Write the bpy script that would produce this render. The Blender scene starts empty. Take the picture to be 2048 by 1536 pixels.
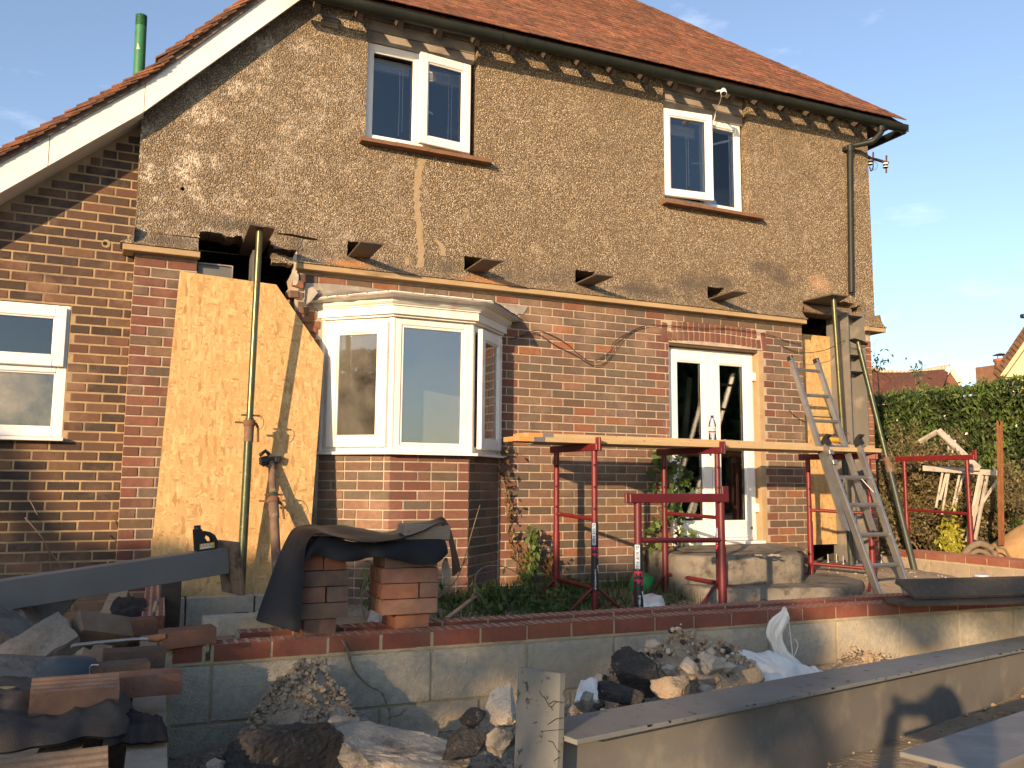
import bpy, bmesh, math, random
from mathutils import Vector, Matrix, noise
from mathutils.geometry import tessellate_polygon
random.seed(7)
SC = bpy.context.scene
COL = SC.collection
R = math.radians
PI = math.pi

# ------------------------------------------------------------------ camera
CAMP = Vector((0.038, -6.806, 0.556)); F_PX = 1690.9
YAW, PITCH, ROLL = 0.42415, 0.11627, 0.00798
_f = Vector((math.sin(YAW)*math.cos(PITCH), math.cos(YAW)*math.cos(PITCH), math.sin(PITCH)))
_r = Vector((math.cos(YAW), -math.sin(YAW), 0)); _u = _r.cross(_f)
RT = math.cos(ROLL)*_r + math.sin(ROLL)*_u; UP = -math.sin(ROLL)*_r + math.cos(ROLL)*_u; FW = _f
cd = bpy.data.cameras.new('camera'); cam = bpy.data.objects.new('camera', cd); COL.objects.link(cam)
cd.sensor_fit = 'HORIZONTAL'; cd.sensor_width = 36; cd.lens = 36*F_PX/2048; cd.clip_end = 400; cd.clip_start = .02
cam.matrix_world = Matrix(((RT.x, UP.x, -FW.x, CAMP.x), (RT.y, UP.y, -FW.y, CAMP.y), (RT.z, UP.z, -FW.z, CAMP.z), (0, 0, 0, 1)))
SC.camera = cam
SC.render.resolution_x = 1024; SC.render.resolution_y = 768

# ------------------------------------------------------------------ sun, sky, exposure
SUN_AZ, SUN_EL = R(48.8), R(12.6)           # direction the light travels towards, in plan from +Y to +X
LDIR = Vector((math.sin(SUN_AZ)*math.cos(SUN_EL), math.cos(SUN_AZ)*math.cos(SUN_EL), -math.sin(SUN_EL)))
w = bpy.data.worlds.new('World'); SC.world = w; w.use_nodes = True
wn, wl = w.node_tree.nodes, w.node_tree.links
bg = wn['Background']
sky = wn.new('ShaderNodeTexSky'); sky.sky_type = 'NISHITA'; sky.sun_disc = False
sky.sun_elevation = SUN_EL
# towards the sun: bearing opposite to the light
sky.sun_rotation = math.atan2(-LDIR.x, -LDIR.y)
sky.altitude = 0; sky.air_density = 1.0; sky.dust_density = 1.0; sky.ozone_density = 3.0
tc = wn.new('ShaderNodeTexCoord'); mp = wn.new('ShaderNodeMapping'); mp.inputs['Scale'].default_value = (2.2, 2.2, 7)
cn = wn.new('ShaderNodeTexNoise'); cn.inputs['Scale'].default_value = 2.1; cn.inputs['Detail'].default_value = 7; cn.inputs['Roughness'].default_value = .6
cr = wn.new('ShaderNodeValToRGB'); cr.color_ramp.elements[0].position = .56; cr.color_ramp.elements[1].position = .86
cr.color_ramp.elements[1].color = (.5, .5, .5, 1)
mx = wn.new('ShaderNodeMix'); mx.data_type = 'RGBA'; mx.inputs['B'].default_value = (6.0, 6.2, 7.0, 1)
wl.new(tc.outputs['Generated'], mp.inputs['Vector']); wl.new(mp.outputs['Vector'], cn.inputs['Vector'])
wl.new(cn.outputs['Fac'], cr.inputs['Fac']); wl.new(cr.outputs['Color'], mx.inputs['Factor'])
hs_ = wn.new('ShaderNodeHueSaturation'); hs_.inputs['Saturation'].default_value = .84; hs_.inputs['Hue'].default_value = .502
wl.new(sky.outputs['Color'], hs_.inputs['Color'])
wl.new(hs_.outputs['Color'], mx.inputs['A']); wl.new(mx.outputs['Result'], bg.inputs['Color'])
bg.inputs['Strength'].default_value = 0.14
sl = bpy.data.lights.new('sun', 'SUN'); sl.energy = 4.6; sl.angle = R(.5); sl.color = (1, .69, .40)
so = bpy.data.objects.new('sun', sl); COL.objects.link(so)
so.rotation_euler = LDIR.to_track_quat('-Z', 'Y').to_euler()
SC.view_settings.view_transform = 'Standard'; SC.view_settings.look = 'None'
SC.view_settings.exposure = 0.95; SC.view_settings.gamma = 1; SC.view_settings.use_curve_mapping = False
SC.render.engine = 'CYCLES'

# ------------------------------------------------------------------ helpers
def ray(px, py): return FW + RT*((px-1024)/F_PX) - UP*((py-768)/F_PX)
def on_y(px, py, y): d = ray(px, py); return CAMP + d*((y-CAMP.y)/d.y)
def on_x(px, py, x): d = ray(px, py); return CAMP + d*((x-CAMP.x)/d.x)
def on_z(px, py, z): d = ray(px, py); return CAMP + d*((z-CAMP.z)/d.z)
def proj(P):
    d = P-CAMP; z = d.dot(FW); return (1024+F_PX*d.dot(RT)/z, 768-F_PX*d.dot(UP)/z, z)

class MB:
    """collects polygons, builds one mesh object"""
    def __init__(s): s.v = []; s.f = []; s.c = []; s.col = (1, 1, 1, 1); s.sm = []; s.smooth = False
    def add(s, vs, fs):
        o = len(s.v); s.v += [tuple(v) for v in vs]
        for f in fs: s.f.append(tuple(i+o for i in f)); s.c.append(s.col); s.sm.append(s.smooth)
    def box(s, x0, x1, y0, y1, z0, z1, M=None, b=0):
        if b <= 0:
            vs = [Vector((x, y, z)) for x in (x0, x1) for y in (y0, y1) for z in (z0, z1)]
            fs = [(0, 1, 3, 2), (4, 6, 7, 5), (0, 4, 5, 1), (2, 3, 7, 6), (0, 2, 6, 4), (1, 5, 7, 3)]
        else:
            vs, fs = bevel_box(x0, x1, y0, y1, z0, z1, b)
        if M: vs = [M @ v for v in vs]
        s.add(vs, fs)
    def bar(s, a, b_, wx, wy, up=Vector((0, 0, 1)), bev=0):
        """square bar from a to b"""
        a = Vector(a); b_ = Vector(b_); d = (b_-a); L = d.length; d.normalize()
        x = d.cross(up)
        if x.length < 1e-4: x = d.cross(Vector((0, 1, 0)))
        x.normalize(); y = x.cross(d)
        M = Matrix(((x.x, y.x, d.x, a.x), (x.y, y.y, d.y, a.y), (x.z, y.z, d.z, a.z), (0, 0, 0, 1)))
        s.box(-wx/2, wx/2, -wy/2, wy/2, 0, L, M, bev)
    def path(s, pts, r, n=10, cap=True, closed=False):
        pts = [Vector(p) for p in pts]; rs = r if isinstance(r, (list, tuple)) else [r]*len(pts)
        rings = []; prev = None
        for i, p in enumerate(pts):
            if i == 0: d = pts[1]-p
            elif i == len(pts)-1: d = p-pts[i-1]
            else: d = (pts[i+1]-p).normalized()+(p-pts[i-1]).normalized()
            d.normalize()
            if prev is None:
                x = d.cross(Vector((0, 0, 1)))
                if x.length < 1e-3: x = d.cross(Vector((0, 1, 0)))
            else: x = prev-d*prev.dot(d)
            x.normalize(); prev = x; y = d.cross(x)
            rings.append([p+(x*math.cos(2*PI*k/n)+y*math.sin(2*PI*k/n))*rs[i] for k in range(n)])
        vs = [v for rg in rings for v in rg]; fs = []
        for i in range(len(pts)-1):
            for k in range(n):
                k2 = (k+1) % n; fs.append((i*n+k, i*n+k2, (i+1)*n+k2, (i+1)*n+k))
        sm = s.smooth; s.smooth = True; s.add(vs, fs); s.smooth = sm
        if cap:
            s.add(rings[0], [tuple(range(n))[::-1]]); s.add(rings[-1], [tuple(range(n))])
    def tube(s, a, b, r, n=12, cap=True): s.path([a, b], r, n, cap)
    def lathe(s, prof, n=24, M=None):
        """prof: (r,z) list"""
        vs = [Vector((r*math.cos(2*PI*k/n), r*math.sin(2*PI*k/n), z)) for r, z in prof for k in range(n)]
        if M: vs = [M @ v for v in vs]
        fs = [(i*n+k, i*n+(k+1) % n, (i+1)*n+(k+1) % n, (i+1)*n+k) for i in range(len(prof)-1) for k in range(n)]
        sm = s.smooth; s.smooth = True; s.add(vs, fs); s.smooth = sm
    def prism(s, poly, axis, a0, a1, holes=()):
        """2D polygon (with holes) extruded along an axis. axis 'y': poly=(x,z); 'x': (y,z); 'z': (x,y)"""
        mk = {'y': lambda p, a: Vector((p[0], a, p[1])), 'x': lambda p, a: Vector((a, p[0], p[1])), 'z': lambda p, a: Vector((p[0], p[1], a))}[axis]
        loops = [list(poly)]+[list(h) for h in holes]
        tris = tessellate_polygon([[Vector((p[0], p[1], 0)) for p in lp] for lp in loops])
        flat = [p for lp in loops for p in lp]; n = len(flat)
        vs = [mk(p, a0) for p in flat]+[mk(p, a1) for p in flat]
        fs = [tuple(t) for t in tris]+[tuple(i+n for i in t[::-1]) for t in tris]
        o = 0
        for lp in loops:
            m = len(lp)
            for i in range(m): j = (i+1) % m; fs.append((o+i, o+j, o+j+n, o+i+n))
            o += m
        s.add(vs, fs)
    def grid(s, nu, nv, fn):
        vs = [fn(i/nu, j/nv) for i in range(nu+1) for j in range(nv+1)]
        fs = [(i*(nv+1)+j, (i+1)*(nv+1)+j, (i+1)*(nv+1)+j+1, i*(nv+1)+j+1) for i in range(nu) for j in range(nv)]
        s.add(vs, fs)
    def mesh(s, name, mat, fix=True):
        me = bpy.data.meshes.new(name); me.from_pydata([tuple(v) for v in s.v], [], s.f)
        me.polygons.foreach_set('use_smooth', s.sm)
        if any(c != (1, 1, 1, 1) for c in s.c):
            at = me.color_attributes.new('Col', 'FLOAT_COLOR', 'CORNER'); buf = []
            for p, c in zip(me.polygons, s.c): buf += list(c)*p.loop_total
            at.data.foreach_set('color', buf)
        if fix:
            bm = bmesh.new(); bm.from_mesh(me); bmesh.ops.recalc_face_normals(bm, faces=bm.faces); bm.to_mesh(me); bm.free()
        if mat: me.materials.append(mat)
        me.update(); return me
    def build(s, name, mat, parent=None, fix=True): return link(name, s.mesh(name, mat, fix), parent)

def bevel_box(x0, x1, y0, y1, z0, z1, b):
    b = min(b, (x1-x0)*.45, (y1-y0)*.45, (z1-z0)*.45)
    vs = []; idx = {}
    xs, ys, zs = (x0, x1), (y0, y1), (z0, z1)
    for i in (0, 1):
        for j in (0, 1):
            for k in (0, 1):
                sx, sy, sz = (1, -1)[i], (1, -1)[j], (1, -1)[k]
                for a in range(3):
                    p = [xs[i]+sx*b, ys[j]+sy*b, zs[k]+sz*b]; p[a] = (xs[i], ys[j], zs[k])[a]
                    idx[(i, j, k, a)] = len(vs); vs.append(Vector(p))
    fs = []
    for a in range(3):
        for e in (0, 1):
            o = [(0, 0), (1, 0), (1, 1), (0, 1)]; q = []
            for (m, n) in o:
                t = [m, n]; t.insert(a, e); q.append(idx[(t[0], t[1], t[2], a)])
            fs.append(tuple(q))
    for a in range(3):                     # edges along axis a
        o1, o2 = [c for c in range(3) if c != a]
        for m in (0, 1):
            for n in (0, 1):
                q = []
                for e, face in ((0, o1), (1, o1), (1, o2), (0, o2)):
                    t = [0, 0, 0]; t[a] = e; t[o1] = m; t[o2] = n; q.append(idx[(t[0], t[1], t[2], face)])
                fs.append(tuple(q))
    for i in (0, 1):
        for j in (0, 1):
            for k in (0, 1): fs.append((idx[(i, j, k, 0)], idx[(i, j, k, 1)], idx[(i, j, k, 2)]))
    return vs, fs

def link(name, me, parent=None):
    o = bpy.data.objects.new(name, me); COL.objects.link(o)
    if parent is not None:
        o.parent = parent
        if not parent.get('_local'): o.location = -wloc(parent)
    return o
def wloc(o):
    p = Vector((0, 0, 0))
    while o: p += o.location; o = o.parent
    return p
def tag(o, label, cat, group=None):
    o['label'] = label; o['category'] = cat
    if group: o['group'] = group
    return o
def thing(name, label, cat, loc=(0, 0, 0), group=None):
    o = bpy.data.objects.new(name, None); COL.objects.link(o); o.location = loc; o.empty_display_size = .1
    return tag(o, label, cat, group)
def structure(o): o['kind'] = 'structure'; return o
def stuff(o): o['kind'] = 'stuff'; return o
def place(name, me, parent, pos, rot=None, scale=None, col=None):
    """object sharing mesh data at world pos under an unrotated parent"""
    o = bpy.data.objects.new(name, me); COL.objects.link(o)
    if parent is not None: o.parent = parent; o.location = Vector(pos)-wloc(parent)
    else: o.location = pos
    if rot: o.rotation_euler = rot
    if scale: o.scale = scale
    if col: o.color = (*col[:3], 1)
    return o
def frame(origin, rotz=0, rotx=0, roty=0):
    return Matrix.Translation(Vector(origin)) @ Matrix.Rotation(rotz, 4, 'Z') @ Matrix.Rotation(rotx, 4, 'X') @ Matrix.Rotation(roty, 4, 'Y')
def jit(c, a): 
    k = 1+random.uniform(-a, a); return tuple(max(0, min(1, v*k*(1+random.uniform(-a*.3, a*.3)))) for v in c[:3])

# ------------------------------------------------------------------ materials
class NT:
    def __init__(s, name):
        s.m = bpy.data.materials.new(name); s.m.use_nodes = True; s.n = s.m.node_tree.nodes; s.l = s.m.node_tree.links
        s.b = s.n['Principled BSDF']; s.out = s.n['Material Output']; s._pos = None
    def new(s, t, **kw):
        n = s.n.new(t)
        for k, v in kw.items(): setattr(n, k, v)
        return n
    def link(s, a, b): s.l.new(a, b)
    def pos(s, space='world', scale=None, rot=None):
        if space == 'world': o = s.new('ShaderNodeNewGeometry').outputs['Position']
        else: o = s.new('ShaderNodeTexCoord').outputs['Object']
        if scale or rot:
            m = s.new('ShaderNodeMapping')
            if scale: m.inputs['Scale'].default_value = scale
            if rot: m.inputs['Rotation'].default_value = rot
            s.link(o, m.inputs['Vector']); o = m.outputs['Vector']
        return o
    def noise(s, vec, scale, detail=4, rough=.55, dist=0):
        n = s.new('ShaderNodeTexNoise'); n.inputs['Scale'].default_value = scale; n.inputs['Detail'].default_value = detail
        n.inputs['Roughness'].default_value = rough; n.inputs['Distortion'].default_value = dist
        s.link(vec, n.inputs['Vector']); return n.outputs['Fac']
    def voro(s, vec, scale, feat='F1', out='Distance', rnd=1):
        n = s.new('ShaderNodeTexVoronoi', feature=feat); n.inputs['Scale'].default_value = scale; n.inputs['Randomness'].default_value = rnd
        s.link(vec, n.inputs['Vector']); return n.outputs[out]
    def ramp(s, fac, stops, interp='LINEAR'):
        r = s.new('ShaderNodeValToRGB'); r.color_ramp.interpolation = interp; e = r.color_ramp.elements
        while len(e) < len(stops): e.new(.5)
        for i, (p, c) in enumerate(stops):
            e[i].position = p; e[i].color = (c, c, c, 1) if isinstance(c, (int, float)) else (*c[:3], 1)
        s.link(fac, r.inputs['Fac']); return r.outputs['Color']
    def mix(s, fac, a, b, mode='MIX'):
        m = s.new('ShaderNodeMix', data_type='RGBA', blend_type=mode)
        for k, v in (('Factor', fac), ('A', a), ('B', b)):
            if hasattr(v, 'links') or hasattr(v, 'is_linked'): s.link(v, m.inputs[k])
            elif k == 'Factor': m.inputs[k].default_value = v
            else: m.inputs[k].default_value = (*v[:3], 1) if not isinstance(v, (int, float)) else (v, v, v, 1)
        return m.outputs['Result']
    def math(s, op, a, b=0):
        m = s.new('ShaderNodeMath', operation=op)
        for i, v in enumerate((a, b)):
            if hasattr(v, 'is_linked'): s.link(v, m.inputs[i])
            else: m.inputs[i].default_value = v
        return m.outputs[0]
    def bump(s, h, dist, strength=1, prev=None):
        b = s.new('ShaderNodeBump'); b.inputs['Distance'].default_value = dist; b.inputs['Strength'].default_value = strength
        s.link(h, b.inputs['Height'])
        if prev: s.link(prev, b.inputs['Normal'])
        return b.outputs['Normal']
    def done(s, col=None, rough=.8, normal=None, metal=0, spec=.3):
        if col is not None:
            if hasattr(col, 'is_linked'): s.link(col, s.b.inputs['Base Color'])
            else: s.b.inputs['Base Color'].default_value = (*col[:3], 1)
        if hasattr(rough, 'is_linked'): s.link(rough, s.b.inputs['Roughness'])
        else: s.b.inputs['Roughness'].default_value = rough
        if normal: s.link(normal, s.b.inputs['Normal'])
        s.b.inputs['Metallic'].default_value = metal; s.b.inputs['Specular IOR Level'].default_value = spec
        return s.m

def noisy(name, c1, c2, scale=8, rough=.8, bump=.0, bscale=60, metal=0, c3=None, s3=3, t3=(.55, .7), spec=.3, space='world', stretch=None):
    t = NT(name); p = t.pos(space, stretch)
    c = t.mix(t.ramp(t.noise(p, scale, 6), [(.3, 0), (.7, 1)]), c1, c2)
    if c3: c = t.mix(t.ramp(t.noise(p, s3, 8, .65), [(t3[0], 0), (t3[1], 1)]), c, c3)
    nm = t.bump(t.noise(p, bscale, 5, .6), bump) if bump else None
    return t.done(c, rough, nm, metal, spec)
# ---- brick: colour from the object (single bricks) or from the colour attribute (joined bricks)
def brick_mat(name, src, dust=(.46, .30, .21), dusty=.35, dark=.5, fine=1.0):
    t = NT(name); p = t.pos()
    a = t.new('ShaderNodeAttribute', attribute_type='OBJECT' if src == 'obj' else 'GEOMETRY')
    a.attribute_name = 'color' if src == 'obj' else 'Col'
    c = a.outputs['Color']
    n1 = t.noise(p, 26*fine, 6, .65)
    c = t.mix(t.ramp(n1, [(.32, 0), (.72, 1)]), t.mix(.55, c, (.09, .06, .045)), c)           # burnt mottling
    c = t.mix(t.ramp(t.noise(p, 9, 5, .7), [(.55, 0), (.75, dark)]), c, (.075, .058, .046))      # dark fire flashes
    c = t.mix(t.ramp(t.noise(p, 140, 3), [(.66, 0), (.76, .8)]), c, (.04, .03, .025))           # pits
    c = t.mix(t.ramp(t.noise(p, 1.7, 7, .7), [(.5, 0), (.72, dusty)]), c, dust)                  # cement dust
    h = t.math('ADD', t.noise(p, 95*fine, 6, .7), t.math('MULTIPLY', t.noise(p, 300, 3), .4))
    return t.done(c, .88, t.bump(h, .004, .8), 0, .2)
M = {}
M['brick'] = brick_mat('old_brick', 'obj'); M['brick_vc'] = brick_mat('old_brick_joined', 'vc')
M['newbrick'] = brick_mat('red_engineering_brick', 'obj', (.36, .29, .22), .28, .3, 1.4)
M['newbrick_vc'] = brick_mat('red_engineering_brick_joined', 'vc', (.36, .29, .22), .28, .3, 1.4)
M['brick_dust'] = noisy('dusty_cut_brick', (.44, .25, .175), (.33, .17, .115), 20, .95, .002, 120, c3=(.33, .24, .17), s3=4, t3=(.45, .7))
M['mortar'] = noisy('pale_mortar', (.46, .37, .275), (.34, .27, .20), 14, .95, .006, 130, c3=(.19, .15, .11), s3=2.2, t3=(.5, .75))
M['mortar_buff'] = noisy('buff_mortar', (.40, .29, .16), (.28, .20, .115), 14, .95, .006, 130, c3=(.14, .11, .08), s3=2.2, t3=(.5, .75))
M['mortar_new'] = noisy('fresh_mortar', (.42, .35, .225), (.31, .26, .165), 22, .95, .007, 120)

def pebbledash():
    t = NT('pebbledash_render'); p = t.pos()
    d = t.new('ShaderNodeVectorMath', operation='ADD'); nv = t.new('ShaderNodeTexNoise'); nv.inputs['Scale'].default_value = 40
    t.link(p, nv.inputs['Vector']); sc = t.new('ShaderNodeVectorMath', operation='SCALE'); sc.inputs['Scale'].default_value = .012
    t.link(nv.outputs['Color'], sc.inputs[0]); t.link(p, d.inputs[0]); t.link(sc.outputs[0], d.inputs[1]); q = d.outputs[0]
    v = t.new('ShaderNodeTexVoronoi'); v.inputs['Scale'].default_value = 92; t.link(q, v.inputs['Vector'])
    cell = t.new('ShaderNodeSeparateColor'); t.link(v.outputs['Color'], cell.inputs['Color'])
    dist = v.outputs['Distance']
    c = t.ramp(cell.outputs['Red'], [(0, (.20, .145, .088)), (.3, (.32, .24, .15)), (.65, (.46, .36, .235)), (.9, (.64, .53, .375)), (1, (.76, .67, .52))])
    c = t.mix(t.ramp(dist, [(.30, 0), (.62, .85)]), c, (.095, .068, .042))
    sx = t.new('ShaderNodeSeparateXYZ'); t.link(p, sx.inputs[0])
    # weathering: greyer and blotched with lichen towards the left and around the first window
    left = t.ramp(t.math('ADD', t.math('MULTIPLY', sx.outputs['X'], .16), t.math('MULTIPLY', t.noise(p, .9, 4), .55)), [(.30, 1), (.72, 0)])
    c = t.mix(t.math('MULTIPLY', left, .5), c, t.mix(.6, c, (.20, .165, .125)))
    lich = t.math('MULTIPLY', t.ramp(t.noise(p, 4.2, 7, .72), [(.5, 0), (.62, 1)]), left)
    lich = t.math('MULTIPLY', lich, t.ramp(t.noise(p, 38, 3), [(.38, 0), (.58, .9)]))
    c = t.mix(lich, c, (.74, .64, .51))
    c = t.mix(t.ramp(t.noise(p, 1.3, 6, .65), [(.5, 0), (.8, .6)]), c, (.15, .115, .075))
    c = t.mix(t.ramp(t.noise(p, 6.5, 6, .72), [(.34, .55), (.52, 0)]), c, t.mix(.55, c, (.10, .075, .05)))
    c = t.mix(t.ramp(t.noise(p, 5.2, 7, .7, .6), [(.56, 0), (.72, .45)]), c, (.62, .51, .36))
    # damp grey band just above the ledge and dark soot above the right end
    band = t.ramp(sx.outputs['Z'], [(.232, 0), (.238, .85), (.246, .55), (.262, 0)])
    zz = t.math('DIVIDE', sx.outputs['Z'], 10)
    t.link(zz, band.node.inputs['Fac'])
    band = t.math('MULTIPLY', band, t.ramp(t.noise(p, 3.0, 5, .6), [(.42, .1), (.62, 1)]))
    c = t.mix(band, c, (.115, .10, .08))
    def spot(x, z, rx, rz, colr, amt):
        nonlocal c
        m = t.new('ShaderNodeMapping'); m.inputs['Location'].default_value = (-x/rx, 0, -z/rz); m.inputs['Scale'].default_value = (1/rx, 0, 1/rz)
        t.link(q, m.inputs['Vector']); ln = t.new('ShaderNodeVectorMath', operation='LENGTH'); t.link(m.outputs['Vector'], ln.inputs[0])
        f = t.math('ADD', ln.outputs['Value'], t.math('MULTIPLY', t.math('SUBTRACT', t.noise(p, 7, 6, .7), .5), 1.3))
        c = t.mix(t.ramp(f, [(.25, amt), (1.05, 0)]), c, colr)
    soot = (.10, .085, .07)
    for a in ((6.0, 2.82, .34, .10), (6.22, 2.72, .22, .13), (5.1, 2.55, .28, .13), (5.45, 2.60, .3, .1), (.72, 2.55, .34, .10), (.22, 2.36, .3, .07), (4.45, 2.42, .4, .08), (3.9, 2.5, .3, .06)): spot(*a, soot, .72)
    for a in ((1.62, 2.335, .22, .05), (2.86, 2.32, .36, .055)): spot(*a, (.60, .27, .10), .7)
    spot(6.75, 2.72, .22, .12, (.62, .37, .22), .5)
    h = t.math('SUBTRACT', t.math('MULTIPLY', cell.outputs['Green'], .35), dist)
    h2 = t.math('ADD', h, t.math('MULTIPLY', t.noise(p, 210, 3), .3))
    return t.done(c, .93, t.bump(h2, .011, 1.0), 0, .15)
M['dash'] = pebbledash()
M['patch'] = noisy('smooth_render_patch', (.33, .25, .155), (.27, .205, .125), 30, .95, .003, 150)

def tile_mat(name, src):
    t = NT(name); p = t.pos()
    a = t.new('ShaderNodeAttribute', attribute_type='OBJECT' if src == 'obj' else 'GEOMETRY'); a.attribute_name = 'color' if src == 'obj' else 'Col'
    c = a.outputs['Color']
    c = t.mix(t.ramp(t.noise(p, 11, 6, .7), [(.38, 0), (.66, .85)]), c, (.075, .045, .032))
    c = t.mix(t.ramp(t.noise(p, 60, 4, .7), [(.58, 0), (.7, .7)]), c, (.30, .21, .15))
    return t.done(c, .9, t.bump(t.noise(p, 120, 5, .7), .004, .7), 0, .15)
M['tile'] = tile_mat('clay_tile', 'obj'); M['tile_vc'] = tile_mat('clay_tile_joined', 'vc')

M['upvc'] = noisy('white_upvc', (.80, .78, .74), (.74, .715, .67), 3, .35, 0, c3=(.55, .48, .38), s3=5, t3=(.66, .85), spec=.45)
M['upvc_dirty'] = noisy('dusty_white_upvc', (.80, .77, .71), (.72, .67, .58), 4, .45, 0, c3=(.52, .33, .21), s3=3.2, t3=(.62, .78), spec=.4)
M['whitewood'] = noisy('white_painted_board', (.78, .75, .68), (.70, .66, .58), 3, .6, .001, 60, c3=(.45, .40, .33), s3=34, t3=(.68, .76))
M['soffit'] = noisy('soffit_board', (.62, .56, .46), (.52, .46, .36), 3, .7)
M['greyboard'] = noisy('weathered_grey_board', (.34, .30, .25), (.24, .205, .165), 7, .8, .001, 60, c3=(.12, .10, .08), s3=4, t3=(.5, .7))
M['trim'] = noisy('buff_timber_ledge', (.40, .29, .165), (.31, .22, .12), 9, .85, .002, 90, c3=(.17, .12, .07), s3=6, t3=(.58, .75), stretch=(.3, 1, 1))
M['reveal'] = noisy('shadowed_lining_timber', (.10, .065, .04), (.07, .045, .03), 9, .85)  # door head lining darkened for the shadow under the arch
M['sill'] = noisy('brown_clay_sill', (.20, .105, .055), (.15, .08, .045), 12, .8, .002, 90, c3=(.07, .045, .03), s3=8)
M['gutter'] = noisy('dark_green_black_gutter', (.012, .016, .013), (.022, .025, .02), 6, .5, .0008, 40, c3=(.06, .06, .048), s3=20, t3=(.7, .78), spec=.22)
M['rafter'] = noisy('dark_rafter', (.085, .065, .05), (.05, .04, .03), 9, .9, .002, 60)
M['rafter_end'] = noisy('sunlit_rafter_foot', (.24, .19, .155), (.17, .13, .10), 20, .9, .002, 60)  # feet paler than the rafters: sun on their ends put into colour
M['lead'] = noisy('weathered_lead', (.30, .275, .24), (.19, .175, .155), 9, .65, .004, 30, c3=(.42, .37, .30), s3=5, t3=(.55, .7))
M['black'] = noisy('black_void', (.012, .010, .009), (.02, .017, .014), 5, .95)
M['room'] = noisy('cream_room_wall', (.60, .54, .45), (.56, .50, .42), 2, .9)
M['roomdark'] = noisy('dim_room', (.055, .05, .045), (.04, .037, .034), 2, .9)  # room walls coloured near black for the dark indoors
M['curtain'] = noisy('dusty_brown_curtain', (.27, .21, .155), (.18, .135, .10), 5, .9, .003, 20, c3=(.09, .07, .055), s3=4)
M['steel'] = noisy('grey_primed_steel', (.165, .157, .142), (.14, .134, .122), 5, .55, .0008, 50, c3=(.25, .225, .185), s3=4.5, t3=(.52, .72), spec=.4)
M['steel_dark'] = noisy('blue_grey_primer', (.125, .128, .125), (.105, .108, .106), 4, .5, .0008, 50, c3=(.15, .14, .12), s3=6, t3=(.6, .75), spec=.4)  # primer of the steel on the left, darker than the other steel
M['steel_scuff'] = noisy('scuffed_grey_steel', (.175, .178, .165), (.145, .147, .137), 6, .55, .001, 60, c3=(.045, .038, .032), s3=24, t3=(.60, .66), spec=.2)
M['plate'] = noisy('rusty_mill_plate', (.075, .06, .05), (.11, .085, .068), 9, .6, .0012, 70, c3=(.19, .11, .06), s3=12, t3=(.56, .7), spec=.4)
M['plate_edge'] = noisy('rusty_end_plate', (.19, .14, .095), (.12, .085, .06), 10, .75, .002, 70, c3=(.07, .045, .03), s3=16, t3=(.5, .62))
M['rust'] = noisy('rusty_steel', (.17, .085, .05), (.105, .055, .035), 14, .8, .002, 90, c3=(.06, .04, .03), s3=20, t3=(.55, .68))
M['postrust'] = noisy('orange_rusty_post', (.25, .105, .04), (.16, .07, .03), 9, .85, .002, 80, c3=(.07, .035, .02), s3=14)
M['prop_green'] = noisy('olive_green_prop', (.05, .066, .028), (.035, .047, .022), 12, .38, .0008, 60, c3=(.13, .115, .06), s3=18, t3=(.55, .68), metal=.3, spec=.5)
M['prop_brass'] = noisy('bare_prop_tube', (.125, .12, .055), (.085, .082, .038), 14, .3, .0006, 60, metal=.6, c3=(.07, .07, .04), s3=20, spec=.5)
M['prop_rust'] = noisy('rusted_brown_prop', (.165, .105, .07), (.105, .068, .047), 16, .7, .002, 80, c3=(.27, .21, .16), s3=14, t3=(.56, .68))
M['prop_dark'] = noisy('dark_green_prop', (.024, .032, .028), (.04, .05, .04), 12, .45, .001, 70, c3=(.11, .095, .06), s3=22, t3=(.6, .7), spec=.45)
M['red'] = noisy('red_trestle_paint', (.155, .013, .014), (.105, .011, .012), 9, .42, .0006, 60, c3=(.36, .13, .09), s3=22, t3=(.66, .74), spec=.45)
M['maroon'] = noisy('maroon_trestle_paint', (.105, .011, .016), (.075, .009, .013), 9, .42, .0006, 60, c3=(.26, .10, .08), s3=22, t3=(.67, .75), spec=.45)
M['alu'] = noisy('dull_aluminium', (.34, .33, .31), (.25, .24, .225), 8, .4, .0005, 60, metal=.75, c3=(.66, .60, .5), s3=30, t3=(.66, .74), spec=.5)
M['plastic_black'] = noisy('black_plastic', (.012, .012, .013), (.02, .02, .021), 8, .4, spec=.4)
M['rubber'] = noisy('black_damp_proof_sheet', (.012, .013, .016), (.020, .021, .024), 5, .5, .0015, 14, c3=(.034, .032, .031), s3=6, t3=(.6, .85), spec=.12)
def board_mat(name, ca, cb, cd):
    t = NT(name); p = t.pos('world', (1.6, 14, 34))
    c = t.mix(t.ramp(t.noise(p, 3, 6, .6, 1.2), [(.3, 0), (.7, 1)]), ca, cb)
    q = t.pos()
    c = t.mix(t.ramp(t.noise(q, 3.4, 6, .65), [(.52, 0), (.75, .75)]), c, cd)
    c = t.mix(t.ramp(t.noise(q, 36, 2), [(.68, 0), (.74, .8)]), c, (.10, .06, .03))
    return t.done(c, .82, t.bump(t.noise(p, 9, 5), .003, .7), 0, .2)
M['board'] = board_mat('scaffold_board', (.43, .32, .18), (.35, .255, .14), (.30, .235, .15))
M['board_grey'] = board_mat('greyed_timber', (.27, .22, .165), (.20, .16, .12), (.13, .105, .085))
M['board_dark'] = board_mat('dirty_dark_board', (.085, .062, .045), (.055, .042, .032), (.15, .125, .10))
M['batten'] = board_mat('yellow_batten', (.42, .33, .14), (.34, .25, .1), (.2, .16, .1))
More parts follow.
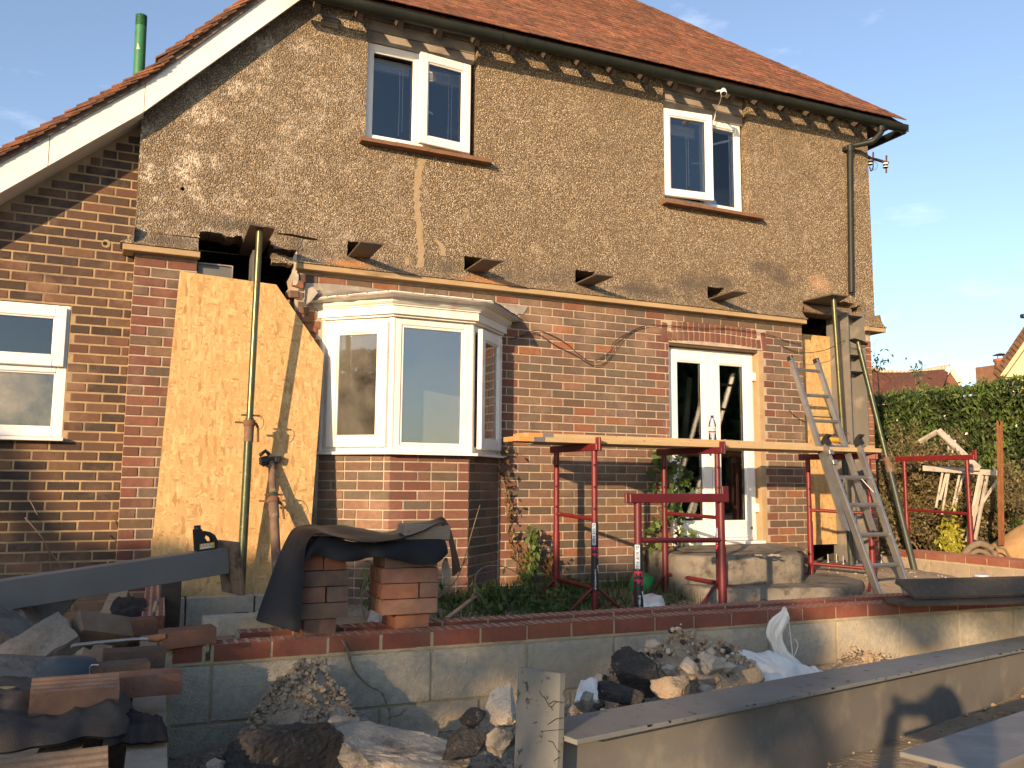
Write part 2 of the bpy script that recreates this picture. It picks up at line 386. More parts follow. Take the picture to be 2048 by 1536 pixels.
M['orange_paint'] = noisy('orange_end_paint', (.72, .23, .06), (.62, .2, .06), 20, .8, .001, 90, c3=(.42, .33, .24), s3=20, t3=(.6, .7))

def osb(name, base=1.0):
    t = NT(name); p = t.pos('object')
    col = None
    for i, (ang, sx, sz) in enumerate(((.5, 62, 17), (-.7, 55, 15), (1.5, 70, 19), (.05, 50, 14))):
        m0 = t.new('ShaderNodeMapping'); m0.inputs['Rotation'].default_value = (0, ang, 0); m = t.new('ShaderNodeMapping'); m.inputs['Scale'].default_value = (sx, 1, sz)
        t.link(p, m0.inputs['Vector']); t.link(m0.outputs['Vector'], m.inputs['Vector'])
        dn = t.new('ShaderNodeVectorMath', operation='ADD'); nn = t.new('ShaderNodeTexNoise'); nn.inputs['Scale'].default_value = 1.5
        t.link(m.outputs['Vector'], nn.inputs['Vector']); t.link(m.outputs['Vector'], dn.inputs[0]); t.link(nn.outputs['Color'], dn.inputs[1])
        v = t.new('ShaderNodeTexVoronoi'); v.inputs['Scale'].default_value = 1; t.link(dn.outputs[0], v.inputs['Vector'])
        sp = t.new('ShaderNodeSeparateColor'); t.link(v.outputs['Color'], sp.inputs['Color'])
        c = t.ramp(sp.outputs['Red'], [(0, (.33, .19, .075)), (.15, (.43, .265, .11)), (.5, (.48, .305, .13)), (.85, (.53, .345, .155)), (1, (.58, .395, .19))])
        if col is None: col = c; hh = sp.outputs['Green']
        else: col = t.mix(t.math('GREATER_THAN', sp.outputs['Blue'], .48), col, c); hh = t.math('ADD', hh, sp.outputs['Green'])
    w = t.pos()
    col = t.mix(t.ramp(t.noise(w, 55, 3), [(.66, 0), (.73, .7)]), col, (.22, .12, .05))
    col = t.mix(t.ramp(t.noise(w, 2.2, 5, .65), [(.5, 0), (.8, .45)]), col, (.36, .25, .13))
    return t.done(col, .8, t.bump(hh, .0015, .6), 0, .25)
M['osb'] = osb('osb_board')

def glass(name, tint, mixf=.10, rough=.0, dust=0):
    t = NT(name); t.n.remove(t.b)
    tr = t.new('ShaderNodeBsdfTransparent'); tr.inputs['Color'].default_value = (*tint, 1)
    gl = t.new('ShaderNodeBsdfGlossy'); gl.inputs['Roughness'].default_value = rough; gl.inputs['Color'].default_value = (.9, .95, 1, 1)
    fr = t.new('ShaderNodeFresnel'); fr.inputs['IOR'].default_value = 1.5
    ad = t.math('ADD', fr.outputs['Fac'], mixf)
    ms = t.new('ShaderNodeMixShader'); t.link(ad, ms.inputs[0]); t.link(tr.outputs[0], ms.inputs[1]); t.link(gl.outputs[0], ms.inputs[2])
    o = ms.outputs[0]
    if dust:
        df = t.new('ShaderNodeBsdfDiffuse'); df.inputs['Color'].default_value = (.40, .37, .31, 1)
        m2 = t.new('ShaderNodeMixShader'); p = t.pos()
        t.link(t.ramp(t.noise(p, 3.5, 6, .65), [(.3, .03), (.75, dust)]), m2.inputs[0]); t.link(o, m2.inputs[1]); t.link(df.outputs[0], m2.inputs[2]); o = m2.outputs[0]
    t.link(o, t.out.inputs['Surface']); return t.m
M['glass'] = glass('window_glass', (.78, .80, .80), .03)
M['glass_bay'] = glass('bay_window_glass', (.82, .84, .82), .17, .0, .10)
M['glass_frost'] = glass('frosted_window_glass', (.6, .62, .56), .06, .05, .62)
M['glass_dusty'] = glass('dusty_window_glass', (.62, .62, .60), .04, .02, .24)
M['glass_clear'] = glass('bottle_plastic', (.86, .88, .9), .06, .05)

M['block'] = noisy('grey_concrete_block', (.43, .39, .305), (.31, .285, .23), 34, .95, .010, 110, c3=(.46, .37, .24), s3=3.0, t3=(.48, .72))
M['block_light'] = noisy('pale_concrete_block', (.32, .265, .195), (.25, .205, .15), 18, .95, .005, 120, c3=(.17, .14, .10), s3=5)
M['concrete'] = noisy('mossy_concrete', (.20, .18, .15), (.14, .126, .105), 7, .95, .006, 60, c3=(.055, .05, .038), s3=6, t3=(.5, .66))
M['soil'] = noisy('dry_clay_soil', (.40, .31, .21), (.28, .21, .14), 9, 1, .03, 26, c3=(.11, .085, .06), s3=7, t3=(.56, .74))
M['ground'] = noisy('trampled_ground', (.33, .27, .19), (.22, .175, .125), 6, 1, .02, 34, c3=(.35, .29, .215), s3=12, t3=(.55, .7))
M['sand'] = noisy('building_sand', (.56, .35, .16), (.47, .28, .12), 6, 1, .012, 40, c3=(.36, .21, .09), s3=9)
M['rock'] = noisy('broken_concrete', (.36, .31, .24), (.25, .215, .17), 14, .95, .008, 60, c3=(.09, .078, .063), s3=9, t3=(.5, .66))
M['rock_pale'] = noisy('pale_broken_stone', (.50, .42, .32), (.38, .315, .24), 10, .95, .006, 60, c3=(.18, .14, .1), s3=8, t3=(.55, .7))
M['slab_grey'] = noisy('old_grey_flag', (.19, .17, .145), (.13, .118, .10), 12, .95, .007, 60, c3=(.07, .06, .05), s3=7, t3=(.52, .7))
M['asphalt'] = noisy('black_asphalt_lump', (.028, .026, .024), (.05, .045, .04), 30, .85, .010, 70, c3=(.18, .155, .12), s3=26, t3=(.6, .7))
M['sack'] = noisy('white_woven_sack', (.74, .70, .63), (.64, .60, .53), 8, .7, .0015, 160, c3=(.45, .37, .28), s3=7, t3=(.62, .78))
M['cloth'] = noisy('charcoal_cloth', (.062, .053, .046), (.044, .038, .034), 14, .95, .002, 240, c3=(.125, .105, .085), s3=7, t3=(.52, .72))
M['cloth_black'] = noisy('black_cloth', (.016, .015, .016), (.022, .021, .022), 14, .95, .002, 200)
M['tub'] = noisy('blue_grey_plastic', (.050, .066, .083), (.04, .053, .068), 6, .6, c3=(.15, .135, .11), s3=7, t3=(.55, .72))
M['orange'] = noisy('orange_plastic', (.55, .09, .02), (.45, .07, .02), 5, .5)
M['greenbag'] = noisy('green_plastic_tub', (.045, .30, .085), (.03, .2, .06), 5, .45, c3=(.33, .34, .2), s3=6, t3=(.56, .7))
M['greenpipe'] = noisy('green_painted_pipe', (.035, .17, .075), (.028, .135, .06), 6, .5, .001, 30, c3=(.02, .09, .04), s3=12, t3=(.6, .7))
M['chip'] = noisy('bare_zinc_chip', (.42, .45, .38), (.36, .38, .33), 20, .6)
M['twig'] = noisy('dry_twig', (.21, .155, .105), (.12, .09, .06), 20, .95, .002, 80)
M['greytimber'] = noisy('bleached_grey_timber', (.40, .36, .31), (.30, .27, .235), 10, .9, .002, 80, c3=(.17, .15, .13), s3=8)
M['whitetimber'] = noisy('flaking_white_timber', (.50, .45, .37), (.38, .34, .28), 10, .85, .002, 80, c3=(.25, .21, .17), s3=10, t3=(.55, .68))
M['sticker_black'] = noisy('black_sticker', (.012, .012, .016), (.02, .02, .024), 9, .35, spec=.5)
M['sticker_white'] = noisy('white_sticker', (.62, .62, .62), (.5, .5, .5), 20, .4)
M['sticker_blue'] = noisy('pale_blue_sticker', (.42, .50, .60), (.34, .41, .5), 20, .4)
M['sticker_pink'] = noisy('pink_red_print', (.60, .03, .09), (.5, .03, .08), 20, .4)
M['cap_blue'] = noisy('blue_bottle_cap', (.02, .03, .20), (.02, .03, .16), 5, .4)
M['yellow'] = noisy('yellow_plastic', (.62, .36, .03), (.5, .28, .03), 8, .5)
M['creamwall'] = noisy('cream_rendered_gable', (.66, .55, .33), (.60, .50, .30), 2, .9)
M['mesh_dark'] = noisy('dark_slab_face', (.055, .045, .035), (.085, .07, .052), 60, .9, .004, 90, c3=(.17, .14, .1), s3=40, t3=(.6, .7))
def leaf(name, ca, cb, cc, tr=.25):
    t = NT(name)
    oi = t.new('ShaderNodeAttribute', attribute_type='GEOMETRY'); oi.attribute_name = 'Col'
    c = t.mix(t.ramp(oi.outputs['Fac'], [(0, ca), (.55, cb), (1, cc)]), t.ramp(oi.outputs['Fac'], [(0, ca), (.55, cb), (1, cc)]), (.05, .08, .02))
    c = t.ramp(oi.outputs['Fac'], [(0, ca), (.55, cb), (1, cc)])
    t.done(c, .5, None, 0, .35)
    tl = t.new('ShaderNodeBsdfTranslucent'); t.link(c, tl.inputs['Color'])
    ms = t.new('ShaderNodeMixShader'); ms.inputs[0].default_value = tr
    t.link(t.b.outputs[0], ms.inputs[1]); t.link(tl.outputs[0], ms.inputs[2]); t.link(ms.outputs[0], t.out.inputs['Surface'])
    return t.m
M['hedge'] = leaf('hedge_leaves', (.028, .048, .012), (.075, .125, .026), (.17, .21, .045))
M['ivy'] = leaf('climber_leaves', (.03, .055, .015), (.07, .115, .025), (.12, .17, .04))
M['dryleaf'] = leaf('dead_leaves', (.07, .042, .02), (.13, .08, .035), (.2, .13, .055))
M['core'] = noisy('dark_hedge_core', (.022, .026, .012), (.03, .034, .016), 9, 1)
M['olive'] = leaf('olive_dry_foliage', (.075, .065, .028), (.16, .13, .058), (.28, .23, .11))
M['goldleaf'] = leaf('yellow_green_foliage', (.12, .13, .02), (.28, .27, .03), (.42, .38, .06))
M['grass'] = leaf('grass_blades', (.03, .05, .014), (.06, .095, .022), (.13, .14, .04))
# =================================================================== HOUSE
house = thing('brick_house', 'brown brick house with pebbledashed upper storey, red tiled roof and cut open ground floor', 'house', (3.7, 0, -.5))

def ragged(a, b, n, amp, seed=0):
    """jagged 2D polyline from a to b (without the end)"""
    rs = random.Random(seed); a = Vector(a); b = Vector(b); d = b-a; nrm = Vector((-d.y, d.x)).normalized(); out = []
    for i in range(n):
        t = (i+(rs.uniform(-.3, .3) if i else 0))/n; p = a+d*t+(nrm*rs.uniform(-amp, amp) if i else nrm*0); out.append((p.x, p.y))
    return out

# ---- openings measured on the wall plane (x, z)
D0, D1, DZ0, DZ1 = 4.79, 5.955, -.02, 1.935          # door
LC0, LC1 = .442, 1.19                                # left cut
RC0, RC1 = 6.49, 7.33                                # right cut
GZ = -.75
mb = MB()
outer = [(0, GZ), (0, 2.26), (LC0, 2.26), (LC0, GZ+.02), (LC1, GZ+.02)]
outer += ragged((LC1, GZ+.05), (LC1, 2.0), 24, .012, 3)+ragged((LC1, 2.0), (LC1-.03, 2.27), 7, .022, 5)
outer += [(LC1, 2.27), (RC0, 2.27)]+[(RC0, GZ+.02), (RC1, GZ+.02)]+ragged((RC1, GZ+.05), (RC1+.02, 2.27), 20, .012, 8)+[(RC1+.02, 2.27), (7.48, 2.27), (7.48, GZ)]
mb.prism(outer, 'y', .006, .26, [[(1.47, -.4), (2.97, -.4), (2.97, 1.92), (1.47, 1.92)], [(D0, DZ0), (D1, DZ0), (D1, DZ1), (D0, DZ1)]])
front_wall = mb.build('front_wall', M['mortar'], house)

PAL = [(.185, .103, .058), (.150, .092, .056), (.205, .122, .070), (.14, .10, .068), (.235, .118, .066), (.125, .092, .068), (.170, .112, .070), (.128, .096, .066)]
RED = [(.215, .062, .034), (.18, .056, .034), (.24, .075, .04), (.165, .058, .038)]
WING = [(.16, .078, .043), (.105, .062, .042), (.075, .050, .038), (.20, .098, .05), (.13, .072, .045), (.058, .043, .036)]
def desat(l, k): return [tuple(v*(1-k)+(c[0]*.3+c[1]*.5+c[2]*.2)*k for v in c) for c in l]
PAL = desat(PAL, .22); RED = desat(RED, .26); WING = [tuple(v*.74 for v in c) for c in desat(WING, .10)]
bricks = []     # (centre, (length, depth, height), rotz, colour, wall)
def course_bricks(x0, x1, zc, off, L, cut, put):
    """one course from x0 to x1; cut = list of (a,b) excluded spans"""
    spans = [(x0, x1)]
    for a, b in cut:
        ns = []
        for s0, s1 in spans:
            if b <= s0 or a >= s1: ns.append((s0, s1)); continue
            if a > s0+.015: ns.append((s0, a))
            if b < s1-.015: ns.append((b, s1))
        spans = ns
    for s0, s1 in spans:
        k = math.floor((s0-off)/L)
        while off+k*L < s1-.01:
            a = max(s0, off+k*L+(.0055 if off+k*L > s0+.01 else 0)); b = min(s1, off+(k+1)*L-(.0055 if off+(k+1)*L < s1-.01 else 0))
            if b-a > .03: put(a, b, zc)
            k += 1

def arch_z(x): u = (x-5.35)/.63; return 1.938+.030*(1-u*u)
ZJ1 = 2.15; C = .075
for k in range(-1, 36):
    z1 = ZJ1-(k)*C; zc = z1+C/2; z0 = z1           # course k sits above joint k+1
    zb, zt = zc-C/2, zc+C/2
    if zt > 2.27 or zb < GZ: continue
    def put(a, b, zc, k=k):
        xm = (a+b)/2; c = random.choice(PAL)
        near_door = (D0-.17 < xm < D0) or (D1 < xm < D1+.12); near_bay = 3.0 < xm < 3.16
        if (near_door or near_bay) and random.random() < (.8 if near_bay else .7): c = random.choice(RED)
        elif random.random() < .06: c = (.28, .115, .06)
        bricks.append(((xm, .05+random.uniform(-.0015, .0015), zc), (b-a, .1, C-.0105), 0, jit(c, .16), 'front'))
    cut = []
    if zb < 1.90: cut.append((1.40, 3.0))
    elif zb < 2.06: cut.append((1.26, 3.1))
    if zb < DZ1 and zt > DZ0: cut.append((D0-.006, D1+.006))
    if DZ1-.005 <= zb < 2.115 and zt < 2.2:
        cut.append((4.70, 6.0))
    course_bricks(1.215 if k % 2 else 1.20, RC0-.004, zc, 3.286+(0 if k % 2 else .1125), .225, cut, put)
    def put2(a, b, zc): bricks.append((((a+b)/2, .05, zc), (b-a, .1, C-.0105), 0, jit(random.choice(RED+PAL[:2]) if a < .1 else random.choice(PAL+RED[:2]), .14), 'front'))
    course_bricks(0, LC0-.003, zc, -.1125 if k % 2 else 0, .225, [], put2)
    def put3(a, b, zc): bricks.append((((a+b)/2, .05, zc), (b-a, .1, C-.0105), 0, jit(random.choice([(.30, .115, .06), (.26, .10, .055), (.22, .10, .06)]), .1), 'front'))
    if k > 0: course_bricks(RC1+.004, 7.48, zc, 7.48-.225*(1 if k % 2 else 1.5), .225, [], put3)
# arch over the door: two rings of bricks on edge
for ring in range(2):
    n = 18
    for i in range(n):
        x = 4.765+(i+.5)*(5.935-4.765)/n; z = arch_z(x)+.052+ring*.098; tilt = -(x-5.35)*.17
        if ring == 1 and abs(x-5.35) > .55: continue
        bricks.append(((x+ (x-5.35)*.02*ring, .048, z), (.056, .1, .088), ('arch', tilt), jit(random.choice(RED), .12), 'front'))
bricks.append(((4.735, .048, 2.03), (.062, .1, .19), ('arch', .12), jit(RED[1], .1), 'front')); bricks.append(((5.972, .048, 2.03), (.058, .1, .19), ('arch', -.12), jit(RED[1], .1), 'front'))

# ---- bay: three brick faces
BAY = [Vector((1.425, 0, 0)), Vector((1.895, -.40, 0)), Vector((2.555, -.40, 0)), Vector((2.99, 0, 0))]
mb = MB()
inner = [(BAY[i].x+dx, BAY[i].y+dy) for i, (dx, dy) in enumerate(((.006, .01), (.003, .006), (-.003, .006), (-.006, .01)))]
back = [(2.83, .01), (2.50, -.27), (1.95, -.27), (1.60, .01)]
mb.prism(inner+back, 'z', GZ, .775)
bay_wall = mb.build('bay_wall', M['mortar'], house)
for fi in range(3):
    a, b = BAY[fi], BAY[fi+1]; d = (b-a); L = d.length; ang = math.atan2(d.y, d.x); d.normalize(); nrm = Vector((d.y, -d.x, 0))
    for k in range(19, 39):
        zc = ZJ1-k*C+C/2-.012
        if zc < GZ: continue
        rs = random.Random(k*7+fi); u = 0.0 if k % 2 else -.1125; off = u
        while u < L:
            w_ = .225 if rs.random() < .62 else .1125
            s0, s1 = max(0, u+.0055), min(L, u+w_-.0055)
            if u <= 0: s0 = 0
            if u+w_ >= L-.03: s1 = L
            if s1-s0 > .03:
                c = rs.choice(PAL[:6]+RED[:2]) if fi == 1 else rs.choice(PAL+[(.22, .13, .085)])
                if fi == 1 and (s0 < .06 or s1 > L-.06): c = rs.choice(RED)
                P = a+d*((s0+s1)/2)-nrm*.045
                bricks.append(((P.x, P.y, zc), (s1-s0, .09, C-.011), ang, jit(c, .16), 'bay'))
            if u+w_ >= L-.03: break
            u += w_

# ---- left wing, set back a little, flush buff joints
wing_poly = [(-3.0, GZ), (0.0, GZ), (0.0, 3.3), (-3.0, .9)]
WX0, WX1, WZ0, WZ1 = -1.36, -.405, .855, 1.825
mb = MB(); mb.prism(wing_poly, 'y', .104, .36, [[(WX0, WZ0), (WX1, WZ0), (WX1, WZ1), (WX0, WZ1)]])
wing_wall = mb.build('wing_wall', M['mortar_buff'], house)
CW, LW = .0716, .2146
for k in range(60):
    zc = 3.3-k*CW
    if zc < GZ: break
    xl = max(-3.0, (zc-3.24)/.87)
    if xl > -.05: continue
    def putw(a, b, zc): bricks.append((((a+b)/2, .148, zc), (b-a, .096, CW-.0125), 0, jit(random.choice(WING), .2), 'wing'))
    cut = [(WX0-.004, WX1+.004)] if (zc+.03 > WZ0 and zc-.03 < WZ1) else []
    course_bricks(xl, -.004, zc, -.055 if k % 2 else -.162, LW, cut, putw)

# ---- choose the 300 that show largest as single bricks, join the others
unit_bricks = {}
def unit_brick(kind, i):
    key = (kind, i)
    if key not in unit_bricks:
        rs = random.Random(i*31+len(kind)); mb = MB()
        mb.box(-.5, .5, -.5, .5, -.5, .5)
        # slightly worn edges: bevel in real proportion, corners jittered
        vs, fs = bevel_box(-.5, .5, -.5, .5, -.5, .5, .018 if kind != 'wing' else .03)
        vs = [Vector((v.x*(1-rs.uniform(0, .012)), v.y, v.z*(1-rs.uniform(0, .05)))) for v in vs]
        m = MB(); m.add(vs, fs); unit_bricks[key] = m.mesh('brick', M['brick'])
    return unit_bricks[key]
def screen_area(c, s):
    x, y, z = proj(Vector(c))
    if not (-20 < x < 2068 and -20 < y < 1556): return 0
    return s[0]*s[2]/(z*z)
HID = [(.42, -.3, 1.2, 2.1)]
bricks.sort(key=lambda b: -screen_area(b[0], b[1]))
joined = {'front': MB(), 'bay': MB(), 'wing': MB()}
WALLS = {'front': front_wall, 'bay': bay_wall, 'wing': wing_wall}
for i, (c, s, rot, col, wl_) in enumerate(bricks):
    rz, ry = (0, rot[1]) if isinstance(rot, tuple) else (rot, 0)
    if i < 300:
        o = place('brick', unit_brick(wl_, i % 8), WALLS[wl_], c, (random.uniform(-.006, .006), ry+random.uniform(-.004, .004), rz), s, col)
    else:
        m = joined[wl_]; m.col = (*col, 1); jx = random.uniform(-.003, .003)
        Mx = Matrix.Translation(Vector(c)) @ Matrix.Rotation(rz, 4, 'Z') @ Matrix.Rotation(ry+random.uniform(-.004, .004), 4, 'Y')
        m.box(-s[0]/2, s[0]/2, -s[1]/2+jx*.5, s[1]/2, -s[2]/2, s[2]/2, Mx, .004)
for k, m in joined.items():
    if m.v: stuff(m.build('brickwork', M['brick_vc'], WALLS[k]))

# ---- pebbledashed upper wall with ragged cuts, window and needle holes
def ragged_rect(x0, x1, z0, z1, seed, amp=.008):
    return ragged((x0, z0), (x1, z0), 6, amp, seed)+ragged((x1, z0), (x1, z1), 5, amp, seed+1)+ragged((x1, z1), (x0, z1), 7, amp, seed+2)+ragged((x0, z1), (x0, z0), 5, amp, seed+3)
W1 = (1.718, 2.735, 3.432, 4.70); W2 = (4.745, 5.80, 3.345, 4.70)
ZR = 2.405
poly = [(-.012, ZR), (-.012, 3.38), (1.16, 4.64), (W1[0], 4.64), (W1[0], W1[2]), (W1[1], W1[2]), (W1[1], 4.64), (W2[0], 4.64), (W2[0], W2[2]), (W2[1], W2[2]), (W2[1], 4.64), (7.53, 4.64), (7.53, 2.34)]
poly += ragged((7.36, 2.34), (7.33, 2.52), 7, .02, 21)+ragged((7.33, 2.52), (6.95, 2.565), 9, .018, 22)+ragged((6.95, 2.565), (6.49, 2.50), 8, .01, 23)+ragged((6.49, 2.50), (6.485, ZR), 4, .012, 24)
poly += [(6.485, ZR)]
poly += [(1.195, ZR)]+ragged((1.185, ZR), (1.0, 2.40), 5, .012, 30)+ragged((1.0, 2.40), (.985, 2.455), 3, .012, 31)+ragged((.985, 2.455), (.45, 2.462), 16, .013, 32)+ragged((.445, 2.462), (.44, ZR), 4, .014, 33)
needles = [1.60, 2.64, 3.745, 5.255]
holes = [ragged_rect(x-.005, x+.205, 2.408, 2.535, 40+i*9, .006) for i, x in enumerate(needles)]
hc = [(.306+.016*math.cos(a), 2.785+.016*math.sin(a)) for a in [i*PI/5 for i in range(10)]]
crk = [(on_y(x, y, -.022).x, on_y(x, y, -.022).z) for x, y in ((553, 465), (565, 466.5), (580, 467), (594, 470), (612, 473.5), (628, 476), (637, 479), (634, 481), (620, 480), (604, 477), (590, 474), (572, 470.5), (556, 468))]
mb = MB(); mb.prism(poly[::-1], 'y', -.022, .25, holes+[hc, crk])
render_wall = mb.build('render_wall', M['dash'], house)
# flared bell-cast foot and the timber ledge under it
def bell(x0, x1, name='render_flare'):
    mb = MB(); prof = [(-.022, ZR+.002), (-.026, 2.385), (-.036, 2.362), (-.054, 2.335), (-.082, 2.308), (-.105, 2.297), (-.105, 2.291), (.24, 2.291), (.24, ZR+.002)]
    n = max(2, int((x1-x0)/.06))
    def fn(u, v):
        i = int(round(v*(len(prof)-1))); y, z = prof[i]; x = x0+(x1-x0)*u
        j = .006*noise.noise(Vector((x*14, y*20, z*20))) if i < 7 else 0
        return Vector((x, y+j, z+.5*j))
    mb.grid(n, len(prof)-1, fn)
    for x in (x0, x1): mb.add([Vector((x, y, z)) for y, z in prof], [tuple(range(len(prof)))])
    mb.build(name, M['dash'], render_wall)
bell(-.012, .44); bell(1.19, 6.48); bell(7.36, 7.53)
mb = MB()     # the flare also turns the corner on both ends
for sx, x0 in ((1, 7.53), (-1, -.012)):
    prof = [(0, ZR+.03), (.008, 2.38), (.02, 2.355), (.05, 2.32), (.092, 2.297), (.092, 2.291), (0, 2.291)]
    mb.prism([(x0+sx*a, z) for a, z in prof], 'y', -.10, .24)
mb.build('render_flare', M['dash'], render_wall)
for x0, x1 in ((-.085, .455), (1.178, 6.475), (7.33, 7.62)):
    mb = MB(); mb.box(x0, x1, -.092, .2 if x0 > 7 else .003, 2.243, 2.2895, None, .004); mb.build('timber_ledge', M['trim'], house)
mb = MB(); mb.box(-.085, -.010, .0035, .101, 2.243, 2.2895); mb.build('timber_ledge', M['trim'], house)
# smooth filler streak running down from the first window
def streak(pts, wd, name='filler_streak'):
    mb = MB(); L = []; Rr = []
    for i, (x, z) in enumerate(pts):
        j = random.uniform(-.2, .2)*wd; L.append(Vector((x-wd/2+j, -.026, z))); Rr.append(Vector((x+wd/2+j+random.uniform(-.1, .1)*wd, -.026, z)))
    n = len(pts); vs = L+Rr; fs = [(i, i+n, i+n+1, i+1) for i in range(n-1)]
    vs2 = [v+Vector((0, .01, 0)) for v in vs]; mb.add(vs, fs); mb.add(vs2, fs); mb.add([vs[0], vs[n], vs2[n], vs2[0]], [(0, 1, 2, 3)])
    mb.build(name, M['patch'], render_wall)
def dense(pts, n=9):
    out = []
    for a, b in zip(pts[:-1], pts[1:]):
        for i in range(n): t = i/n; out.append((a[0]+(b[0]-a[0])*t+random.uniform(-.006, .006), a[1]+(b[1]-a[1])*t))
    return out+[pts[-1]]
sp = lambda *q: [(on_y(x, y, -.026).x, on_y(x, y, -.026).z) for x, y in q]
streak(dense(sp((845, 318), (836, 350), (833, 400), (838, 450), (842, 500), (840, 540))), .062)
streak(dense(sp((846, 478), (870, 478), (885, 492), (888, 512)), 5), .05)
streak(dense(sp((815, 515), (814, 545)), 5), .04)

# ---- windows
def rect_frame(mb, x0, x1, z0, z1, y0, y1, wd, b=.006):
    mb.box(x0, x0+wd, y0, y1, z0, z1, None, b); mb.box(x1-wd, x1, y0, y1, z0, z1, None, b)
    mb.box(x0+wd, x1-wd, y0+.0015, y1-.0015, z0, z0+wd, None, b); mb.box(x0+wd, x1-wd, y0+.0015, y1-.0015, z1-wd, z1, None, b)
def pane(x0, x1, z0, z1, y, parent, mat='glass'):
    mb = MB(); mb.box(x0, x1, y, y+.018, z0, z1); return mb.build('pane', M[mat], parent)
def bead(mb, x0, x1, z0, z1, y, wd=.012):
    rect_frame(mb, x0, x1, z0, z1, y-.006, y+.02, wd, .004)
def blind(parent, x0, x1, z, y):
    mb = MB(); mb.box(x0, x1, y, y+.05, z-.035, z, None, .004)
    for i in range(4): mb.box(x0+.01, x1-.01, y+.005, y+.045, z-.05-i*.018, z-.044-i*.018)
    mb.build('raised_blind', M['upvc'], parent)
    mb = MB(); xc = x0+(x1-x0)*.72
    mb.path([(xc, y-.004, z-.04), (xc+.004, y-.004, z-.35), (xc, y-.004, z-.68)], .0035, 5); mb.path([(xc+.03, y-.004, z-.04), (xc+.032, y-.004, z-.64)], .0035, 5)
    mb.build('blind_cord', M['upvc'], parent)

# first floor window above the needles, right casement ajar
wx0, wx1, wz0, wz1 = 1.722, 2.70, 3.452, 4.345; Y1 = .045; xm = 2.165
mb = MB(); rect_frame(mb, wx0, wx1, wz0, wz1, Y1, Y1+.065, .062); mb.box(xm, xm+.058, Y1+.001, Y1+.063, wz0+.063, wz1-.063, None, .005)
bead(mb, wx0+.062, xm, wz0+.062, wz1-.062, Y1+.02)
win = mb.build('window', M['upvc'], house); pane(wx0+.066, xm-.004, wz0+.066, wz1-.066, Y1+.03, win)
cx0, cx1, cz0, cz1 = xm+.014, wx1-.028, wz0+.03, wz1-.03
Mr = frame((cx1, Y1-.01, 0), R(5)) @ Matrix.Translation((-cx1, 0, 0))
mb = MB(); rect_frame(mb, cx0, cx1, cz0, cz1, -.048, 0, .075); bead(mb, cx0+.075, cx1-.075, cz0+.075, cz1-.075, -.03)
mb.v = [tuple(Mr @ Vector(v)) for v in mb.v]; cas = mb.build('casement', M['upvc'], win)
mb = MB(); mb.box(cx0+.08, cx1-.08, -.022, -.006, cz0+.08, cz1-.08, Mr); mb.build('pane', M['glass'], cas)
mb = MB(); mb.bar(Mr @ Vector((cx0+.09, .01, cz0+.33)), Mr @ Vector((cx0+.15, .012, cz0+.31)), .012, .012); mb.build('handle', M['upvc'], cas)
blind(win, wx0+.07, xm-.01, wz1-.075, Y1+.10); blind(win, xm+.06, wx1-.07, wz1-.075, Y1+.10)
mb = MB()
for zz in (0, 1, 2):
    mb.box(wx0-.002, wx1+.03, Y1-.01-.003*zz, Y1+.05, wz1+.004+zz*.105, wz1+.104+zz*.105, None, .006)
mb.build('boarded_head', M['greyboard'], house)
# second window, left casement swung open
vx0, vx1, vz0, vz1 = 4.752, 5.765, 3.365, 4.335; vm = 5.275
mb = MB(); rect_frame(mb, vx0, vx1, vz0, vz1, Y1, Y1+.065, .06); mb.box(vm, vm+.05, Y1+.001, Y1+.063, vz0+.061, vz1-.061, None, .005)
bead(mb, vm+.05, vx1-.06, vz0+.06, vz1-.06, Y1+.02)
win2 = mb.build('window', M['upvc'], house); pane(vm+.054, vx1-.064, vz0+.064, vz1-.064, Y1+.03, win2)
cx0, cx1, cz0, cz1 = vx0+.012, vm+.045, vz0+.05, vz1-.012
Mr = frame((cx0, Y1-.006, 0), -R(7)) @ Matrix.Translation((-cx0, 0, 0))
mb = MB(); rect_frame(mb, cx0, cx1, cz0, cz1, -.05, 0, .068); bead(mb, cx0+.068, cx1-.068, cz0+.068, cz1-.068, -.032)
mb.v = [tuple(Mr @ Vector(v)) for v in mb.v]; cas = mb.build('casement', M['upvc'], win2)
mb = MB(); mb.box(cx0+.072, cx1-.072, -.022, -.006, cz0+.072, cz1-.072, Mr); mb.build('pane', M['glass'], cas)
mb = MB()
for i in range(5): mb.bar(Mr @ Vector((cx1-.10-i*.028, .012, cz0+.40-i*.003)), Mr @ Vector((cx1-.085-i*.028, .012, cz0+.402-i*.003)), .012, .01)
mb.build('handle', M['upvc'], cas)
blind(win2, vx0+.07, vm, vz1-.07, Y1+.12); blind(win2, vm+.06, vx1-.065, vz1-.07, Y1+.10)
mb = MB()
for zz in (0, 1, 2):
    mb.box(vx0-.004, vx1+.03, Y1-.01-.003*zz, Y1+.05, vz1+.004+zz*.105, vz1+.104+zz*.105, None, .006)
mb.build('boarded_head', M['greyboard'], house)
for (x0, x1, z) in ((1.665, 2.85, 3.432), (4.705, 5.93, 3.345)):     # projecting brown sills
    n = 4; sl_ = None; mb = MB()
    for i in range(n):
        a = x0+(x1-x0)*i/n; b = x0+(x1-x0)*(i+1)/n-.003; r_ = random.uniform(-.003, .003)
        mb.prism([(-.118+r_, z-.045), (-.118+r_, z-.012), (.06, z+.012), (.06, z-.045)], 'x', a, b)
    mb.build('window_sill', M['sill'], house)
# extractor vent high on the left
mb = MB(); mb.box(1.307, 1.455, -.05, -.0225, 4.352, 4.456, None, .006)
for i in range(3): mb.box(1.319, 1.443, -.058, -.05, 4.365+i*.03, 4.388+i*.03)
mb.build('extractor_vent', M['greyboard'], house)

